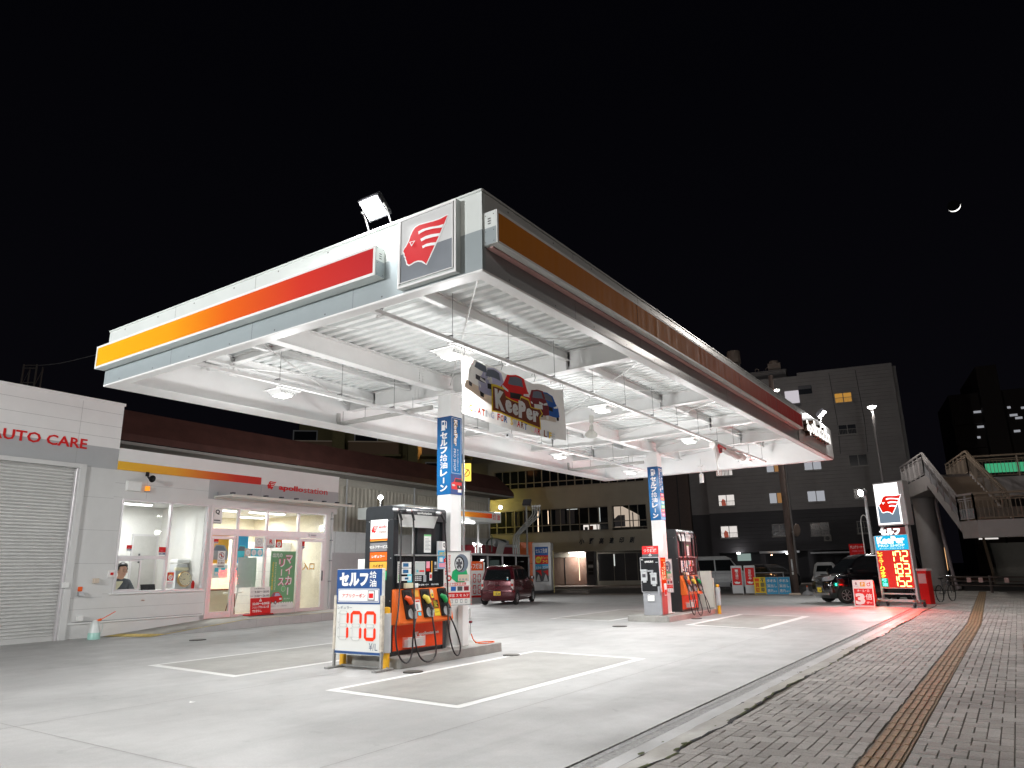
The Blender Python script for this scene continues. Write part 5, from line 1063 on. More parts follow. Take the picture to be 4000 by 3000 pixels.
sticker("no_entry_sign", "small no entry notice on the hinged glass door", 4.55, 1.80, 4.83, 2.33, fno, off=.03, cat="notice")
def fQ(q, k, w, h): q.text("Q", k, w*.2, h*.58, w*.7, h*.92, P('black'), .005, .05); q.rect(k, w*.0, h*.17, w*.8, h*.25, P('dgrey'), .004); q.rect(k, 0, 0, w*.9, h*.08, P('grey'), .004)
sticker("quality_poster", "white poster with a black Q in the pane above the hinged door", 4.26, 3.19, 4.60, 3.68, fQ, off=.03, cat="poster")
def fhours(q, k, w, h): q.text("[営業時間]", k, w*.22, h*.78, w*.72, h*.92, P('dgrey'), .005); q.text("ケア", k, w*.03, h*.50, w*.17, h*.62, P('dgrey'), .005); q.text("9:00～18:00", k, w*.23, h*.46, w*.95, h*.66, P('black'), .005, .01); q.text("給油", k, w*.03, h*.14, w*.17, h*.26, P('dgrey'), .005); q.text("3:00～26:00", k, w*.23, h*.10, w*.97, h*.30, P('black'), .005, .01)
sticker("opening_hours_plate", "pale plate with opening hours 9:00 to 18:00 above the red notice", 5.80, .80, 6.63, 1.16, fhours, off=-.10, cat="sign")
# red folding notice on platform
t_ = thing("red_notice_board", "red board with white warning triangle and 22:00 notice on the shop platform", "notice board", shopw(5.85, -.13, .25), SR); k = Fr((0, -.0, .02), (1, 0, 0), (0, .05, 1)); q = MB(); q.obox(k, 0, .84, .03, .54, -.02, 0, P('red')); q.obox(k, .02, .06, 0, 1.0, -.04, -.02, P('lgrey')); q.build("board", t_, bevel=.004)
q = MB(); q.poly(k, [(.34, .42), (.46, .42), (.40, .53)], P('white'), .004); q.poly(k, [(.393, .44), (.407, .44), (.404, .49), (.396, .49)], P('red'), .006); q.text("22:00～6:00は", k, .07, .31, .78, .40, P('white'), .005, .04); q.text("ショップ内には入店", k, .07, .20, .76, .285, P('white'), .005, .04); q.text("できません。", k, .07, .08, .46, .165, P('white'), .005, .04); q.build("lettering", t_)
q = MB(); q.box(-.20, .78, -.22, .12, 0, .05, P('red')); q.box(-.22, .80, -.24, .14, -.0, .02, P('dgrey')); q.build("base", t_, bevel=.01)
# green banner
t_ = thing("green_banner", "tall green car lease banner with pink lettering before the shop glass", "banner", shopw(6.62, -.06, .41), SR); k = Fr((0, 0, 0), (1, 0, 0), (0, 0, 1)); W, H = 1.10, 1.93
GB = M("banner_green", (.17, .40, .20), .6, noise=.04); q = MB(); q.obox(k, 0, W, 0, H, -.006, 0, GB); q.build("cloth", t_)
q = MB(); q.rect(k, 0, 0, W, .17, P('white'), .003); [q.disc(k, .08+i*.105, .17, .05, P('white'), .004, 10) for i in range(10)]; q.text("出光の", k, .07, 1.72, .50, 1.88, P('white'), .004, .03)
for m, g_, c_ in ((P('magenta'), .075, .004), (P('white'), .02, .008)):
    e = (g_-.02)*.25; q.vtext("マイカー", k, .66-e, .38-e, .96+e, 1.80+e, m, c_, g_, .86); q.vtext("リース", k, .36-e, .72-e, .62+e, 1.66+e, m, c_, g_, .86)
q.vtext("車検・メンテ・税金コミコミ", k, .20, .62, .26, 1.56, P('cream'), .004, .02); q.vtext("月額定額で新車に乗れる!!", k, .08, .62, .15, 1.56, P('yellow'), .004, .02)
q.poly(k, [(.04, .24), (.02, .38), (.10, .42), (.18, .54), (.42, .56), (.54, .44), (.60, .38), (.60, .26), (.40, .20)], P('red'), .006); q.poly(k, [(.24, .42), (.28, .53), (.42, .53), (.52, .43)], P('lav'), .008); q.poly(k, [(.11, .41), (.18, .52), (.25, .53), (.20, .41)], P('slate'), .008)
for x, y in ((.08, .22), (.30, .20)): q.disc(k, x, y+.02, .05, P('black'), .009, 14, .07); q.disc(k, x, y+.02, .03, P('lgrey'), .010, 14, .045)
q.rect(k, .46, .30, .56, .36, P('white'), .009); q.disc(k, .61, .66, .09, P('lgreen'), .006, 16); q.ring(k, .61, .66, .085, .095, P('white'), .007, 16); q.text("出光カーリース取扱店", k, .12, .07, .80, .12, P('grey'), .007); q.text("個人法人", k, .66, .30, .94, .35, P('white'), .006); q.build("print", t_)
q = MB()
for a, b in (((0, H), (-.06, H+.12)), ((W, H), (W+.14, H+.16)), ((0, 0), (-.05, -.08)), ((W, 0), (W+.08, -.12))): q.tube([(a[0], -.01, a[1]), (b[0], -.02, b[1])], .012, P('lgrey'), 6)
q.build("tension_arm", t_)
# entrance word on the door
q = MB(); k = Fr((0, 0, 0), (1, 0, 0), (0, 0, 1)); q.text("入口", k, 0, 0, .58, .27, P('dgrey'), .0, .05); q.text("入口", k, .01, .01, .57, .26, P('amber'), .004, .03); o = q.build("entrance_lettering", loc=shopw(8.10, -.012, 1.68), rz=SR); tag(o, "orange entrance characters stuck on the sliding door glass", "lettering")
# interior shop things
def box_thing(name, label, cat, s_, p_, z_, build, grp=None):
    t_ = thing(name, label, cat, shopw(s_, p_, z_), SR, grp); build(t_); return t_
def poster(t_, w, h, bg, fn):
    k = Fr((0, 0, 0), (1, 0, 0), (0, 0, 1)); q = MB(); q.obox(k, 0, w, 0, h, -.01, 0, bg); fn(q, k, w, h); q.build("sheet", t_)
def pcar(body):
    def fn(q, k, w, h):
        q.poly(k, [(w*.05, h*.12), (w*.02, h*.35), (w*.25, h*.42), (w*.4, h*.62), (w*.8, h*.60), (w*.98, h*.4), (w*.98, h*.12)], body, .003); q.poly(k, [(w*.28, h*.42), (w*.42, h*.58), (w*.76, h*.57), (w*.88, h*.42)], P('slate'), .005)
        for x in (.2, .78): q.disc(k, w*x, h*.13, w*.10, P('black'), .006, 14, h*.09)
    return fn
for s_, p_, z_, w, h, bg, bc, lb in ((4.75, .9, 1.95, .85, 1.0, P('amber'), P('grey'), "tan poster with a silver car inside the hinged door"), (5.80, .9, 1.95, .60, 1.0, P('sky'), P('cyan'), "blue poster with a teal car inside the shop glass"), (4.70, .8, 1.48, .85, .44, P('white'), P('lgreen'), "wide white notice with green dots below the tan poster"), (5.75, .8, 1.48, .70, .44, P('white'), P('grey'), "white notice with small pictures below the blue poster")):
    t_ = thing("wall_poster", lb, "poster", shopw(s_, p_, z_), SR, "posters inside the shop glass"); poster(t_, w, h, bg, pcar(bc) if h > .6 else (lambda q, k, w, h: [q.rect(k, w*(.1+.3*i), h*.2, w*(.28+.3*i), h*.75, P('cyan'), .003) and q.rect(k, w*(.12+.3*i), h*.25, w*(.26+.3*i), h*.45, P('white'), .005) for i in range(3)]))
t_ = thing("display_counter", "beige counter with wood top inside behind the hinged door", "counter", shopw(5.1, 1.3, .25), SR); q = MB(); q.box(-.8, 1.0, 0, .5, 0, .82, IB); q.build("body", t_); q = MB(); q.box(-.85, 1.05, -.05, .55, .82, .86, P('brown')); q.build("top", t_)
t_ = thing("spray_bottle", "white spray bottle with orange trigger on the inside counter", "bottle", shopw(4.75, 1.2, 1.11), SR); q = MB(); q.lathe([(0, .06), (.10, .06), (.16, .02), (.20, .02)], (0, 0, 0), (0, 0, 1), P('white'), 12); q.build("body", t_, smooth=40); q = MB(); q.box(-.05, .03, -.015, .015, .20, .25, P('orange')); q.build("trigger", t_)
t_ = thing("easel", "folding easel with pale board seen through the shop glass", "easel", shopw(6.1, .75, .25), SR); q = MB(); q.tube([(-.25, 0, 0), (.15, .1, 2.0)], .02, P('lgrey'), 6); q.build("leg", t_); q = MB(); q.tube([(.65, 0, 0), (.25, .1, 2.0)], .02, P('lgrey'), 6); q.build("leg", t_); q = MB(); q.box(-.15, .62, .03, .05, .9, 1.9, P('lgrey')); q.build("board", t_)
t_ = thing("side_table", "small white table with thin legs inside the shop glass", "table", shopw(5.75, .7, .25), SR); q = MB(); q.lathe([(0, .3), (.03, .3), (.03, 0)], (0, 0, .72), (0, 0, 1), P('white'), 20); q.build("top", t_)
for a in (-.2, .2):
    q = MB(); q.tube([(a*.4, 0, .72), (a, .1, 0)], .015, P('brown'), 6); q.build("leg", t_)
t_ = thing("dark_wall_picture", "dark brick print panel low behind the sliding door", "picture", shopw(8.75, 1.6, 1.3), SR); q = MB(); q.box(-.1, .9, 0, .03, 0, .55, M("brick_print", (.10, .10, .10), .5, noise=.6, scale=12)); q.build("sheet", t_); q = MB(); q.box(-.13, .93, .0, .05, -.05, 0, P('white')); q.build("ledge", t_)
t_ = thing("white_partition", "white slatted partition screens inside the shop", "partition", shopw(7.0, 2.2, .25), SR); q = MB(); q.box(-.2, 3.0, 0, .05, 0, 2.5, M("partition_white", (.78, .78, .75), .5)); [q.box(-.2, 3.0, -.004, 0, .3+i*.28, .31+i*.28, P('lgrey')) for i in range(8)]; q.build("panel", t_)
# outside wall fixtures
horn(shopw(1.85, -.10, 4.42), SR, .8, True, "wall_horn_speaker", "black horn speaker on the shop wall under the yellow bar", -.25)
def fixture(name, label, cat, s_, z_, fn):
    t_ = thing(name, label, cat, shopw(s_, 0, z_), SR); fn(t_, Fr((0, 0, 0), (1, 0, 0), (0, 0, 1))); return t_
def fx(*boxes):
    def fn(t_, k):
        for nm, a0, a1, b0, b1, c0, c1, m in boxes: q = MB(); q.obox(k, a0, a1, b0, b1, c0, c1, m); q.build(nm, t_, bevel=.006)
    return fn
fixture("wall_box", "plain white box on the shop wall left of the orange beacon", "junction box", 1.23, 4.0, fx(("case", 0, .44, 0, .28, 0, .10, P('white')), ("lid", .02, .42, .02, .26, .10, .115, P('white'))))
fixture("orange_beacon", "small orange beacon lamp on the shop wall above the office window", "beacon", 1.82, 4.0, fx(("base", 0, .12, 0, .03, 0, .12, P('grey')), ("lamp", .01, .11, .03, .17, .01, .11, Emit("beacon_lit", (1, .30, .03), 1.6))))
fixture("emergency_switch", "red button in white box left of the office window", "switch", 1.0, 1.62, fx(("box", 0, .19, -.05, .14, 0, .06, P('white')), ("button", .06, .13, .01, .08, .06, .10, P('red'))))
fixture("wall_socket", "round metal tap with orange label low on the wall by the shutter", "tap", .25, 1.12, fx(("label", 0, .12, .10, .22, 0, .02, P('orange')), ("tap", -.01, .12, -.02, .09, 0, .12, MET)))
fixture("wall_hood", "small beige hooded cap on the wall right of the shutter", "vent", .62, 1.42, fx(("cap", 0, .13, 0, .13, 0, .10, P('beige')),))
fixture("wall_vent", "small white hooded vent near the base of the shop wall", "vent", .30, .45, fx(("cap", 0, .14, 0, .14, 0, .11, P('white')),))
fixture("shutter_switch", "small white box on the shutter's right rail", "switch", -.16, 1.32, fx(("box", -.06, .10, 0, .14, .07, .14, P('white')),))
# watering jug
t_ = thing("water_jug", "clear plastic jug with pale green water on the ground by the shutter", "jug", (-20.32, 10.1, 0)); q = MB(); q.lathe([(0, .15), (.16, .145), (.17, .14)], (0, 0, 0), (0, 0, 1), M("jug_water", (.35, .62, .55), .3, noise=.03), 20); q.build("water", t_, smooth=40)
q = MB(); q.lathe([(.17, .14), (.36, .10), (.42, .09), (.48, .05), (.48, .0)], (0, 0, 0), (0, 0, 1), M("jug_clear", (.66, .70, .68), .3, noise=.03), 20); q.tube([(.0, .10, .40), (.0, .20, .38), (0, .20, .16), (0, .12, .12)], .014, M("jug_clear", (.66, .7, .68), .3), 6); q.build("body", t_, smooth=40)
q = MB(); q.cyl((.02, .02, .46), (.06, .12, .50), .03, .03, P('orange'), 10); q.tube([(.06, .12, .50), (.15, .42, .68)], .010, P('orange'), 6); q.build("spout", t_)

# clerk ------------------------------------------------------------
def skinmesh(name, chains, parent, mat, sub=2):
    """chains: list of [(xyz, radius), ...]; first vertex shared by equal coordinates"""
    vs, idx, ed, rad = [], {}, [], []
    for ch in chains:
        pv = None
        for p, r in ch:
            k = tuple(round(c, 4) for c in p)
            if k not in idx: idx[k] = len(vs); vs.append(p); rad.append(r)
            i = idx[k]
            if pv is not None and pv != i: ed.append((pv, i))
            pv = i
    me = bpy.data.meshes.new(name); me.from_pydata(vs, ed, []); me.update()
    o = bpy.data.objects.new(name, me); COL.objects.link(o); o.parent = parent
    sk = o.modifiers.new("skin", 'SKIN'); sk.use_smooth_shade = True
    if not me.skin_vertices: me.attributes
    bpy.context.view_layer.objects.active = o
    for i, r in enumerate(rad):
        sv = me.skin_vertices[0].data[i]; sv.radius = (r, r) if not isinstance(r, tuple) else r; sv.use_root = (i == 0)
    s_ = o.modifiers.new("sub", 'SUBSURF'); s_.levels = sub; s_.render_levels = sub
    dg = bpy.context.evaluated_depsgraph_get(); me2 = bpy.data.meshes.new_from_object(o.evaluated_get(dg)); o.modifiers.clear(); o.data = me2
    me2.materials.clear(); me2.materials.append(mat); me2.polygons.foreach_set("use_smooth", [True]*len(me2.polygons)); return o
cl_ = thing("person", "clerk in dark grey shirt with short black hair looking down behind the office window", "person", shopw(1.78, .62, .25), SR); cl_.scale = (1.42, 1.42, 1.42)
SKN = M("skin", (.55, .32, .23), .5, noise=.05); SHT = M("shirt_grey", (.075, .085, .095), .8, noise=.25, scale=14); HR = M("hair_black", (.015, .013, .012), .5, noise=.3, scale=40)
pz = .315
body = [[((0, .12, pz), .12), ((0, .12, pz+.22), .13), ((0, .10, pz+.46), .14), ((.0, .06, pz+.57), .06), ((.01, .03, pz+.62), .065), ((.015, -.0, pz+.70), .092), ((.015, .0, pz+.79), .096), ((.015, .02, pz+.84), .06)],
        [((0, .10, pz+.46), .14), ((-.20, .08, pz+.50), .058), ((-.27, -.03, pz+.22), .045), ((-.16, -.22, pz+.16), .034), ((-.08, -.30, pz+.155), .026), ((-.05, -.34, pz+.15), .022)],
        [((0, .10, pz+.46), .14), ((.20, .08, pz+.50), .058), ((.29, -.03, pz+.22), .045), ((.26, -.24, pz+.17), .034), ((.25, -.33, pz+.165), .026), ((.25, -.37, pz+.16), .022)],
        [((0, .12, pz), .12), ((-.11, .0, pz-.03), .085), ((-.12, -.30, pz-.04), .06), ((-.12, -.32, .10), .04), ((-.12, -.42, .04), .035)],
        [((0, .12, pz), .12), ((.11, .0, pz-.03), .085), ((.12, -.30, pz-.04), .06), ((.12, -.32, .10), .04), ((.12, -.42, .04), .035)]]
for hx, hy, hz in ((-.05, -.34, pz+.15), (.25, -.37, pz+.16)):
    sgn = 1 if hx < 0 else -1
    for i, (dx, l_) in enumerate(((-.025, .045), (-.008, .055), (.009, .05), (.025, .04))): body.append([((hx, hy, hz), .022), ((hx+dx, hy-.035, hz), .009), ((hx+dx*1.2, hy-.035-l_*.6, hz-.005), .008), ((hx+dx*1.3, hy-.035-l_, hz-.02), .007)])
    body.append([((hx, hy, hz), .022), ((hx+sgn*.035, hy-.01, hz), .010), ((hx+sgn*.05, hy-.04, hz-.01), .008)])
skinmesh("body", body, cl_, SKN)
skinmesh("shirt", [[((0, .12, pz-.02), .15), ((0, .12, pz+.22), .158), ((0, .10, pz+.46), .165), ((0, .06, pz+.60), .07)], [((0, .10, pz+.46), .165), ((-.20, .08, pz+.50), .085), ((-.27, -.03, pz+.22), .07), ((-.20, -.155, pz+.18), .056)], [((0, .10, pz+.46), .165), ((.20, .08, pz+.50), .085), ((.29, -.03, pz+.22), .07), ((.27, -.17, pz+.185), .056)]], cl_, SHT)
skinmesh("trousers", [[((0, .12, pz-.02), .13), ((-.11, .0, pz-.03), .10), ((-.12, -.30, pz-.04), .075), ((-.12, -.32, .12), .055)], [((0, .12, pz-.02), .13), ((.11, .0, pz-.03), .10), ((.12, -.30, pz-.04), .075), ((.12, -.32, .12), .055)]], cl_, P('black'))
q = MB(); rh = random.Random(4); hv = []
import itertools
for i in range(13):
    for j in range(25):
        ph = R(i*9.2); th_ = 2*math.pi*j/24; back = max(0, math.sin(th_)); rr2 = 1.0+.05*math.sin(th_*9+i)+.03*rh.uniform(-1, 1)
        lim = 1.0 if i < 7 else (1.0 if back > -.1 else 0)
        ph2 = ph if (i < 7 or math.sin(th_) > -.35) else R(60)
        hv.append((.015+.108*rr2*math.sin(ph2)*math.cos(th_), .022+.122*rr2*math.sin(ph2)*math.sin(th_), pz+.785+.130*rr2*math.cos(ph2)))
q.mesh(hv, [(i*25+j, i*25+j+1, (i+1)*25+j+1, (i+1)*25+j) for i in range(12) for j in range(24)], HR); q.build("hair", cl_, smooth=80)
q = MB()
for sx_ in (-.033, .033):
    c_ = Vector((.02+sx_, -.083, pz+.735)); q.box(c_.x-.014, c_.x+.014, c_.y-.004, c_.y+.003, c_.z-.004, c_.z+.003, P('black')); q.box(c_.x-.018, c_.x+.018, c_.y-.006, c_.y+.003, c_.z+.020, c_.z+.027, HR)
q.build("eyes", cl_)
q = MB(); q.mesh([(.012, -.085, pz+.735), (.028, -.085, pz+.735), (.036, -.085, pz+.693), (.004, -.085, pz+.693), (.02, -.112, pz+.698)], [(0, 4, 1), (1, 4, 2), (2, 4, 3), (3, 4, 0)], SKN); q.build("nose", cl_, smooth=60)
q = MB(); q.box(-.002, .042, -.086, -.078, pz+.668, pz+.675, M("lips", (.35, .12, .10), .5)); q.build("mouth", cl_, bevel=.002)
for s_ in (-1, 1):
    q = MB(); q.lathe([(-.008, .0), (-.006, .026), (.006, .028), (.008, 0)], (.015+s_*.092, .01, pz+.72), (s_, .15, 0), SKN, 12); q.build("ear", cl_, smooth=60)
q = MB(); q.box(.05, .12, -.075, -.07, pz+.12, pz+.20, P('white')); q.box(.08, .09, -.07, -.065, pz+.20, pz+.25, P('lgrey')); q.build("name_badge", cl_)
t_ = thing("office_stool", "office seat under the clerk", "stool", shopw(1.72, .78, .25), SR); q = MB(); q.lathe([(0, .22), (.08, .24), (.08, 0)], (0, 0, .42), (0, 0, 1), P('dgrey'), 18); q.build("seat", t_); q = MB(); q.cyl((0, 0, 0), (0, 0, .42), .03, .03, MET, 10); q.cyl((0, 0, 0), (0, 0, .03), .22, .22, P('dgrey'), 18); q.build("leg", t_)

# ================================================================== NEIGHBOURS ON THE LEFT
BR = M("brown_roof", (.085, .035, .028), .55, noise=.25, scale=1.5, bump=.2, bscale=8)
t_ = thing("warehouse", "corrugated grey warehouse with deep brown sloping eaves behind the shop", "building", (-29.3, 14, 0), R(93.2))
q = MB(); LN = 29.5  # local x along the facade, y into the building, facade y=0
CRG = M("corrugated_grey", (.55, .52, .45), .5, .2, noise=.12, scale=2); x = -4.0
while x < LN-1.2: q.mesh([(x, 0, 0), (x+.10, -.03, 0), (x+.16, -.03, 0), (x+.26, 0, 0), (x+.32, 0, 0), (x, 0, 6.6), (x+.10, -.03, 6.6), (x+.16, -.03, 6.6), (x+.26, 0, 6.6), (x+.32, 0, 6.6)], [(0, 1, 6, 5), (1, 2, 7, 6), (2, 3, 8, 7), (3, 4, 9, 8)], CRG); x += .32
q.box(-4, LN-1.2, .02, 9, 0, 6.6, CRG); q.build("wall", t_)
q = MB(); prof = [(-1.35, 6.75), (-1.25, 7.05), (-.45, 8.15), (3, 8.15), (3, 6.7)]
q.mesh([(-6, a, b) for a, b in prof]+[(LN-(.0 if i < 2 else .9), a, b) for i, (a, b) in enumerate(prof)], [(0, 1, 6, 5), (1, 2, 7, 6), (2, 3, 8, 7), (0, 4, 3, 2, 1), (5, 6, 7, 8, 9)], BR); q.box(-6, LN-.05, -1.33, 3, 6.60, 6.72, M("eave_soffit", (.26, .25, .23), .6)); q.build("eaves", t_)
q = MB(); q.box(-3.9, LN-1.3, -.06, 0, 6.2, 6.6, M("eave_band", (.5, .48, .42), .6)); q.box(7.5, 20, -.08, -.03, 3.3, 3.36, P('brown')); q.build("trim", t_)
for s_ in (10.5, 16.2):
    q = MB(); q.box(s_, s_+.5, -.10, -.02, 5.0, 5.85, M("vent_frame", (.30, .26, .19), .5)); q.box(s_+.12, s_+.38, -.11, -.09, 5.12, 5.7, P('dgrey')); q.build("vent", t_)
for s_ in (8.2, 13.6, 19.5, LN-1.5):
    q = MB(); q.cyl((s_, -.12, 0), (s_, -.12, 6.6), .05, .05, P('lgrey'), 8); q.build("downpipe", t_)
# balcony block far behind, mostly dark
t_ = thing("balcony_building", "dark apartment building with lit orange balconies above the brown eaves", "building", (-39.3, 47.0, 0), R(45))
q = MB(); WD = M("tower_wall", (.16, .14, .06), .8, noise=.15); q.box(-12, 2.5, 0, 8, 0, 15.5, WD); q.box(-9.2, -8.2, -1.6, 0, 0, 15.5, WD); q.box(-3, -2.2, -1.4, 0, 0, 15.5, WD); q.build("wall", t_)
for i, (x, z) in enumerate(((-8, 8.4), (-2.0, 8.4), (-8, 11.0), (-2.0, 11.0), (-13, 11.0))):
    q = MB(); q.box(x+.1, x+4.2, -1.5, -1.4, z, z+1.0, M("balcony_brick", (.20, .13, .08), .8, noise=.2, scale=30)); q.box(x, x+4.4, -1.6, 0, z-.15, z, WD); q.box(x+.05, x+4.25, -1.56, -1.34, z+1.0, z+1.08, P('beige')); q.build("balcony", t_)
    q = MB(); q.box(x+.6, x+2.4, -.03, 0, z+.2, z+2.1, M("dark_glass", (.012, .014, .018), .12, noise=0)); q.box(x+.5, x+2.5, -.02, .0, z+.1, z+2.2, P('grey')); q.build("window", t_)
for x, z in ((-1.0, 13.0), (1.4, 13.0)):
    q = MB(); q.lathe([(0, .12), (.1, .12), (.12, 0)], (x, -.8, z), (0, 0, -1), Emit("amber_lamp", (1, .5, .2), 14), 12); q.build("balcony_lamp", t_); point("balcony_glow", (x, -.8, z-.3), 130, .15, (1, .5, .22), t_)
# yellow lit sign + its light
t_ = thing("yellow_lit_sign", "yellow lit box sign with a red mark above the brown eaves", "lit sign", (-27.75, 35.3, 7.0), R(40)); q = MB(); q.box(-.28, .42, 0, .3, 0, 1.1, Emit("sign_yellow", (1, .72, .12), 1.6)); q.build("box", t_, bevel=.02); k = Fr((-.28, -.002, 0), (1, 0, 0), (0, 0, 1)); q = MB(); q.ring(k, .38, .5, .20, .24, P('red'), .006, 18, ); q.poly(k, [(.22, .30), (.26, .28), (.56, .70), (.52, .73)], P('red'), .007); q.build("mark", t_); q = MB(); q.box(.0, .1, .1, .2, -.5, 0, P('dgrey')); q.build("post", t_)
# white wall behind the wash area
t_ = thing("boundary_wall", "tall white boundary wall behind the car wash", "wall", (-28.6, 29.0, 0), R(93)); q = MB(); q.box(-9.5, 13, 0, .12, 0, 3.62, M("wall_white", (.56, .57, .57), .6, noise=.06)); [q.box(-9.5+i*1.5, -9.48+i*1.5, -.004, 0, 0, 3.6, SEAM) for i in range(15)]; q.build("panel", t_)
t_ = thing("low_wall", "plain grey wall between the shop and the near pump", "wall", (-22.3, 19.6, 0), R(93)); q = MB(); q.box(-.2, 7.5, 0, .12, 0, 2.35, M("wall_lowgrey", (.42, .43, .44), .6, noise=.05)); q.build("panel", t_)
# kerosene canopy
t_ = thing("kerosene_canopy", "small canopy with orange bar reading 灯油 behind the near pillar", "canopy", (-23.95, 30.0, 0), R(90)); k = Fr((0, 0, 0), (1, 0, 0), (0, 0, 1))
q = MB(); q.box(-4.2, 3.82, 0, 3.2, 4.15, 4.72, FW); q.build("roof", t_, bevel=.01)
q = MB(); KB = Ramp("bar_gradient_kero", 'X', -.5, 3.0, [(0, (.75, .40, .03)), (.5, (.72, .22, .02)), (1, (.60, .03, .01))], .4, es=.12); q.rect(k, -4.1, 4.36, 2.95, 4.62, KB, .006); q.build("gradient_bar", t_)
q = MB(); q.text("灯", k, 3.05, 4.28, 3.33, 4.62, P('red'), .006, .04); q.text("油", k, 3.42, 4.28, 3.70, 4.62, P('red'), .006, .04); q.build("lettering", t_)
for x in (3.5, -2):
    q = MB(); q.cyl((x, 1.4, 0), (x, 1.4, 4.15), .07, .07, P('white'), 12); q.build("post", t_)
t_ = thing("lit_tube", "bright tube lamp under the kerosene canopy edge", "lamp", (-23.85, 30.7, 4.0), R(90)); q = MB(); q.box(-.5, .45, -.06, .06, 0, .08, Emit("tube_bright", (1, .98, .95), 14)); q.build("tube", t_); q = MB(); q.box(.2, .55, 0, .12, .08, .2, WH); q.build("holder", t_); area("tube_light", (0, 0, -.05), (0, -.3, -1), 120, .9, .12, parent=t_)
def spot(loc, d, label, pw, grp="small spot floodlights", pole=None, es=45):
    t_ = thing("spot_floodlight", label, "floodlight", loc, 0, grp); d = Vector(d).normalized(); q = MB(); q.lathe([(-.22, .03), (-.16, .07), (-.02, .11), (0, .115), (-.02, .10)], (0, 0, 0), d, P('white'), 16); q.build("head", t_, smooth=40)
    q = MB(); q.lathe([(-.015, .10), (-.012, 0)], (0, 0, 0), d, Emit("spot_lens", (1, .99, .97), es) if pw else P('lgrey'), 16); q.build("lens", t_)
    if pole: q = MB(); q.tube([(-.0, 0, -pole), (0, 0, -.12)]+[tuple(-d*.12)], .025, P('white'), 8); q.build("post", t_)
    if pw: area("spot_light", d*.03, d, pw, .2, parent=t_)
    return t_
def grnd(px, py): pass
LWS = Vector((-22.4, 22.6, 4.7))
spot((-24.1, 34.0, 5.05), (.8, -.55, -.25), "lit spot floodlight on the corner of the kerosene canopy", 45)
spot(LWS, (.75, -.6, -.2), "lit spot floodlight over the near pump, on the low wall", 40, pole=2.35); point("warehouse_fill", LWS+Vector((-.3, .2, .3)), 260, .05)  # extra point behind the spot is an added fill to brighten the warehouse wall
spot((-23.3, 28.9, 2.86), (.5, .6, -.5), "unlit white spotlight on the glass screen fence, beside the tyre board", 0, pole=.5)
spot((-24.1, 31.6, 2.86), (.6, .3, -.6), "unlit white spotlight on the glass screen fence, left of the cable loops", 0, pole=.5)
spot((-24.3, 32.4, 2.86), (.5, .5, -.6), "unlit white spotlight on the glass screen fence, right of its twin", 0, pole=.5)
# screen fence
t_ = thing("screen_fence", "grey framed fence with smoky panes behind the maroon car", "fence", (-22.9, 28.0, 0), R(103.5)); DG = Glass("smoky_pane", (.5, .5, .5), .12, .35)
q = MB(); q.box(-1.5, 11.4, -.06, .06, 0, .85, M("fence_base", (.46, .46, .45), .6, noise=.08)); q.build("base_wall", t_)
q = MB(); q.box(-1.5, 11.4, -.05, .05, 2.33, 2.44, ALU); q.box(-1.5, 11.4, -.05, .05, .85, .92, ALU); [q.box(x, x+.08, -.05, .05, .9, 2.35, ALU) for x in (-1.5, .4, 2.4, 4.6, 6.8, 9.0, 11.3)]; q.build("frame", t_)
q = MB(); q.box(-1.45, 11.3, -.01, .01, .92, 2.33, DG); q.build("pane", t_)
t_ = thing("control_box", "white electric cabinet on the screen fence left of the maroon car", "cabinet", (-23.25, 30.1, .95), R(103.5)); q = MB(); q.box(-.1, .75, -.45, -.08, 0, 1.0, P('white')); q.build("case", t_, bevel=.01); q = MB(); q.box(-.05, .7, -.47, -.45, .05, .95, P('white')); q.box(.02, .05, -.485, -.47, .45, .6, P('grey')); q.build("door", t_); q = MB(); q.cyl((.3, -.2, -.95), (.3, -.2, 0), .03, .03, P('grey'), 8); q.build("leg", t_)
t_ = thing("price_board", "partly hidden kerosene price board with red rim left of the maroon car", "price board", (-22.65, 28.75, .25), R(75)); k = Fr((0, 0, 0), (1, 0, 0), (0, 0, 1)); q = MB(); q.obox(k, 0, 1.2, 0, 1.75, -.05, 0, P('white')); q.build("panel", t_); q = MB(); q.rect(k, 0, 1.3, 1.2, 1.75, P('orange'), .004); q.text("セルフ灯油", k, .1, 1.38, 1.12, 1.65, P('white'), .006, .04); q.rect(k, .02, .0, 1.18, .10, P('red'), .004)
for zz in (.72, .18):
    for i, d in enumerate("180" if zz > .5 else "106"): segs(q, k, .25+i*.3, zz, .2, .42, d, P('red'), None, .04, .006)
q.build("printed_face", t_); q = MB(); q.box(0, 1.2, -.3, .3, -.25, 0, CON); q.build("base", t_)
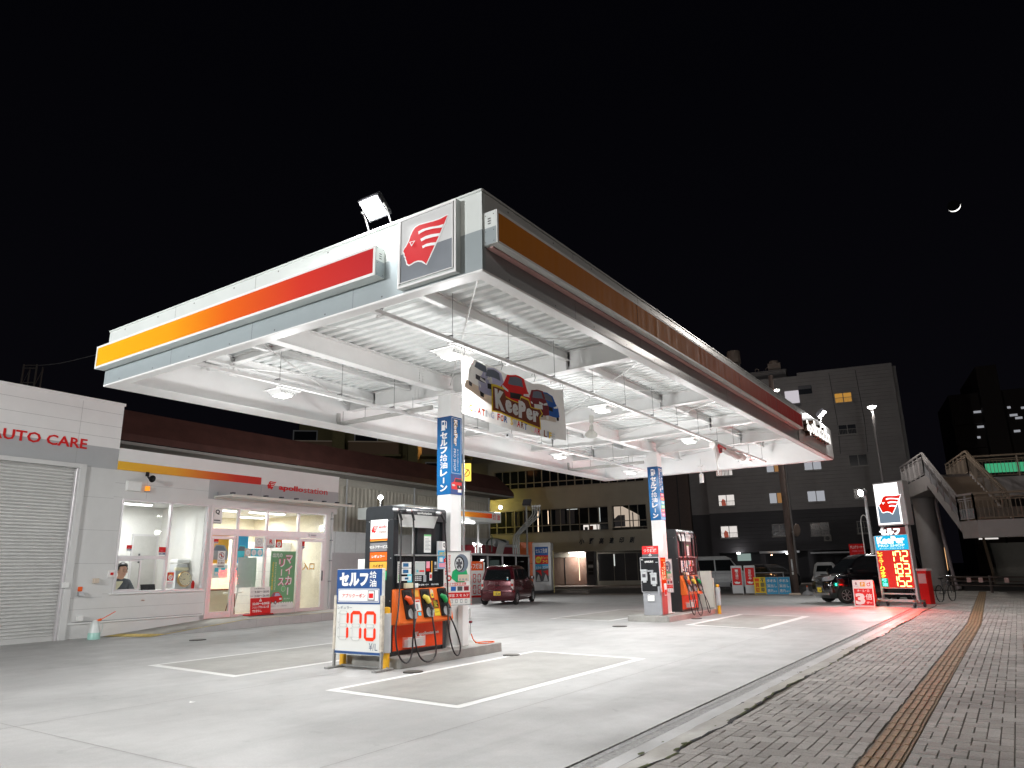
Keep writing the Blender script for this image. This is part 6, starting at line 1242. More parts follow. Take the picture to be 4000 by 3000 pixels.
# wash gantry and wash tower
t_ = thing("car_wash_machine", "dark red and silver car wash gantry behind the screen fence", "car wash", (-26.0, 36.3, 0), R(98)); q = MB(); q.box(-2.5, 2.7, 0, 2.0, 2.25, 3.0, P('maroon')); q.box(-2.5, 2.7, -.02, 2.02, 2.3, 2.5, P('black')); q.build("top_beam", t_, bevel=.03)
q = MB(); q.box(-.5, 2.7, -.03, 2.05, 2.92, 3.1, M("silver", (.5, .52, .54), .3, .6)); q.box(.3, 2.2, .3, 1.7, 3.1, 3.35, M("silver", (.5, .52, .54), .3, .6)); q.build("hood", t_, bevel=.03)
for x in (-2.5, 2.2):
    q = MB(); q.box(x, x+.5, 0, 2, 0, 2.25, P('maroon')); q.build("leg", t_, bevel=.02)
q = MB(); q.obox(Fr((-.55, -.1, 2.3), (1, 0, 0), (.35, -.1, .9)), 0, .95, 0, .95, -.02, 0, M("panel_silver", (.5, .5, .48), .4, .3)); q.rect(Fr((-.7, -.12, 2.12), (1, 0, .05), (0, 0, 1)), 0, 0, .9, .3, P('red'), 0); q.text("SELF SERVICE", Fr((-.7, -.12, 2.12), (1, 0, .05), (0, 0, 1)), .08, .08, .82, .22, P('white'), .004, .02); q.build("tilted_panel", t_)
q = MB(); CBL = M("cable_dark", (.02, .04, .03), .5, noise=0)
for k_ in range(3): q.tube([(-1.8+.2*k_, -.2, 2.5), (-1.9+.1*k_, -.2, 3.1), (-1.2, -.2, 3.45), (.2+.2*k_, -.1, 3.35), (1.2, 0, 3.2+.05*k_)], .022, CBL, 6, smooth=2)
q.cyl((-1.1, -.2, 2.6), (-1.1, -.2, 3.6), .04, .04, CBL, 8); q.build("cable_loops", t_)
t_ = thing("wash_tower", "orange and white self wash tower with blue poster behind the maroon car", "car wash", (-26.75, 41.35, 0), R(26)); t_.scale = (.87, .9, 1); k = Fr((0, 0, 0), (1, 0, 0), (0, 0, 1)); q = MB(); q.box(0, 1.42, 0, 2.2, .18, 3.28, M("tower_white", (.70, .71, .72), .4, noise=.05)); q.box(.0, 1.36, .02, 2.1, .0, .18, P('dgrey')); q.build("body", t_, bevel=.03)
q = MB(); q.box(-.95, -.002, -.02, 2.0, 0, 3.33, M("tower_orange", (.85, .17, .03), .4, noise=.05)); q.box(-.96, -.0, -.025, -.02, 1.9, 1.93, P('brown')); q.build("side_column", t_, bevel=.02)
q = MB(); q.rect(k, .2, 2.45, 1.22, 3.0, P('blue'), .012); q.text("セルフ洗車", k, .26, 2.58, 1.16, 2.9, P('white'), .016, .05); q.rect(k, .2, 1.88, 1.22, 2.45, P('red'), .012); q.disc(k, .46, 2.15, .22, P('yellow'), .015, 20); q.text("初登場!", k, .30, 2.08, .62, 2.22, P('red'), .018, .03); q.text("泡ジェット", k, .66, 2.20, 1.19, 2.38, P('yellow'), .016, .05); q.text("コース", k, .78, 1.95, 1.16, 2.13, P('yellow'), .016, .05)
q.rect(k, .2, .75, 1.22, 1.88, P('dgrey'), .012); q.poly(k, [(.2, 1.88), (.7, 1.88), (.68, 1.6), (.2, 1.5)], P('sky'), .015); q.poly(k, [(.72, 1.88), (1.22, 1.88), (1.22, 1.62), (.74, 1.55)], P('sky'), .015); q.text("スゴイ!!", k, .24, 1.55, .66, 1.75, P('white'), .018, .04); q.text("スゴイ!!", k, .76, 1.58, 1.18, 1.76, P('white'), .018, .04)
q.poly(k, [(.25, 1.45), (.65, 1.5), (.68, 1.1), (.5, 1.3)], P('red'), .015); q.poly(k, [(.78, 1.4), (1.2, 1.5), (1.2, 1.1), (.95, 1.3)], P('red'), .015)
for x in (.35, .9): q.poly(k, [(x+.05, 1.2), (x+.12, 1.2), (x+.25, .78), (x-.1, .78)], P('lgrey'), .017)
q.build("poster", t_)
q = MB(); q.tube([(1.60, -.03, 0), (1.60, -.03, 2.75)], .035, M("marker_yellow", (.55, .45, .20), .5, noise=.2, scale=20), 8); q.tube([(1.42, .0, 2.5), (1.60, -.03, 2.5)], .02, P('lgrey'), 6); q.build("marker_post", t_)
# conduit riser with lamp mast
t_ = thing("conduit_riser", "four bent grey conduits rising from behind the maroon car", "conduit", (-25.72, 37.6, 0), R(0)); q = MB()
for i in range(4): x = i*.17; q.tube([(x*.85, 0, 0), (x*.85, 0, 3.40+.03*i), (x*.85+.08, 0, 3.6+.03*i), (x+1.40, 0, 4.75-.03*i), (x+1.5, 0, 4.90), (x+1.5, 0, 5.28)], .042, M("conduit", (.30, .31, .30), .45, .3, noise=.1), 8); q.cyl((x+1.5, 0, 5.26), (x+1.5, 0, 5.38), .07, .07, P('lgrey'), 8)
q.box(-.1, .7, .03, .07, 2.0, 2.05, STL); q.build("pipes", t_, smooth=40)
t_ = thing("lamp_mast", "thin mast with unlit grey floodlight beside the bent conduits", "lamp mast", (-26.85, 40.9, 0)); q = MB(); q.cyl((0, 0, 0), (0, 0, 5.75), .08, .06, M("mast_grey", (.36, .37, .37), .5, .2), 10); q.build("pole", t_); q = MB(); q.obox(Fr((-.2, -.2, 5.80), (1, .2, 0), (0, .4, .9)), 0, .55, 0, .4, -.2, 0, P('dgrey')); q.box(-.2, .2, -.1, .1, 5.70, 5.75, STL); q.build("floodlight_head", t_)

# ================================================================== FAR BUILDINGS
def siding(name, c, z_mul=3.3):
    m = M(name, c, .7, noise=.12, scale=.8); nt = m.node_tree; b = nt.nodes["Principled BSDF"]; L = nt.links
    t = nt.nodes.new("ShaderNodeTexCoord"); s = nt.nodes.new("ShaderNodeSeparateXYZ"); L.new(t.outputs["Object"], s.inputs[0])
    mu = nt.nodes.new("ShaderNodeMath"); mu.operation = 'MULTIPLY'; mu.inputs[1].default_value = z_mul; L.new(s.outputs[2], mu.inputs[0]); fr_ = nt.nodes.new("ShaderNodeMath"); fr_.operation = 'FRACT'; L.new(mu.outputs[0], fr_.inputs[0])
    bp = nt.nodes.new("ShaderNodeBump"); bp.inputs["Distance"].default_value = .03; bp.inputs["Strength"].default_value = 1; L.new(fr_.outputs[0], bp.inputs["Height"]); L.new(bp.outputs[0], b.inputs["Normal"]); return m
# printing works
t_ = thing("printing_works", "beige office building with two window bands and 小野高速印刷 lettering", "building", (-30.29, 57.09, 0), R(12.5)); k = Fr((0, 0, 0), (1, 0, 0), (0, 0, 1))
PW = M("works_wall", (.30, .285, .24), .75, noise=.10, scale=.6); XL, XR = -13.5, 5.0; FRM = M("works_frame", (.24, .22, .18), .5); DGL = M("works_glass", (.008, .011, .014), .08, noise=0, spec=.6); DIM = M("works_blind", (.055, .05, .055), .4, noise=.1)
q = MB(); q.obox(k, XL, XR, 3.0, 4.72, -.3, 0, PW); q.obox(k, XL, XR, 6.85, 8.78, -.3, 0, PW); q.obox(k, XL, XR, 10.53, 12.6, -.3, 0, PW); q.obox(k, XL, -11.2, 4.72, 6.85, -.3, 0, PW); q.obox(k, XL, -9.65, 8.78, 10.53, -.3, 0, PW); q.obox(k, 1.26, 1.57, 4.72, 6.85, -.3, 0, PW); q.obox(k, 4.65, XR, 3.0, 12, -.3, -.001, PW); q.box(XL, XR, 2.0, 10, 0, 12.4, PW); q.box(XL, XR, .0, 2.4, 2.96, 3.0, M("soffit_grey", (.42, .41, .38), .7)); q.box(XL, XR, .3, 9.9, 12.4, 12.6, PW); q.obox(k, XL, XR, 11.45, 11.6, 0, .12, PW); q.box(4.5, XR, -.0, 2.2, .1, 2.96, PW)
q.build("wall", t_)
def band(x0, x1, z0, z1, n, nm, lit=()):
    q = MB(); q.obox(k, x0, x1, z0, z1, -.26, -.22, DGL); q.build("window_glass", t_)
    q = MB(); dx = (x1-x0)/n
    for i in range(n+1): q.obox(k, x0+i*dx-.04, x0+i*dx+.04, z0, z1, -.24, -.06, FRM)
    for i in range(n): q.obox(k, x0+(i+.5)*dx-.025, x0+(i+.5)*dx+.025, z0, z1, -.22, -.10, FRM)
    zt_ = z0+(z1-z0)*.30; q.obox(k, x0, x1, zt_-.035, zt_+.035, -.23, -.08, FRM); q.obox(k, x0, x1, z0, z0+.06, -.25, .04, FRM); q.obox(k, x0, x1, z1-.05, z1, -.25, -.02, FRM); q.build("window_frame", t_)
band(-9.6, 4.6, 8.80, 10.53, 9, "u"); band(-11.2, 1.24, 4.74, 6.83, 7, "l"); band(1.6, 4.64, 4.9, 6.87, 2, "r")
for a, b, c, d in ((-8.0, -7.2, 5.45, 6.7), (-6.9, -6.1, 5.45, 6.7), (-3.7, -2.8, 5.45, 6.75), (-2.6, -1.9, 5.45, 6.75), (-7.9, -6.9, 4.85, 5.35)): q = MB(); q.obox(k, a, b, c, d, -.215, -.212, DIM); q.build("blind", t_)
WL = Emit("works_lit", (1, .82, .66), .55); WSL = Emit("works_slit", (1, .72, .5), 2.2); WS2 = Emit("works_slit2", (.9, .95, .9), .9)
for a, b, c, d, m in ((-5.42, -5.34, 4.85, 6.7, WSL), (-4.42, -4.37, 5.5, 6.7, WSL), (.42, .47, 5.5, 6.75, WS2), (-2.6, -1.6, 6.70, 6.74, WS2)): q = MB(); q.obox(k, a, b, c, d, -.205, -.20, m); q.build("light_gap", t_)
q = MB(); q.obox(k, -1.1, .40, 4.86, 5.28, -.205, -.20, Emit("works_low", (1, .92, .85), 1.0)); q.obox(k, -1.0, -.7, 4.86, 5.1, -.198, -.195, P('dgrey')); q.obox(k, -.5, -.2, 4.86, 5.2, -.198, -.195, P('brown')); q.obox(k, .1, .2, 4.86, 5.27, -.198, -.195, P('dgrey')); q.build("lit_pane", t_)
q = MB(); q.obox(k, 1.75, 3.95, 4.96, 6.75, -.205, -.20, WL); q.poly(k, [(2.5, 6.76), (4.0, 6.76), (4.0, 5.9), (3.5, 6.2)], DGL, -.196); q.poly(k, [(1.75, 5.0), (1.75, 5.7), (2.1, 6.0), (2.7, 6.0), (2.7, 5.0)], P('dgrey'), -.196); q.rect(k, 3.35, 4.96, 3.45, 6.2, P('dgrey'), -.195); q.build("lit_pane", t_)
q = MB(); x = -1.5
for ch in "小野高速印刷": q.text(ch, k, x, 3.60, x+.46, 4.10, M("letter_navy", (.008, .014, .03), .8, noise=0, spec=.1), .03, .06, .25, depth=.02); x += .905
q.build("wall_lettering", t_)
q = MB(); q.box(-.93, -.17, -.05, .6, .1, 2.98, M("granite_dark", (.05, .05, .06), .3, noise=.2)); [q.box(-.75, -.3, -.08, -.05, 1.0+i*.3, 1.22+i*.3, P('grey') if i == 2 else P('black')) for i in range(4)]; q.build("entrance_pier", t_)
q = MB(); SLT = M("slat_brown", (.20, .15, .12), .6); q.box(-4.6, -1.0, 1.2, 1.25, .12, 2.6, P('brown')); [q.box(-4.55+i*.09, -4.50+i*.09, 1.16, 1.2, .15, 2.55, SLT) for i in range(39)]; q.box(-3.35, -3.25, 1.13, 1.17, .15, 2.5, P('black')); q.box(-1.95, -1.9, 1.1, 1.15, .5, 2.5, Emit("works_slit", (1, .72, .5), 2.2)); q.box(-4.6, -1.0, 1.1, 1.3, 2.55, 2.96, PW); q.build("entrance_doors", t_)
q = MB(); q.box(-.1, 4.5, .9, .95, .45, 2.75, M("ground_glass", (.035, .035, .037), .15, noise=.1, scale=3)); q.box(-.1, 4.5, .85, .95, .1, .45, PW); [q.box(x, x+.03, .86, .9, .45, 2.75, FRM) for x in (1.3, 2.3, 3.4)]; q.box(1.35, 1.42, .8, .85, 1.7, 2.7, Emit("works_slit2", (.9, .95, .9), .9)); q.build("ground_windows", t_)
q = MB(); q.box(-2.6, -1.2, .3, .45, 2.88, 2.95, Emit("porch_tube", (1, .97, .93), 10)); q.build("porch_lamp", t_); area("porch_light", (-1.9, .4, 2.85), (0, .3, -1), 70, 1.3, .15, (1, .93, .88), parent=t_)
# apartments
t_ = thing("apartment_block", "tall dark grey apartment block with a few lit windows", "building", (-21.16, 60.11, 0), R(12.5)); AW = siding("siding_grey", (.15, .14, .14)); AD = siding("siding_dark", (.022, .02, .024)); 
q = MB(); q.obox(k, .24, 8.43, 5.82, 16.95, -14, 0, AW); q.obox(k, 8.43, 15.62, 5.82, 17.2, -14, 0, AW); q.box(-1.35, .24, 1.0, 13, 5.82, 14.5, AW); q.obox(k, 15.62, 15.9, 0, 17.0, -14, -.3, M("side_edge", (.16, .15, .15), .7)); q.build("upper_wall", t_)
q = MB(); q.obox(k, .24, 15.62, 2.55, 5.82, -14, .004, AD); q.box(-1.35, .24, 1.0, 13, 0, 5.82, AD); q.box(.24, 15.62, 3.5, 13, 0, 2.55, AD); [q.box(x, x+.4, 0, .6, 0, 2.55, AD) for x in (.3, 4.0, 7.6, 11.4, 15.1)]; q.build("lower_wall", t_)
q = MB(); q.box(4.35, 7.6, 3, 8, 16.9, 18.35, AW); q.box(4.25, 7.7, 2.9, 8.1, 18.35, 18.42, M("side_edge", (.16, .15, .15), .7)); q.build("penthouse", t_)
q = MB(); TK = M("tank_beige", (.24, .19, .16), .6, noise=.1); q.lathe([(0, .0), (0, .62), (1.15, .62), (1.2, .55), (1.22, 0)], (3.15, 5, 20.0), (0, 0, 1), TK, 24); q.build("water_tank", t_, smooth=40)
q = MB(); 
for a, b in ((2.7, 4.6), (3.6, 4.6), (2.7, 5.4), (3.6, 5.4)): q.tube([(a, b, 20), (a+(-.25 if a < 3 else .25), b, 17)], .035, STL, 6)
for a, b, c, d in ((2.62, 19, 3.7, 18), (3.7, 19, 2.6, 18), (2.6, 18.9, 3.75, 18.9)): q.tube([(a, 4.6, b), (c, 4.6, d)], .025, STL, 6)
q.build("tank_stand", t_)
q = MB(); q.box(6.1, 7.2, 4, 5, 18.42, 19.35, TK); q.lathe([(0, .4), (.15, .42), (.3, .38), (.3, 0)], (6.65, 4.5, 19.35), (0, 0, 1), TK, 16); [q.tube([(5.0+i*.35, 4, 18.4), (5.0+i*.35, 4, 18.9), (5.15+i*.35, 4, 19.0), (5.3+i*.35, 4, 18.9), (5.3+i*.35, 4, 18.4)], .04, TK, 6) for i in (0, 2.6)]; q.build("cooling_unit", t_)
WLIT = [Emit("win_white", (1, .93, .88), .85), Emit("win_grey", (.72, .74, .80), .55), Emit("win_orange", (1, .50, .10), .50), Emit("win_red", (.75, .16, .10), .5), Emit("win_amber", (.8, .4, .15), .42)]
def win(x0, x1, z0, z1, lit=None, rail=False, mark=None, ac=False, sill=True):
    q = MB(); q.obox(k, x0, x1, z0, z1, 0, .03, M("pane_dark", (.02, .022, .028), .15, noise=0)); wq = q
    fm = M("win_frame", (.17, .16, .155), .5); q.frame(k, x0-.04, z0-.04, x1+.04, z1+.04, .05, fm, 0, .07); q.obox(k, (x0+x1)/2-.025, (x0+x1)/2+.025, z0, z1, .03, .06, fm)
    if sill: q.obox(k, x0-.08, x1+.08, z0-.10, z0-.04, 0, .12, fm)
    o = q.build("window", t_)
    if lit is not None:
        q = MB(); q.rect(k, x0+.02, z0+.02, (x0+x1)/2-.03, z1-.02, WLIT[lit], .034); q.rect(k, (x0+x1)/2+.03, z0+.02, x1-.02, z1-.02, WLIT[lit if mark != 'o' else 4], .034)
        if mark == 'r': q.poly(k, [(x0+.25, z0+.02), (x0+.20, z0+.35), (x0+.35, z0+.60), (x0+.55, z0+.45), (x0+.6, z0+.02)], WLIT[3], .038)
        if mark == 's': [q.rect(k, x0+.05+i*.12, z0+.03, x0+.10+i*.12, z1-.03, WLIT[3] if i < 4 else P('grey'), .038) for i in range(9)]
        q.build("pane", o)
    if rail:
        q = MB(); q.obox(k, x0-.1, x1+.1, z0+.36, z0+.39, .14, .17, fm); q.obox(k, x0-.1, x1+.1, z0-.12, z0-.09, .05, .17, fm)
        n = int((x1-x0+.2)/.11); [q.obox(k, x0-.1+i*.11, x0-.085+i*.11, z0-.1, z0+.38, .145, .16, fm) for i in range(n+1)]; q.build("railing", o)
    if ac: q = MB(); q.obox(k, x1-.45, x1+.1, z0-.50, z0-.08, .05, .3, M("ac_grey", (.12, .11, .10), .6)); q.disc(k, x1-.2, z0-.28, .16, P('black'), .305, 16); q.build("ac_unit", o)
win(1.06, 2.38, 3.79, 4.72, 0, True, 'r'); win(5.15, 6.25, 3.8, 4.70, None, True); win(8.07, 9.38, 3.75, 4.68, None, True, None, True); win(11.48, 12.4, 3.81, 4.66, None, True)
win(1.09, 2.39, 6.41, 7.32, 0, True, 'r'); win(5.17, 6.34, 6.41, 7.26, 1, False, 'o'); win(8.1, 9.4, 6.4, 7.25, 1); win(11.55, 12.39, 6.45, 7.23)
win(1.09, 2.44, 8.94, 9.87, 0, True, 's'); win(5.19, 6.38, 8.98, 9.85, 1, False, 'o'); win(8.13, 9.42, 8.96, 9.86, 1); win(11.54, 12.84, 9.05, 9.93)
win(1.1, 2.4, 11.6, 12.5, None); win(5.2, 6.4, 11.6, 12.5, 1); win(11.07, 12.36, 11.67, 12.43, None, True); win(11.09, 12.37, 14.30, 15.09, 2, True)
q = MB(); q.obox(k, 8.4, 9.45, 14.5, 16.0, -.001, .015, M("pane_dark", (.02, .022, .028), .15)); q.obox(k, 8.4, 9.45, 14.5, 15.3, .01, .05, AW); q.rect(k, 7.3, 14.62, 8.4, 15.7, Emit("curtain_glow", (.85, .80, .86), .72), .06); q.obox(k, 7.3, 8.45, 14.35, 14.5, 0, .3, P('dgrey')); q.obox(k, 8.4, 9.4, 15.75, 16.05, .015, .03, P('dgrey')); q.build("balcony", t_)
q = MB(); q.obox(k, 4.0, 7.0, 2.42, 2.58, 0, .9, P('grey')); q.obox(k, 7.8, 11.5, 2.30, 2.42, 0, .9, P('grey')); q.build("porch_roof", t_)
q = MB(); q.lathe([(0, .16), (.06, .14), (.08, 0)], (2.31, -.2, 2.52), (0, -.2, -1), Emit("porch_bulb", (1, .97, .93), 22), 12); q.lathe([(0, .16), (.06, .14), (.08, 0)], (6.14, -1.0, 2.40), (0, -.2, -1), Emit("porch_bulb", (1, .97, .93), 22), 12); q.lathe([(0, .07), (.05, 0)], (4.9, -1.0, 2.28), (0, -.2, -1), Emit("porch_small", (1, .6, .35), 16), 10); q.build("porch_lamp", t_)
point("porch_glow", (2.3, -.5, 2.3), 12, .1, parent=t_); point("porch_glow", (6.1, -1.3, 2.2), 12, .1, parent=t_)
q = MB(); q.box(1.9, 3.0, 3.3, 3.45, 1.9, 2.5, Emit("hall_glow", (.5, .65, .6), .5)); q.build("hall_pane", t_)
for xs in (10.9, 12.9):
    q = MB(); q.tube([(xs, -.03, 16.9), (xs+.1, -.03, 14), (xs+.15, -.03, 12.6), (xs+.05, -.03, 10.1)], .02, P('black'), 5, smooth=1); q.build("cable", t_)
t_ = thing("brown_annex", "narrow dark brown building between the printing works and apartments", "building", (-21.16-5.0, 59.6, 0), R(12.5)); q = MB(); q.box(-.6, 3.6, 0, 10, 0, 11.5, M("annex_brown", (.065, .045, .04), .8, noise=.12)); q.build("wall", t_); q = MB(); [q.box(x, x+.06, -.06, 0, 0, 11.5, P('black')) for x in (.2, 1.3, 2.6)]; q.build("downpipe", t_)
# dark high-rise at the far right
t_ = thing("far_tower", "unlit residential tower with small lit windows beyond the footbridge", "building", (-4, 105, 0), R(10)); q = MB(); FT = M("tower_far", (.05, .04, .038), .8); q.box(0, 11, 0, 12, 0, 22, FT); q.box(3.2, 5.4, -1.5, 12, 0, 25, FT); q.box(11, 20, -2, 12, 0, 19, FT); q.build("wall", t_)
q = MB(); k2 = Fr((0, 0, 0), (1, 0, 0), (0, 0, 1)); rn = random.Random(2)
for x, z in ((2.4, 19.4), (2.5, 17.5), (2.3, 16.2), (6.0, 19.6), (6.1, 18.6), (6.6, 18.2), (7.4, 19.4), (8.0, 17.6), (6.2, 16.6), (8.8, 16.2)): q.rect(k2, x, z, x+rn.uniform(.3, .9), z+.28, Emit("win_far", (.9, .92, 1), .35), .06)
q.build("window", t_)
for z in range(3, 21, 3): q = MB(); q.box(.1, 3.1, -.7, 0, z, z+.9, FT); q.build("balcony", t_)

# ================================================================== VEHICLES
TYR = M("tyre", (.015, .015, .015), .75, noise=.1); RIM = M("rim_silver", (.50, .51, .53), .3, .6, noise=.04); CHR = M("chrome", (.7, .7, .72), .12, .95, noise=0); CGL = M("car_glass", (.010, .012, .013), .05, noise=0, spec=.8)
def interp(T, z):
    if z <= T[0][0]: return T[0][1]
    for (a, b), (c, d) in zip(T, T[1:]):
        if z <= c: return b+(d-b)*(z-a)/(c-a+1e-9)
    return T[-1][1]
class Car:
    def __init__(s, name, label, cat, loc, rz, paint, XF, XR, HW, zs, wb, fa, wr=.285, r=.16, group=None, rimcap=False):
        s.XF, s.XR, s.HW = XF, XR, HW; s.t = thing(name, label, cat, loc, rz, group); s.wb = wb; s.fa = fa
        vs = []; n = 6; ring = 4*n
        for z in zs:
            xf, xr, hw = interp(XF, z), interp(XR, z), interp(HW, z); rr_ = min(r, hw*.9, (xf-xr)/2.2)
            for cx, cy, a0 in ((xf-rr_, hw-rr_, 0), (xr+rr_, hw-rr_, 90), (xr+rr_, -hw+rr_, 180), (xf-rr_, -hw+rr_, 270)):
                for i in range(n): a = R(a0+90*i/(n-1)); vs.append((cx+rr_*math.cos(a), cy+rr_*math.sin(a), z))
        fs = [(j*ring+i, j*ring+(i+1) % ring, (j+1)*ring+(i+1) % ring, (j+1)*ring+i) for j in range(len(zs)-1) for i in range(ring)]
        fs += [tuple(range(ring))[::-1], tuple(range((len(zs)-1)*ring, len(zs)*ring))]
        q = MB(); q.mesh(vs, fs, paint); q.build("body", s.t, smooth=38)
        W = interp(HW, .5)
        for x in (fa, fa-wb):
            for sg in (-1, 1):
                q = MB(); kk = Fr((x, sg*(W+.003), wr), (1, 0, 0), (0, 0, 1)) if sg < 0 else Fr((x, sg*(W+.003), wr), (-1, 0, 0), (0, 0, 1))
                ra = wr+.055; q.poly(kk, [(ra*math.cos(R(a)), max(ra*math.sin(R(a)), -.12)) for a in range(-20, 201, 10)], P('black'), .0); q.build("wheel_arch", s.t)
                c0 = Vector((x, sg*(W-.17), wr)); ax = Vector((0, sg, 0)); q = MB(); q.lathe([(0, .1), (0, wr-.04), (.015, wr-.01), (.05, wr), (.13, wr), (.165, wr-.01), (.18, wr-.04), (.18, wr*.66), (.165, wr*.64)], c0, ax, TYR, 28); wo_ = q.build("wheel", s.t, smooth=50)
                q = MB(); 
                if rimcap:
                    q.lathe([(.15, wr*.64), (.172, wr*.60), (.185, wr*.30), (.185, 0)], c0, ax, RIM, 24)
                    for i in range(7):
                        a = 2*math.pi*i/7; ctr = kk; q.disc(Fr(c0+ax*.187, kk.u, kk.v), .44*wr*math.cos(a), .44*wr*math.sin(a), .032, P('black'), .0, 8)
                else:
                    q.lathe([(.10, wr*.64), (.17, wr*.64), (.175, wr*.58), (.12, wr*.56)], c0, ax, RIM, 24); q.lathe([(.12, .0), (.12, wr*.56)], c0, ax, P('black'), 20); q.lathe([(.12, .06), (.172, .05), (.175, 0)], c0, ax, RIM, 12)
                    for i in range(7):
                        a = 2*math.pi*i/7; d = kk.u*math.cos(a)+kk.v*math.sin(a); q.beam(c0+ax*.16+d*.04, c0+ax*.16+d*wr*.60, .02, .035, RIM, ax)
                q.build("rim", wo_, smooth=40)
    def patch(s, kind, z0, z1, e0, e1, m, off=.006, rows=4, name=None, parent=None, mb=None):
        q = mb or MB(); 
        def P_(a, z):
            if kind == 'L': return (a, interp(s.HW, z)+off, z)
            if kind == 'R': return (a, -interp(s.HW, z)-off, z)
            if kind == 'F': return (interp(s.XF, z)+off, a, z)
            if kind == 'B': return (interp(s.XR, z)-off, a, z)
        for i in range(rows):
            u, v = i/rows, (i+1)/rows; za, zb_ = z0+(z1-z0)*u, z0+(z1-z0)*v; A = [e0[j]+(e1[j]-e0[j])*u for j in (0, 1)]; B = [e0[j]+(e1[j]-e0[j])*v for j in (0, 1)]
            q.face([P_(A[0], za), P_(A[1], za), P_(B[1], zb_), P_(B[0], zb_)], m)
        if mb is None: return q.build(name or "panel", parent or s.t)
    def line(s, kind, pts, m, wd=.012, off=.007, name="seam", mb=None):
        q = mb or MB()
        for (a, z), (b, w_) in zip(pts, pts[1:]):
            n = 3
            for i in range(n):
                p = [(a+(b-a)*t, z+(w_-z)*t) for t in (i/n, (i+1)/n)]; d = Vector((p[1][0]-p[0][0], p[1][1]-p[0][1])); nn = Vector((-d.y, d.x)).normalized()*wd/2; L_ = []
                for (aa, zz), sg in ((p[0], -1), (p[1], -1), (p[1], 1), (p[0], 1)):
                    aa += nn.x*sg; zz += nn.y*sg; L_.append({'L': (aa, interp(s.HW, zz)+off, zz), 'R': (aa, -interp(s.HW, zz)-off, zz), 'F': (interp(s.XF, zz)+off, aa, zz), 'B': (interp(s.XR, zz)-off, aa, zz)}[kind])
                q.face(L_, m)
        if mb is None: q.build(name, s.t)
# maroon kei car, seen from behind
MRN = M("paint_maroon", (.085, .008, .014), .22, .35, noise=.08, scale=3, coat=.8)
H_ = Vector((-.31, .95, 0)).normalized(); ra = Vector((-19.95, 28.02, 0)); ctr = ra+H_*1.42
S1 = 1.13
XF = [(.18, 1.72), (.30, 1.84), (.55, 1.86), (.82, 1.78), (.98, 1.55), (1.04, 1.30), (1.08, 1.12), (1.60, .42), (1.70, .25), (1.75, -.1)]
XR = [(.18, -1.78), (.28, -1.90), (.60, -1.92), (.85, -1.87), (1.08, -1.85), (1.55, -1.66), (1.68, -1.60), (1.75, -1.35)]
HW = [(.18, .76), (.3, .82), (.65, .83), (.98, .815), (1.08, .80), (1.60, .68), (1.70, .62), (1.75, .50)]
c = Car("kei_car", "maroon boxy kei car with yellow plate 38-58 parked in front of the car wash", "car", ctr, math.atan2(H_.y, H_.x), MRN, XF, XR, HW, [.18, .24, .3, .42, .55, .68, .82, .9, .98, 1.04, 1.08, 1.2, 1.35, 1.48, 1.6, 1.66, 1.70, 1.735, 1.75], 2.84, 1.42, .31, .15, rimcap=True)
c.patch('B', 1.10, 1.58, (-.66, .66), (-.55, .55), CGL, name="rear_window"); 
for kd in ('L', 'R'):
    c.patch(kd, 1.10, 1.58, (-1.62, -1.10), (-1.42, -1.06), CGL, name="side_window"); c.patch(kd, 1.10, 1.58, (-1.02, -.08), (-.98, -.12), CGL, name="side_window"); c.patch(kd, 1.10, 1.58, (.0, 1.02), (-.04, .42), CGL, name="side_window")
    q = MB()
    for x in (-1.04, -.04, 1.05): c.line(kd, [(x, .35), (x, 1.08)], P('black'), .010, mb=q)
    c.line(kd, [(-1.2, .33), (1.1, .33)], P('black'), .012, mb=q); q.build("door_seam", c.t)
    for x in (-.85, .12): c.patch(kd, .96, .99, (x, x+.17), (x, x+.17), MRN, off=.03, rows=1, name="door_handle")
    sg = 1 if kd == 'L' else -1; q = MB(); q.box(.92, 1.06, sg*.82, sg*1.0, 1.08, 1.24, MRN); q.build("mirror", c.t, bevel=.03, bseg=2)
c.patch('F', 1.12, 1.56, (-.66, .66), (-.52, .52), CGL, name="windscreen")
for sg in (-1, 1):
    q = MB(); e = Fr((-1.84, 0, 0), (0, -1, 0), (0, 0, 1)); q.obox(e, sg*.715-.055, sg*.715+.055, .68, 1.12, -.12, .045, M("lamp_cluster", (.62, .60, .58), .15, noise=.1, scale=30)); q.obox(e, sg*.715-.05, sg*.715+.05, .82, .94, .04, .05, M("lamp_red", (.5, .03, .02), .2)); q.build("tail_lamp", c.t, bevel=.012)
q = MB(); e = Fr((-1.925, 0, 0), (0, -1, 0), (0, 0, 1)); q.obox(e, -.16, .17, .43, .61, -.01, .012, M("plate_yellow", (.80, .58, .03), .4, noise=.03)); q.text("・38-58", e, -.13, .455, .145, .535, P('dgrey'), .016, .03); q.text("580", e, -.05, .555, .06, .59, P('dgrey'), .016); q.build("number_plate", c.t)
q = MB(); c.line('B', [(-.8, .66), (.8, .66)], P('black'), .014, mb=q); c.line('B', [(-.62, .68), (-.66, 1.08)], P('black'), .010, mb=q); c.line('B', [(.62, .68), (.66, 1.08)], P('black'), .010, mb=q); q.build("tailgate_seam", c.t)
q = MB(); e = Fr((-1.865, 0, 0), (0, -1, 0), (0, 0, 1))
for a in (90, 210, 330): q.poly(e, [(.0, .985), (.022*math.cos(R(a-30)), .985+.022*math.sin(R(a-30))), (.045*math.cos(R(a)), .985+.045*math.sin(R(a))), (.022*math.cos(R(a+30)), .985+.022*math.sin(R(a+30)))], CHR, .012)
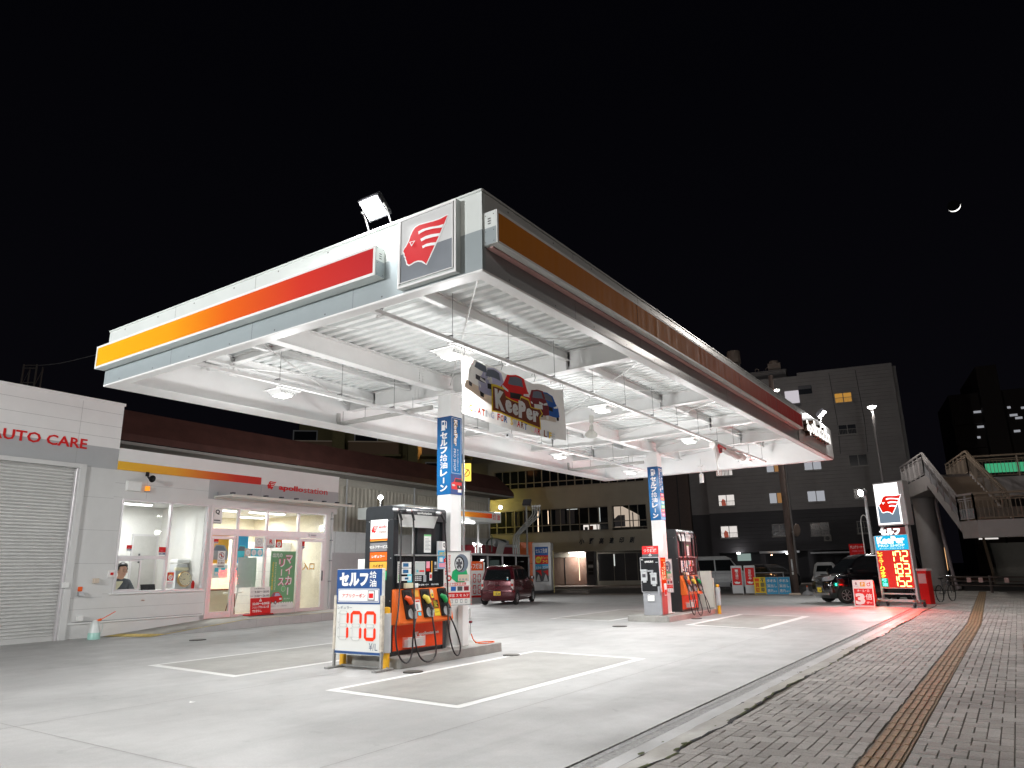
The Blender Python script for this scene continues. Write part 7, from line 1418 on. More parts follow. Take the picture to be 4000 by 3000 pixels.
q.obox(e, -.12, .12, .85, .89, -.02, .01, P('black')); q.text("eK-WAGON", e, -.60, .735, -.42, .76, CHR, .02); q.build("badges", c.t)
q = MB(); q.tube([(-1.86, -.05, 1.12), (-1.82, .2, 1.17), (-1.83, .32, 1.13)], .010, P('black'), 6); q.cyl((-1.90, .33, .22), (-1.80, .33, .22), .035, .035, CHR, 10); q.build("rear_wiper", c.t)
q = MB(); e = Fr((-1.77, 0, 0), (0, -1, 0), (0, 0, 1)); q.disc(e, .50, 1.20, .035, P('white'), .09, 12); q.disc(e, .50, 1.13, .035, P('cyan'), .10, 12); q.build("window_stickers", c.t)
# black kei wagon, seen front three quarter
BLK = M("paint_black", (.004, .004, .005), .10, .0, noise=0, coat=1.0, spec=.7)
hd = Vector((-.81, -.584, 0)).normalized(); fax = Vector((-6.24, 32.2, 0)); ctr = fax-hd*1.36
XF = [(.20, 1.92), (.32, 2.0), (.62, 2.02), (.85, 1.98), (1.0, 1.82), (1.08, 1.55), (1.12, 1.34), (1.74, .60), (1.84, .42), (1.90, .05)]
XR = [(.20, -1.85), (.3, -1.95), (1.0, -1.95), (1.7, -1.84), (1.84, -1.78), (1.90, -1.5)]
HW = [(.20, .78), (.32, .85), (.7, .86), (1.0, .85), (1.12, .83), (1.74, .72), (1.84, .66), (1.90, .52)]
c = Car("black_wagon", "shiny black tall wagon with yellow plate behind the lit price sign", "car", ctr, math.atan2(hd.y, hd.x), BLK, XF, XR, HW, [.20, .26, .32, .45, .62, .74, .85, .93, 1.0, 1.05, 1.08, 1.12, 1.3, 1.5, 1.65, 1.74, 1.80, 1.84, 1.875, 1.90], 2.72, 1.36, .33, .15)
c.patch('F', 1.15, 1.71, (-.70, .70), (-.58, .58), CGL, name="windscreen")
for kd in ('L', 'R'):
    c.patch(kd, 1.16, 1.70, (-.02, 1.20), (-.05, .66), CGL, name="side_window"); c.patch(kd, 1.16, 1.70, (-1.0, -.08), (-.98, -.12), CGL, name="side_window"); c.patch(kd, 1.16, 1.70, (-1.75, -1.08), (-1.62, -1.05), CGL, name="side_window")
    q = MB()
    for x in (-1.04, -.05, 1.22): c.line(kd, [(x, .35), (x, 1.12)], P('dgrey'), .008, mb=q)
    q.build("door_seam", c.t)
    for x in (-.95, .06): c.patch(kd, 1.0, 1.03, (x, x+.16), (x, x+.16), CHR, off=.03, rows=1, name="door_handle")
    sg = 1 if kd == 'L' else -1; q = MB(); q.box(1.08, 1.22, sg*.84, sg*1.03, 1.14, 1.32, BLK); q.build("mirror", c.t, bevel=.03, bseg=2)
c.patch('B', 1.15, 1.7, (-.7, .7), (-.58, .58), CGL, name="rear_window")
for sg in (-1, 1):
    q = MB(); e = Fr((1.99, 0, 0), (0, 1, 0), (0, 0, 1)); q.mesh([(2.035, sg*.30, .88), (2.035, sg*.30, .99), (1.93, sg*.72, 1.06), (1.72, sg*.855, 1.07), (1.84, sg*.862, .92), (2.0, sg*.76, .87)], [tuple(range(6)), tuple(range(6))[::-1]], M("headlamp", (.75, .76, .78), .08, .6, noise=.2, scale=50)); q.build("headlamp", c.t)
    q = MB(); q.obox(e, sg*.62-.14, sg*.62+.14, .33, .43, .0, .045, CHR); q.build("fog_lamp", c.t, bevel=.01)
q = MB(); e = Fr((2.02, 0, 0), (0, 1, 0), (0, 0, 1)); [q.obox(e, -.42, .42, z, z+.022, -.02, .03, CHR) for z in (.90, .95, .985)]; q.obox(e, -.30, .30, .50, .82, -.02, .012, P('black')); q.frame(e, -.32, .48, .32, .72, .02, CHR, .0, .02); [q.obox(e, -.29, .29, .55+i*.05, .565+i*.05, .01, .02, P('grey')) for i in range(3)]; q.obox(e, -.5, .5, .33, .40, -.02, .02, CHR); q.build("grille", c.t)
q = MB(); q.obox(e, -.17, .17, .43, .61, .02, .035, M("plate_yellow", (.80, .58, .03), .4)); q.text("・・ 9 28", e, -.13, .455, .14, .535, P('dgrey'), .038, .03); q.build("number_plate", c.t)
# parked white van, dark car, small white car (far, dim)
def far_car(name, label, loc, rz, paint, L_, Wd, Ht, cat="car", belt=.95, hood=.8, grp="vehicles parked by the apartment block"):
    XF = [(.2, L_/2-.08), (.35, L_/2), (.7, L_/2), (belt-.02, L_/2-hood*.25), (belt+.08, L_/2-hood), (Ht-.18, L_/2-hood-.62), (Ht, L_/2-hood-1.0)]; XR = [(.2, -L_/2+.06), (.4, -L_/2), (belt, -L_/2), (Ht-.15, -L_/2+.15), (Ht, -L_/2+.4)]; HW = [(.2, Wd/2-.06), (.4, Wd/2), (belt, Wd/2-.02), (Ht-.15, Wd/2-.14), (Ht, Wd/2-.3)]
    zs = sorted({.2, .3, .4, .55, .7, belt-.02, belt, belt+.08, belt+.25, Ht-.35, Ht-.18, Ht-.15, Ht-.05, Ht})
    c = Car(name, label, cat, loc, rz, paint, XF, XR, HW, zs, L_*.56, L_*.31, .31, .16, grp, True)
    c.patch('F', belt+.12, Ht-.2, (-Wd/2+.2, Wd/2-.2), (-Wd/2+.3, Wd/2-.3), CGL, name="windscreen"); c.patch('B', belt+.08, Ht-.2, (-Wd/2+.2, Wd/2-.2), (-Wd/2+.3, Wd/2-.3), CGL, name="rear_window")
    xf = L_/2-hood-.1
    for kd in ('L', 'R'):
        c.patch(kd, belt+.08, Ht-.24, (.35, xf-.05), (.32, xf-.5), CGL, name="side_window"); c.patch(kd, belt+.08, Ht-.24, (-L_*.18, .26), (-L_*.17, .24), CGL, name="side_window"); c.patch(kd, belt+.08, Ht-.24, (-L_*.44, -L_*.2), (-L_*.42, -L_*.2), CGL, name="side_window")
        q = MB(); [c.line(kd, [(x, .35), (x, belt+.05)], P('dgrey'), .012, mb=q) for x in (-L_*.19, .30)]; q.build("door_seam", c.t)
    return c
VW = M("van_white", (.42, .43, .44), .35, noise=.05); va = R(12)
c = far_car("parked_van", "long white passenger van parked in the dark behind the far pump", (-17.05, 48.6, 0), va, VW, 4.9, 1.75, 2.15, "van", 1.12, .55)
q = MB(); e = Fr((0, -.885, 0), (1, 0, 0), (0, 0, 1)); q.rect(e, 1.35, 1.0, 1.85, 1.15, P('yellow'), .004); q.rect(e, 1.35, .70, 1.9, .98, P('sky'), .004); q.text("の", e, 1.4, 1.02, 1.55, 1.13, P('brown'), .007, .03); q.build("side_stickers", c.t)
far_car("parked_car", "dark car in shadow just right of the white passenger van", (-14.1, 51.0, 0), R(-35), M("car_dark", (.03, .03, .032), .25, noise=.05, coat=.6), 4.5, 1.75, 1.55)
c = far_car("parked_hatchback", "small white hatchback seen from behind under the apartment block", (-10.7, 52.6, 0), R(100), VW, 3.5, 1.48, 1.62, grp="vehicles parked by the apartment block"); q = MB(); e = Fr((-1.76, 0, 0), (0, -1, 0), (0, 0, 1)); q.rect(e, -.3, .82, .3, .88, P('black'), .012); q.rect(e, -.17, .62, .17, .78, P('lgrey'), .012); q.build("number_plate", c.t)

# ================================================================== STREET THINGS ON THE RIGHT / BACK
def standsign(loc, rz, text, label, grp):
    t_ = thing("standing_sign", label, "sign", loc, rz, grp); k = Fr((0, 0, 0), (1, 0, 0), (0, 0, 1)); q = MB(); q.obox(k, 0, .58, .06, 1.52, -.10, 0, M("sign_body", (.52, .53, .54), .4, noise=.04)); q.build("body", t_, bevel=.03, bseg=2)
    q = MB(); q.rect(k, .05, .50, .53, 1.40, P('red'), .004); q.vtext(text, k, .21, .78, .37, 1.32, P('white'), .007, .03); q.poly(k, [(.16, .66), (.18, .58), (.34, .56), (.42, .60), (.44, .66), (.30, .66), (.28, .70)], P('white'), .007); q.rect(k, .12, .64, .20, .67, P('white'), .007); q.rect(k, .05, .18, .53, .40, M("sign_body", (.52, .53, .54), .4), .003); q.build("printed_face", t_)
    q = MB(); q.lathe([(-.02, .0), (-.02, .08), (.02, .08), (.02, 0)], (.56, -.02, .085), (1, 0, 0), P('lgrey'), 14); q.build("wheel", t_)
standsign((-13.02, 40.05, 0), R(14), "一方通行", "red standing sign reading 一方通行, left of its twin", "red standing signs by the back kerb")
standsign((-12.36, 40.2, 0), R(14), "左折のみ", "red standing sign reading 左折のみ", "red standing signs by the back kerb")
t_ = thing("yellow_board", "yellow board with red 買取 beside the blue towel boards", "sign", (-11.85, 40.1, 0), R(3)); k = Fr((0, 0, 0), (1, 0, 0), (0, 0, 1)); q = MB(); q.obox(k, 0, .60, .02, .9, -.03, 0, P('yellow')); q.build("board", t_); q = MB(); q.vtext("買取", k, .06, .1, .28, .62, P('red'), .004, .05); q.vtext("不要車", k, .33, .12, .55, .86, P('dgrey'), .004, .05); q.rect(k, .05, .68, .28, .84, P('orange'), .004); q.rect(k, .03, .03, .57, .09, P('slate'), .004); q.build("printed_face", t_)
for i, x in enumerate((-11.23, -10.60)):
    t_ = thing("blue_board", ["blue towel lending board next to the yellow board", "blue towel lending board next to the utility pole"][i], "sign", (x, 40.14, 0), R(3), "blue towel boards"); q = MB(); q.obox(k, 0, .61, .02, .9, -.03, 0, P('sky')); q.frame(k, 0, .02, .61, .9, .012, P('lgrey'), 0, .004); q.build("board", t_); q = MB(); q.text("タオル", k, .06, .63, .54, .80, P('white'), .004, .04); q.text("貸出し", k, .05, .37, .55, .55, P('white'), .004, .04); q.text("店内", k, .05, .12, .34, .29, P('white'), .004, .04); q.text("まで", k, .38, .13, .54, .21, P('white'), .004, .03); q.build("printed_face", t_)
t_ = thing("utility_pole", "brown utility pole with round mirror behind the blue boards", "utility pole", (-9.95, 40.95, 0)); q = MB(); q.lathe([(0, .19), (12, .12), (12, 0)], (0, 0, 0), (-.003, 0, 1), M("pole_brown", (.10, .07, .06), .7, noise=.15), 14); q.build("pole", t_, smooth=40); q = MB(); q.lathe([(0, 0), (0, .33), (.05, .33), (.07, .28), (.08, 0)], (.42, -.1, 3.3), (.9, -.25, -.1), M("mirror_back", (.16, .12, .10), .5), 20); q.build("mirror", t_); q = MB(); q.beam((0, 0, 3.2), (.42, -.1, 3.25), .04, .04, STL); q.build("arm", t_); q = MB(); q.box(-.02, .05, -.21, -.17, 1.2, 1.8, P('lgrey')); q.box(-.03, .05, -.22, -.17, 1.0, 1.15, P('white')); q.build("tag_plate", t_)
t_ = thing("parking_weight", "grey round weight base on the ground right of the utility pole", "weight", (-9.2, 40.3, 0)); q = MB(); q.lathe([(0, .28), (.12, .22), (.2, .08), (.22, .05), (.38, .05), (.38, 0)], (0, 0, 0), (0, 0, 1), P('grey'), 18); q.build("base", t_, smooth=40); q = MB(); q.cyl((0, 0, .38), (0, 0, .46), .04, .02, P('orange'), 10); q.build("tip", t_)
for i, (x, y) in enumerate(((-9.7, 39.7), (-8.5, 40.4))):
    q = MB(); q.box(-.28, .28, -.10, .10, 0, .10, P('brown' if i else 'beige')); o = q.build("kerb_block", loc=(x, y, 0), rz=R(10), bevel=.02); tag(o, ["pale kerb block by the utility pole foot", "reddish kerb block left of the black wagon's nose"][i], "block")
# big price sign on castors
psd = Vector((1.2, -.56, 0)).normalized(); psr = math.atan2(psd.y, psd.x)
t_ = thing("lit_price_sign", "tall lit sign with red glowing prices 172, 183 and 152 on castors", "price sign", (-4.27, 29.95, 0), psr); k = Fr((0, 0, 0), (1, 0, 0), (0, 0, 1)); WD_ = 1.30
SFm = M("sign_frame", (.45, .42, .42), .35, .4)
q = MB(); 
for x in (-.03, WD_-.03): q.box(x, x+.07, -.0, .10, .20, 2.48, SFm)
for z in (.62, .42, 2.45): q.box(0, WD_, .02, .08, z, z+.05, SFm)
q.box(-.2, WD_+.1, -.05, .18, .17, .25, SFm); q.build("frame", t_, bevel=.005)
for x in (-.05, WD_+.02):
    for y in (-.25, .35):
        q = MB(); q.lathe([(-.025, 0), (-.025, .085), (.025, .085), (.025, 0)], (x, y, .085), (1, .2, 0), P('dgrey'), 14); q.beam((x, y, .10), (x, y, .24), .03, .05, SFm); q.build("castor", t_)
    q = MB(); q.box(x-.03, x+.03, -.3, .4, .20, .245, M("rust_orange", (.45, .12, .04), .6, noise=.3, scale=20)); q.build("foot_bar", t_)
q = MB(); q.obox(k, .04, WD_-.03, 1.97, 2.48, -.04, .02, Emit("sign_cyan", (.02, .52, .85), 1.15)); q.build("cyan_box", t_)
q = MB(); SW2 = Emit("sign_whitehot", (1, 1, 1), 2.2); q.text("KeePer", k, .12, 2.19, 1.18, 2.45, SW2, .03, .06); q.text("PRO SHOP", k, .14, 2.08, 1.16, 2.17, Emit("sign_pale", (.7, .93, 1), 1.6), .03, .03); q.text("キーパープロショップ", k, .18, 2.0, 1.12, 2.055, Emit("sign_pale", (.7, .93, 1), 1.6), .03, .02); q.text("セルフ", k, .25, 2.50, 1.02, 2.74, SW2, .0, .06, depth=.05); q.build("lit_lettering", t_)
q = MB(); q.obox(k, .04, WD_-.03, .66, 1.96, -.04, .02, M("led_back", (.25, .01, .005), .6, es=.26, ec=(.9, .008, .004))); q.build("led_panel", t_)
LED = Emit("led_yellow", (1, .62, .16), 7.5); HALO = Emit("led_halo", (1, .10, .02), 1.5)  # HALO: wider red strokes painted as the glow around the digits
q = MB()
for z, s_ in ((1.55, "172"), (1.12, "183"), (.69, "152")):
    for i, d in enumerate(s_): segs(q, k, .46+i*.26, z-.015, .25, .41, d, HALO, None, .060, .024); segs(q, k, .475+i*.26, z, .22, .38, d, LED, None, .034, .028)
q.build("price_digits", t_)
q = MB(); q.vtext("レギュラー", k, .07, 1.42, .27, 1.93, Emit("led_orange", (1, .36, .05), 4), .026, .04); q.vtext("ハイオク", k, .08, 1.0, .28, 1.40, Emit("led_amber", (1, .65, .05), 4), .026, .04); q.rect(k, .06, .68, .33, .98, Emit("led_greenback", (.0, .55, .28), .9), .023); q.vtext("軽油", k, .10, .69, .29, .97, Emit("led_cyan", (.2, 1, .9), 3), .027, .04); q.build("fuel_names", t_)
area("led_light", (WD_/2, -.08, 1.3), (0, -1, -.25), 160, 1.1, 1.2, (1, .02, .012), parent=t_, spread=140); area("led_green_light", (.15, -.06, .8), (-.6, -1, -.1), 5, .25, .3, (.05, 1, .6), parent=t_); area("sign_light", (WD_/2, -.08, 2.25), (0, -1, -.1), 3, 1.1, .4, (.5, .85, 1), parent=t_)
# 3bai A-board
t_ = thing("a_board", "small A board with red 3倍 beside the lit price sign", "sign", (-5.14, 29.38, 0), R(-2)); k = Fr((0, 0, 0), (1, 0, 0), (0, .12, 1)); q = MB(); q.obox(k, 0, .68, .0, .94, -.03, 0, P('white')); q.build("front_board", t_, bevel=.006); kb = Fr((.68, .62, 0), (-1, 0, 0), (0, -.28, 1)); q = MB(); q.obox(kb, 0, .68, 0, .93, -.03, 0, P('red')); q.build("back_board", t_)
q = MB(); q.rect(k, .03, .05, .65, .64, P('red'), .004); q.text("3", k, .06, .08, .38, .48, P('white'), .007, .06); q.text("倍", k, .40, .25, .62, .46, P('white'), .007, .04); q.text("デー", k, .42, .10, .60, .19, P('white'), .007, .04); q.text("金・土・日", k, .14, .52, .54, .61, P('white'), .007, .04)
q.text("R", k, .10, .76, .17, .86, P('maroon'), .007, .02); q.text("POINT", k, .07, .70, .20, .73, P('grey'), .007); q.rect(k, .26, .71, .42, .87, P('amber'), .006); q.text("P", k, .31, .74, .38, .85, P('white'), .008, .04); q.ring(k, .54, .78, .04, .06, P('red'), .007, 16); q.rect(k, .58, .78, .60, .87, P('red'), .007); q.build("printed_face", t_)
# red box/bin behind the price sign
t_ = thing("red_vacuum", "red lit machine column right of the lit price sign", "machine", (-3.05, 31.5, 0), psr); q = MB(); q.box(-.18, .18, 0, .3, 0, 1.2, P('red')); q.box(-.22, .22, -.02, .32, 1.2, 1.28, P('lgrey')); q.build("column", t_, bevel=.01); q = MB(); q.box(-.14, .14, -.02, .0, .75, 1.1, P('lgrey')); q.build("plate", t_)
# logo pole sign
t_ = thing("pole_sign", "tall lit white and grey sign with red feathered head mark", "lit sign", (-4.45, 33.05, 0), psr+R(2)); k = Fr((0, 0, 0), (1, 0, 0), (0, 0, 1)); q = MB(); q.box(-.04, 1.22, 0, .42, 2.96, 4.72, SFm); q.build("case", t_, bevel=.02)
q = MB(); q.rect(k, .0, 3.02, 1.0, 4.66, Emit("face_white", (1, 1, 1), 2.3), .003); q.rect(k, .06, 3.08, .93, 3.78, Emit("face_grey", (.23, .31, .40), .9), .006); crest(q, k, .12, 3.42, .74, Emit("face_red", (.90, .02, .01), 1.0), Emit("face_white", (1, 1, 1), 2.3), .010); q.build("lit_face", t_)
q = MB(); q.box(.0, .12, .1, .3, 0, 2.96, SFm); q.build("post", t_); q = MB(); q.box(1.0, 1.12, .1, .3, 0, 2.96, SFm); q.build("post", t_)
q = MB(); q.box(.1, 1.0, .15, .25, 2.3, 2.9, M("dull_red", (.32, .05, .05), .4)); q.build("lower_plate", t_)
area("face_light", (.5, -.08, 3.9), (0, -1, -.1), 12, .9, 1.5, (.95, .97, 1), parent=t_)
# yard lamp left of the pole sign
t_ = thing("yard_lamp", "lit spot lamp on a pale pole left of the lit logo sign", "lamp post", (-5.25, 36.0, 0)); q = MB(); q.cyl((0, 0, 0), (0, 0, 4.45), .09, .06, P('lgrey'), 12); q.build("pole", t_); q = MB(); d = Vector((-.55, -.8, -.25)).normalized(); q.lathe([(-.38, .05), (-.30, .13), (0, .17), (.0, .15)], Vector((-.15, -.1, 4.6)), d, P('grey'), 16); q.beam((0, 0, 4.4), (-.0, .0, 4.62), .1, .06, P('grey')); q.build("head", t_, smooth=40); q = MB(); q.lathe([(.002, .15), (.01, 0)], Vector((-.15, -.1, 4.6)), d, Emit("yard_lens", (1, 1, .97), 45), 16); q.build("lens", t_); area("yard_light", Vector((-.15, -.1, 4.6))+d*.05, d, 130, .25, parent=t_)
t_ = thing("finish_corner_board", "red corner board with yellow strip behind the black wagon", "sign", (-6.52, 37.9, 0), R(30)); k = Fr((0, 0, 0), (1, 0, 0), (0, 0, 1)); q = MB(); q.obox(k, 0, .72, 1.2, 2.42, -.05, 0, P('red')); q.build("board", t_); q = MB(); q.text("拭上げコーナー", k, .04, 2.2, .68, 2.34, P('white'), .005, .04); q.text("ご利用ください", k, .10, 2.05, .62, 2.12, P('pink'), .005, .02); q.rect(k, .05, 1.55, .67, 1.78, P('amber'), .004); q.text("100", k, .28, 1.58, .60, 1.75, P('maroon'), .007, .05); q.text("室内掃除機", k, .16, 1.86, .56, 1.94, P('cream'), .005); q.build("printed_face", t_); q = MB(); q.box(.3, .36, -.04, 0, 0, 1.2, P('dgrey')); q.build("post", t_)
t_ = thing("hose_arch", "thin arched hose stand glowing red behind the black wagon", "hose stand", (-5.75, 37.2, 0)); q = MB(); q.tube([(0, 0, 0), (-.02, 0, 3.2), (.02, 0, 3.6), (.14, 0, 3.72), (.27, 0, 3.6), (.3, 0, 3.2), (.32, 0, 2.4)], .022, P('white'), 8, smooth=2); q.build("arch_pipe", t_, smooth=60); q = MB(); q.tube([(.32, 0, 2.45), (.26, 0, 1.9), (.34, 0, 1.4)], .05, P('brown'), 8); q.build("hose", t_, smooth=60)
# street lamps
def streetlamp(loc, h, label, pw, hx=0.0, col=(1, .96, .90)):
    t_ = thing("street_lamp", label, "street lamp", loc, 0, "tall street lamps"); q = MB(); q.cyl((0, 0, 0), (0, 0, h), .10, .055, M("lamp_pole", (.16, .15, .15), .5, .3), 12); q.build("pole", t_); q = MB(); q.lathe([(0, .05), (.02, .22), (.06, .26), (.10, .2), (.14, 0)], (hx, 0, h-.02), (0, 0, 1), P('lgrey'), 18); q.build("head", t_, smooth=40); q = MB(); q.lathe([(0, 0), (0, .2), (-.03, .16), (-.04, 0)], (hx, 0, h-.02), (0, 0, 1), Emit("street_lens", (1, .99, .96), 40), 18); q.build("lens", t_)
    if pw: point("street_light", (hx, 0, h-.2), pw, .15, col, t_)
    return t_
streetlamp((-5.15, 41.8, 0), 9.6, "lit street lamp on a tall pole before the apartment block's right edge", 420)
streetlamp((-12.6, 53, 0), 13.9, "lit street lamp poking above the canopy edge at the apartment block", 300)
streetlamp((-39.3, 53.4, 0), 7.4, "yellowish street lamp hidden behind the brown eaves near the printing works", 130, col=(1, .80, .18))
streetlamp((2.6, 26.6, 0), 10.6, "street lamp on the road side kerb beside the pavement", 420, hx=-.5, col=(1, .93, .86))
streetlamp((2.8, -7.5, 0), 10.6, "street lamp by the road near the camera", 900, hx=-.5, col=(1, .92, .85))
# yard floodlight mast by the garage side (its light rakes the shop wall and the front fascia)
t_ = thing("yard_floodlight_mast", "forecourt floodlight on a mast at the garage end of the yard", "floodlight", (-12.5, -7.0, 0)); q = MB(); q.cyl((0, 0, 0), (0, 0, 6.3), .10, .07, P('lgrey'), 12); q.build("mast", t_)
d = Vector((.22, 1, -.24)).normalized(); q = MB(); kf = Fr((0, .1, 6.4), d.cross(Vector((0, 0, 1))), Vector((0, 0, 1))); q.obox(kf, -.2, .2, -.2, .2, -.0, .12, P('dgrey')); q.build("head", t_); q = MB(); q.obox(kf, -.17, .17, -.17, .17, -.01, -.0, Emit("flood_lens", (1, .99, .98), 60)); q.build("lens", t_); area("yard_light", Vector((0, .1, 6.4))+d*.06, d, 900, .35, parent=t_)
# ================================================================== FOOTBRIDGE
BG_ = M("bridge_steel", (.27, .245, .24), .5, noise=.08, scale=2); BGD = M("bridge_brown", (.165, .12, .085), .6, noise=.1)
t_ = thing("footbridge", "steel pedestrian footbridge with railed stairs beyond the pavement", "footbridge", (-3.95, 48.2, 0))
Ob = Vector((-3.95, 48.2, 0)); bl_ = lambda *p: Vector(p)-Ob
q = MB(); q.lathe([(0, .62), (5.2, .60), (5.2, 0)], (0, 0, 0), (0, 0, 1), BG_, 32); q.build("column", t_, smooth=40)
q = MB(); q.box(-1.1, 1.2, -1.1, 1.0, 0, .22, PVM); q.build("plinth", t_)
q = MB(); q.mesh([(-1.0, -.2, 5.2), (.9, -.2, 5.2), (1.5, -.2, 5.75), (-1.5, -.2, 5.75), (-1.0, .2, 5.2), (.9, .2, 5.2), (1.5, .2, 5.75), (-1.5, .2, 5.75)], [(0, 1, 2, 3), (4, 7, 6, 5), (0, 4, 5, 1), (0, 3, 7, 4), (1, 5, 6, 2)], BG_); q.build("cross_head", t_)
N1, F1, LL, F0 = bl_(-3.25, 42.6, 5.85), bl_(-1.34, 43.4, 5.85), bl_(-4.9, 48.3, 5.85), bl_(-2.6, 48.9, 5.85)
N2, F2 = bl_(-1.85, 38.5, 3.25), bl_(.12, 39.0, 3.25)
def slabp(pts, th, m, name):
    q = MB(); n = len(pts); q.mesh([p for p in pts]+[p-Vector((0, 0, th)) for p in pts], [tuple(range(n)), tuple(range(n, 2*n))[::-1]]+[(i, n+i, n+(i+1) % n, (i+1) % n) for i in range(n)], m); return q.build(name, t_, weld=True)
slabp([N1, F1, F0, LL], .75, BG_, "upper_landing")
M2 = [N2, bl_(-1.25, 37.9, 3.25), bl_(1.6, 38.6, 3.25), bl_(1.2, 41.2, 3.25), F2]
slabp([N2, bl_(-1.2, 37.7, 3.25), bl_(3.2, 38.8, 3.25), bl_(2.8, 41.0, 3.25), F2], .75, BG_, "mid_landing")
q = MB(); ns = 15
for i in range(ns):
    u, v = i/ns, (i+1)/ns; a, b, c_, d = N1.lerp(N2, u), F1.lerp(F2, u), F1.lerp(F2, v), N1.lerp(N2, v); za = a.z; zb2 = d.z
    T_ = [Vector((a.x, a.y, zb2)), Vector((b.x, b.y, zb2)), Vector((c_.x, c_.y, zb2)), Vector((d.x, d.y, zb2))]
    q.face(T_, BGD); q.face([Vector((a.x, a.y, za)), Vector((b.x, b.y, za)), Vector((b.x, b.y, zb2)), Vector((a.x, a.y, zb2))], BGD)
q.build("stair_steps", t_)
for a, b, nm in ((N1, N2, 0), (F1, F2, 1)):
    q = MB(); o_ = Vector((0, 0, 1)); q.mesh([a-o_*.5, b-o_*.5, b+o_*.02, a+o_*.12]+[p+Vector((.06, .02, 0)) for p in (a-o_*.5, b-o_*.5, b+o_*.02, a+o_*.12)], [(0, 1, 2, 3), (4, 7, 6, 5), (0, 4, 5, 1), (3, 2, 6, 7)], BG_); q.build("stringer", t_)
def rail(a, b, h=1.15, pitch=1.1, m=BG_, panel=None):
    q = MB(); L_ = (b-a).length; n = max(1, round(L_/pitch)); hv_ = Vector((0, 0, h)); q.beam(a+hv_, b+hv_, .09, .09, m); q.beam(a+hv_*.84, b+hv_*.84, .04, .05, m); q.beam(a+hv_*.76, b+hv_*.76, .04, .04, m); q.beam(a+hv_*.08, b+hv_*.08, .04, .05, m)
    for i in range(n+1): p = a.lerp(b, i/n); q.beam(p, p+hv_, .08, .08, m, (1, 0, 0))
    k_ = int(L_/.17)
    for i in range(k_+1): p = a.lerp(b, i/k_); q.beam(p+hv_*.08, p+hv_*.76, .022, .022, m, (1, 0, 0))
    q.build("railing", t_)
    if panel: q = MB(); q.mesh([a+hv_*.1, b+hv_*.1, b+hv_*.45, a+hv_*.45], [(0, 1, 2, 3), (3, 2, 1, 0)], panel); q.build("rail_panel", t_)
PNL = M("panel_pale", (.35, .36, .38), .3, noise=.05)
rail(N1, N2, panel=PNL); rail(F1, F2, m=BGD); rail(LL, N1, m=BG_); rail(N2, bl_(-1.2, 37.7, 3.25), panel=PNL, pitch=.5); rail(bl_(-1.2, 37.7, 3.25), bl_(3.2, 38.8, 3.25), m=BGD, pitch=2.2, panel=M("panel_brown", (.15, .12, .10), .4)); rail(F0, F1+Vector((0, 0, 0)), m=BGD)
# main deck beyond
D0, D1 = bl_(-1.25, 46.0, 5.85), bl_(7, 48.5, 5.85)
slabp([D0, D1, D1+Vector((-.4, 2.4, 0)), D0+Vector((-.4, 2.4, 0))], 1.0, BG_, "main_deck"); rail(D0, D1, m=BGD, pitch=2.4)
q = MB(); GRN = Emit("green_glow", (.10, .72, .35), .55)
q.mesh([D0+Vector((.6, .4, .25)), D1+Vector((0, .4, .25)), D1+Vector((0, .4, .75)), D0+Vector((.6, .4, .75))], [(0, 1, 2, 3), (3, 2, 1, 0)], GRN); q.build("green_lit_panel", t_)
for x, y in ((.9, 41.5), (2.2, 47.5)):
    q = MB(); p = bl_(x, y, 0); q.cyl(p, p+Vector((0, 0, 2.6 if y < 45 else 4.9)), .45, .45, BG_, 24); q.build("column", t_, smooth=40)
q = MB(); q.tube([bl_(-3.0, 46.9, 5.0), bl_(-3.2, 46.6, 4.9), bl_(-3.25, 46.5, 4.6), bl_(-3.1, 46.4, 2.0), bl_(-2.95, 46.2, .4), bl_(-2.8, 46.0, .05)], .09, M("pipe_mauve", (.22, .18, .19), .5), 10, smooth=1); q.build("drain_pipe", t_, smooth=50)
# lower stair in the background, rising away
t_ = thing("rear_stairs", "dim staircase rising behind the footbridge landing", "stairs", (-1.4, 58, 0), R(4)); q = MB(); STM = M("stair_grey", (.22, .21, .19), .8)
for i in range(16): q.box(0, 2.6, i*.35, (i+1)*.35+.3, i*.17, (i+1)*.17, STM)
q.build("steps", t_)
for x in (-.1, 2.6): q = MB(); q.mesh([(x, 0, 0), (x, 5.6, 2.7), (x, 5.6, 3.8), (x, 0, 1.0), (x+.1, 0, 0), (x+.1, 5.6, 2.7), (x+.1, 5.6, 3.8), (x+.1, 0, 1.0)], [(0, 1, 2, 3), (4, 7, 6, 5), (3, 2, 6, 7), (0, 3, 7, 4)], BGD); q.build("side_wall", t_)
t_ = thing("far_shop_sign", "small glowing orange and white shop sign under the footbridge", "lit sign", (-3.1, 85, 3.9), R(5)); q = MB(); q.box(0, 1.9, 0, .3, .7, 1.3, Emit("far_orange", (1, .22, .06), 2.4)); q.build("sign_band", t_); q = MB(); q.box(.3, 1.9, .05, .3, -.4, .7, Emit("far_white", (.9, .85, .8), .9)); q.build("lit_window", t_)
t_ = thing("far_shop_window", "small lit shop strip far down the street behind the bridge column", "shop window", (-6.4, 88, .6), R(5)); q = MB(); q.box(0, .35, 0, .2, 0, 2.3, Emit("far_warm", (1, .55, .25), 1.6)); q.box(.5, .7, 0, .2, 0, 1.2, Emit("far_white", (.9, .85, .8), .9)); q.build("lit_panes", t_)
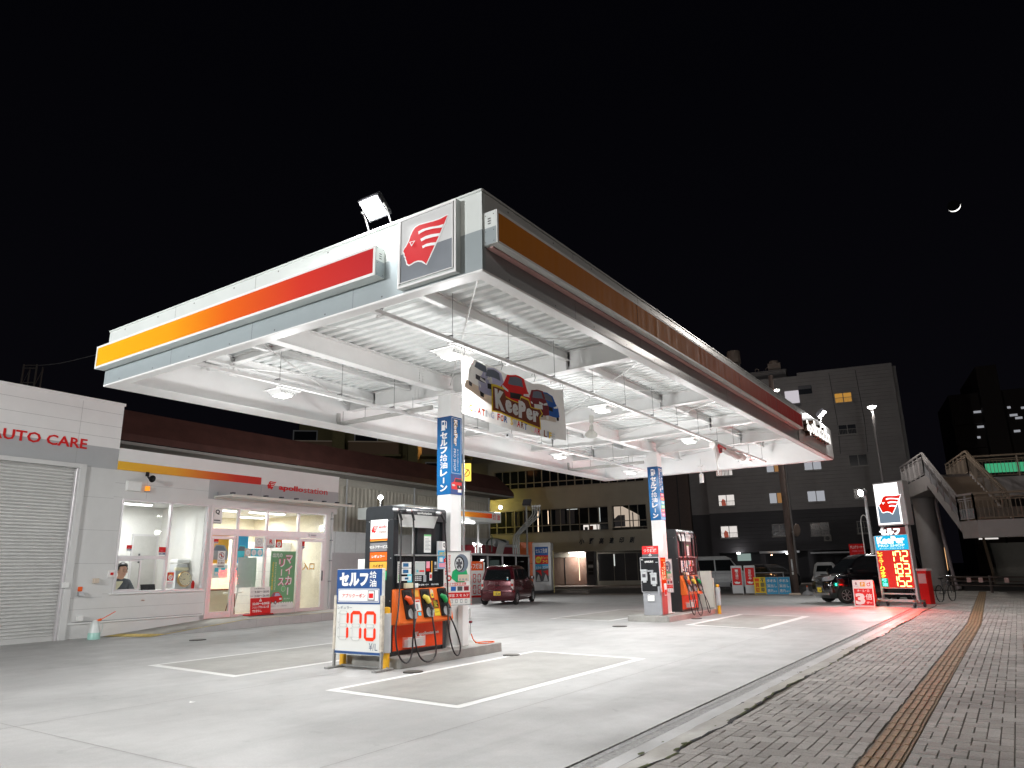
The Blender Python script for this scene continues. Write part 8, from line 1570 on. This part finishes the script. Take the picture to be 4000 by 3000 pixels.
t_ = thing("vending_light", "small vending machine glow at the foot of the rear stairs", "vending machine", (1.9, 56.5, 0), R(5)); q = MB(); q.box(0, .7, 0, .6, 0, 1.8, P('dgrey')); q.build("case", t_); q = MB(); q.box(.1, .55, -.02, 0, .9, 1.5, Emit("vend", (.9, .85, .8), 1.1)); q.build("lit_panel", t_)
# guard rail
t_ = thing("guard_rail", "dark pipe guard rail with pale reflectors across the pavement end", "guard rail", (-2.9, 43.8, 0), R(-38)); RLM = M("rail_brown", (.07, .05, .045), .5)
for x in (0, 2.1, 4.3, 6.5):
    q = MB(); q.cyl((x, 0, 0), (x, 0, .82), .06, .06, RLM, 10); q.build("post", t_)
for z in (.35, .55, .75):
    q = MB(); q.cyl((-.4, -.03, z), (7, -.03, z), .03, .03, RLM, 8); q.build("rail", t_)
for x in (.9, 1.55, 2.9, 4.9): q = MB(); q.box(x, x+.22, -.09, -.05, .5, .72, M("reflector", (.62, .40, .38), .4)); q.build("reflector", t_)
# low street fence behind the back kerb
t_ = thing("low_fence", "thin pale pipe fence between the forecourt and the parked vans", "fence", (-18.5, 43.2, 0), R(12.5)); q = MB(); [q.cyl((x, 0, 0), (x, 0, 1.1), .03, .03, P('grey'), 8) for x in (0, 2.4, 4.8, 7.2)]; q.build("post", t_); q = MB(); [q.cyl((0, 0, z), (7.2, 0, z), .022, .022, P('grey'), 8) for z in (.55, 1.08)]; q.build("rail", t_)
# bicycle dark by bridge column
t_ = thing("bicycle", "dark bicycle leaning behind the lit price sign by the bridge column", "bicycle", (-2.7, 33.2, 0), R(70))
for x in (0, 1.0): q = MB(); q.tube([(x+.31*math.cos(R(a)), 0, .32+.31*math.sin(R(a))) for a in range(0, 361, 15)], .018, TYR, 6); q.build("wheel", t_)
q = MB(); [q.tube(p, .014, P('dgrey'), 6) for p in ([(0, 0, .32), (.42, 0, .30), (.82, 0, .78), (.30, 0, .72), (.42, 0, .30)], [(1.0, 0, .32), (.80, 0, .95), (.74, 0, 1.0)], [(.0, 0, .32), (.30, 0, .72), (.27, 0, .86)])]; q.tube([(.74, -.25, 1.0), (.80, 0, .97), (.74, .25, 1.0)], .014, CHR, 6); q.build("frame", t_)
q = MB(); q.box(.14, .38, -.06, .06, .86, .91, P('black')); q.build("saddle", t_, bevel=.02)
# roof truss tower + wire at the far left
t_ = thing("lattice_mast", "thin lattice mast behind the garage roof at the far left", "mast", (-39.68, 14.69, 0), R(37)); q = MB(); LM = M("lattice", (.10, .09, .08), .7)
for x in (0, .64): q.beam((x, 0, 0), (x, 0, 12.05), .06, .06, LM); q.beam((x, .5, 0), (x, .5, 12.05), .05, .05, LM)
for z in (12.0, 11.85, 11.1): q.beam((0, 0, z), (.64, 0, z), .05, .05, LM)
for z in range(6, 12): q.beam((0, 0, z-.1), (0, .5, z+.9), .02, .02, LM); q.beam((.64, 0, z-.1), (.64, .5, z+.9), .02, .02, LM)
q.build("lattice", t_)
q = MB(); q.tube([(-39.18, 15.06, 11.99), (-38.5, 15.5, 12.02), (-37.85, 15.92, 12.14), (-36.61, 16.66, 12.46), (-32, 19.4, 13.6)], .022, M("wire_grey", (.14, .14, .14), .6), 5, smooth=2); o = q.build("overhead_wire"); tag(o, "dark overhead wire from the lattice mast toward the canopy corner", "wire")
q = MB(); q.mesh([(0, 0, 0), (.05, .01, .004), (.065, .04, .012), (.03, .055, .003), (-.01, .035, .014)], [(0, 1, 4), (1, 2, 3, 4)], P('white')); o = q.build("paper_scrap", loc=(-8.9, 5.7, .006), rz=.6); tag(o, "tiny white paper scrap on the empty concrete in front of the left bay", "litter")
# moon: sunlit crescent painted into the emission by surface direction
mm = bpy.data.materials.new("moon_lit"); mm.use_nodes = True; nt = mm.node_tree; nt.nodes.clear(); oo = nt.nodes.new("ShaderNodeOutputMaterial"); em = nt.nodes.new("ShaderNodeEmission"); ge = nt.nodes.new("ShaderNodeNewGeometry"); dp = nt.nodes.new("ShaderNodeVectorMath"); dp.operation = 'DOT_PRODUCT'
md = Vector((0.005, 1.1013, 0.482)).normalized(); sunv = (rr*.42-uu*.68+Vector(md)*.95).normalized(); dp.inputs[1].default_value = sunv; mr = nt.nodes.new("ShaderNodeMapRange"); mr.inputs[1].default_value = 0.0; mr.inputs[2].default_value = .12; mr.inputs[3].default_value = .0005; mr.inputs[4].default_value = 1.6
nt.links.new(ge.outputs["Normal"], dp.inputs[0]); nt.links.new(dp.outputs["Value"], mr.inputs[0]); em.inputs[0].default_value = (1, .97, .92, 1); nt.links.new(mr.outputs[0], em.inputs[1]); nt.links.new(em.outputs[0], oo.inputs[0])
q = MB(); q.lathe([(-6.6*math.cos(math.pi*i/40), 6.6*math.sin(math.pi*i/40)) for i in range(41)], (0, 0, 0), (0, 0, 1), mm, 64); o = q.build("moon", loc=md*1000, smooth=89); o["kind"] = "structure"
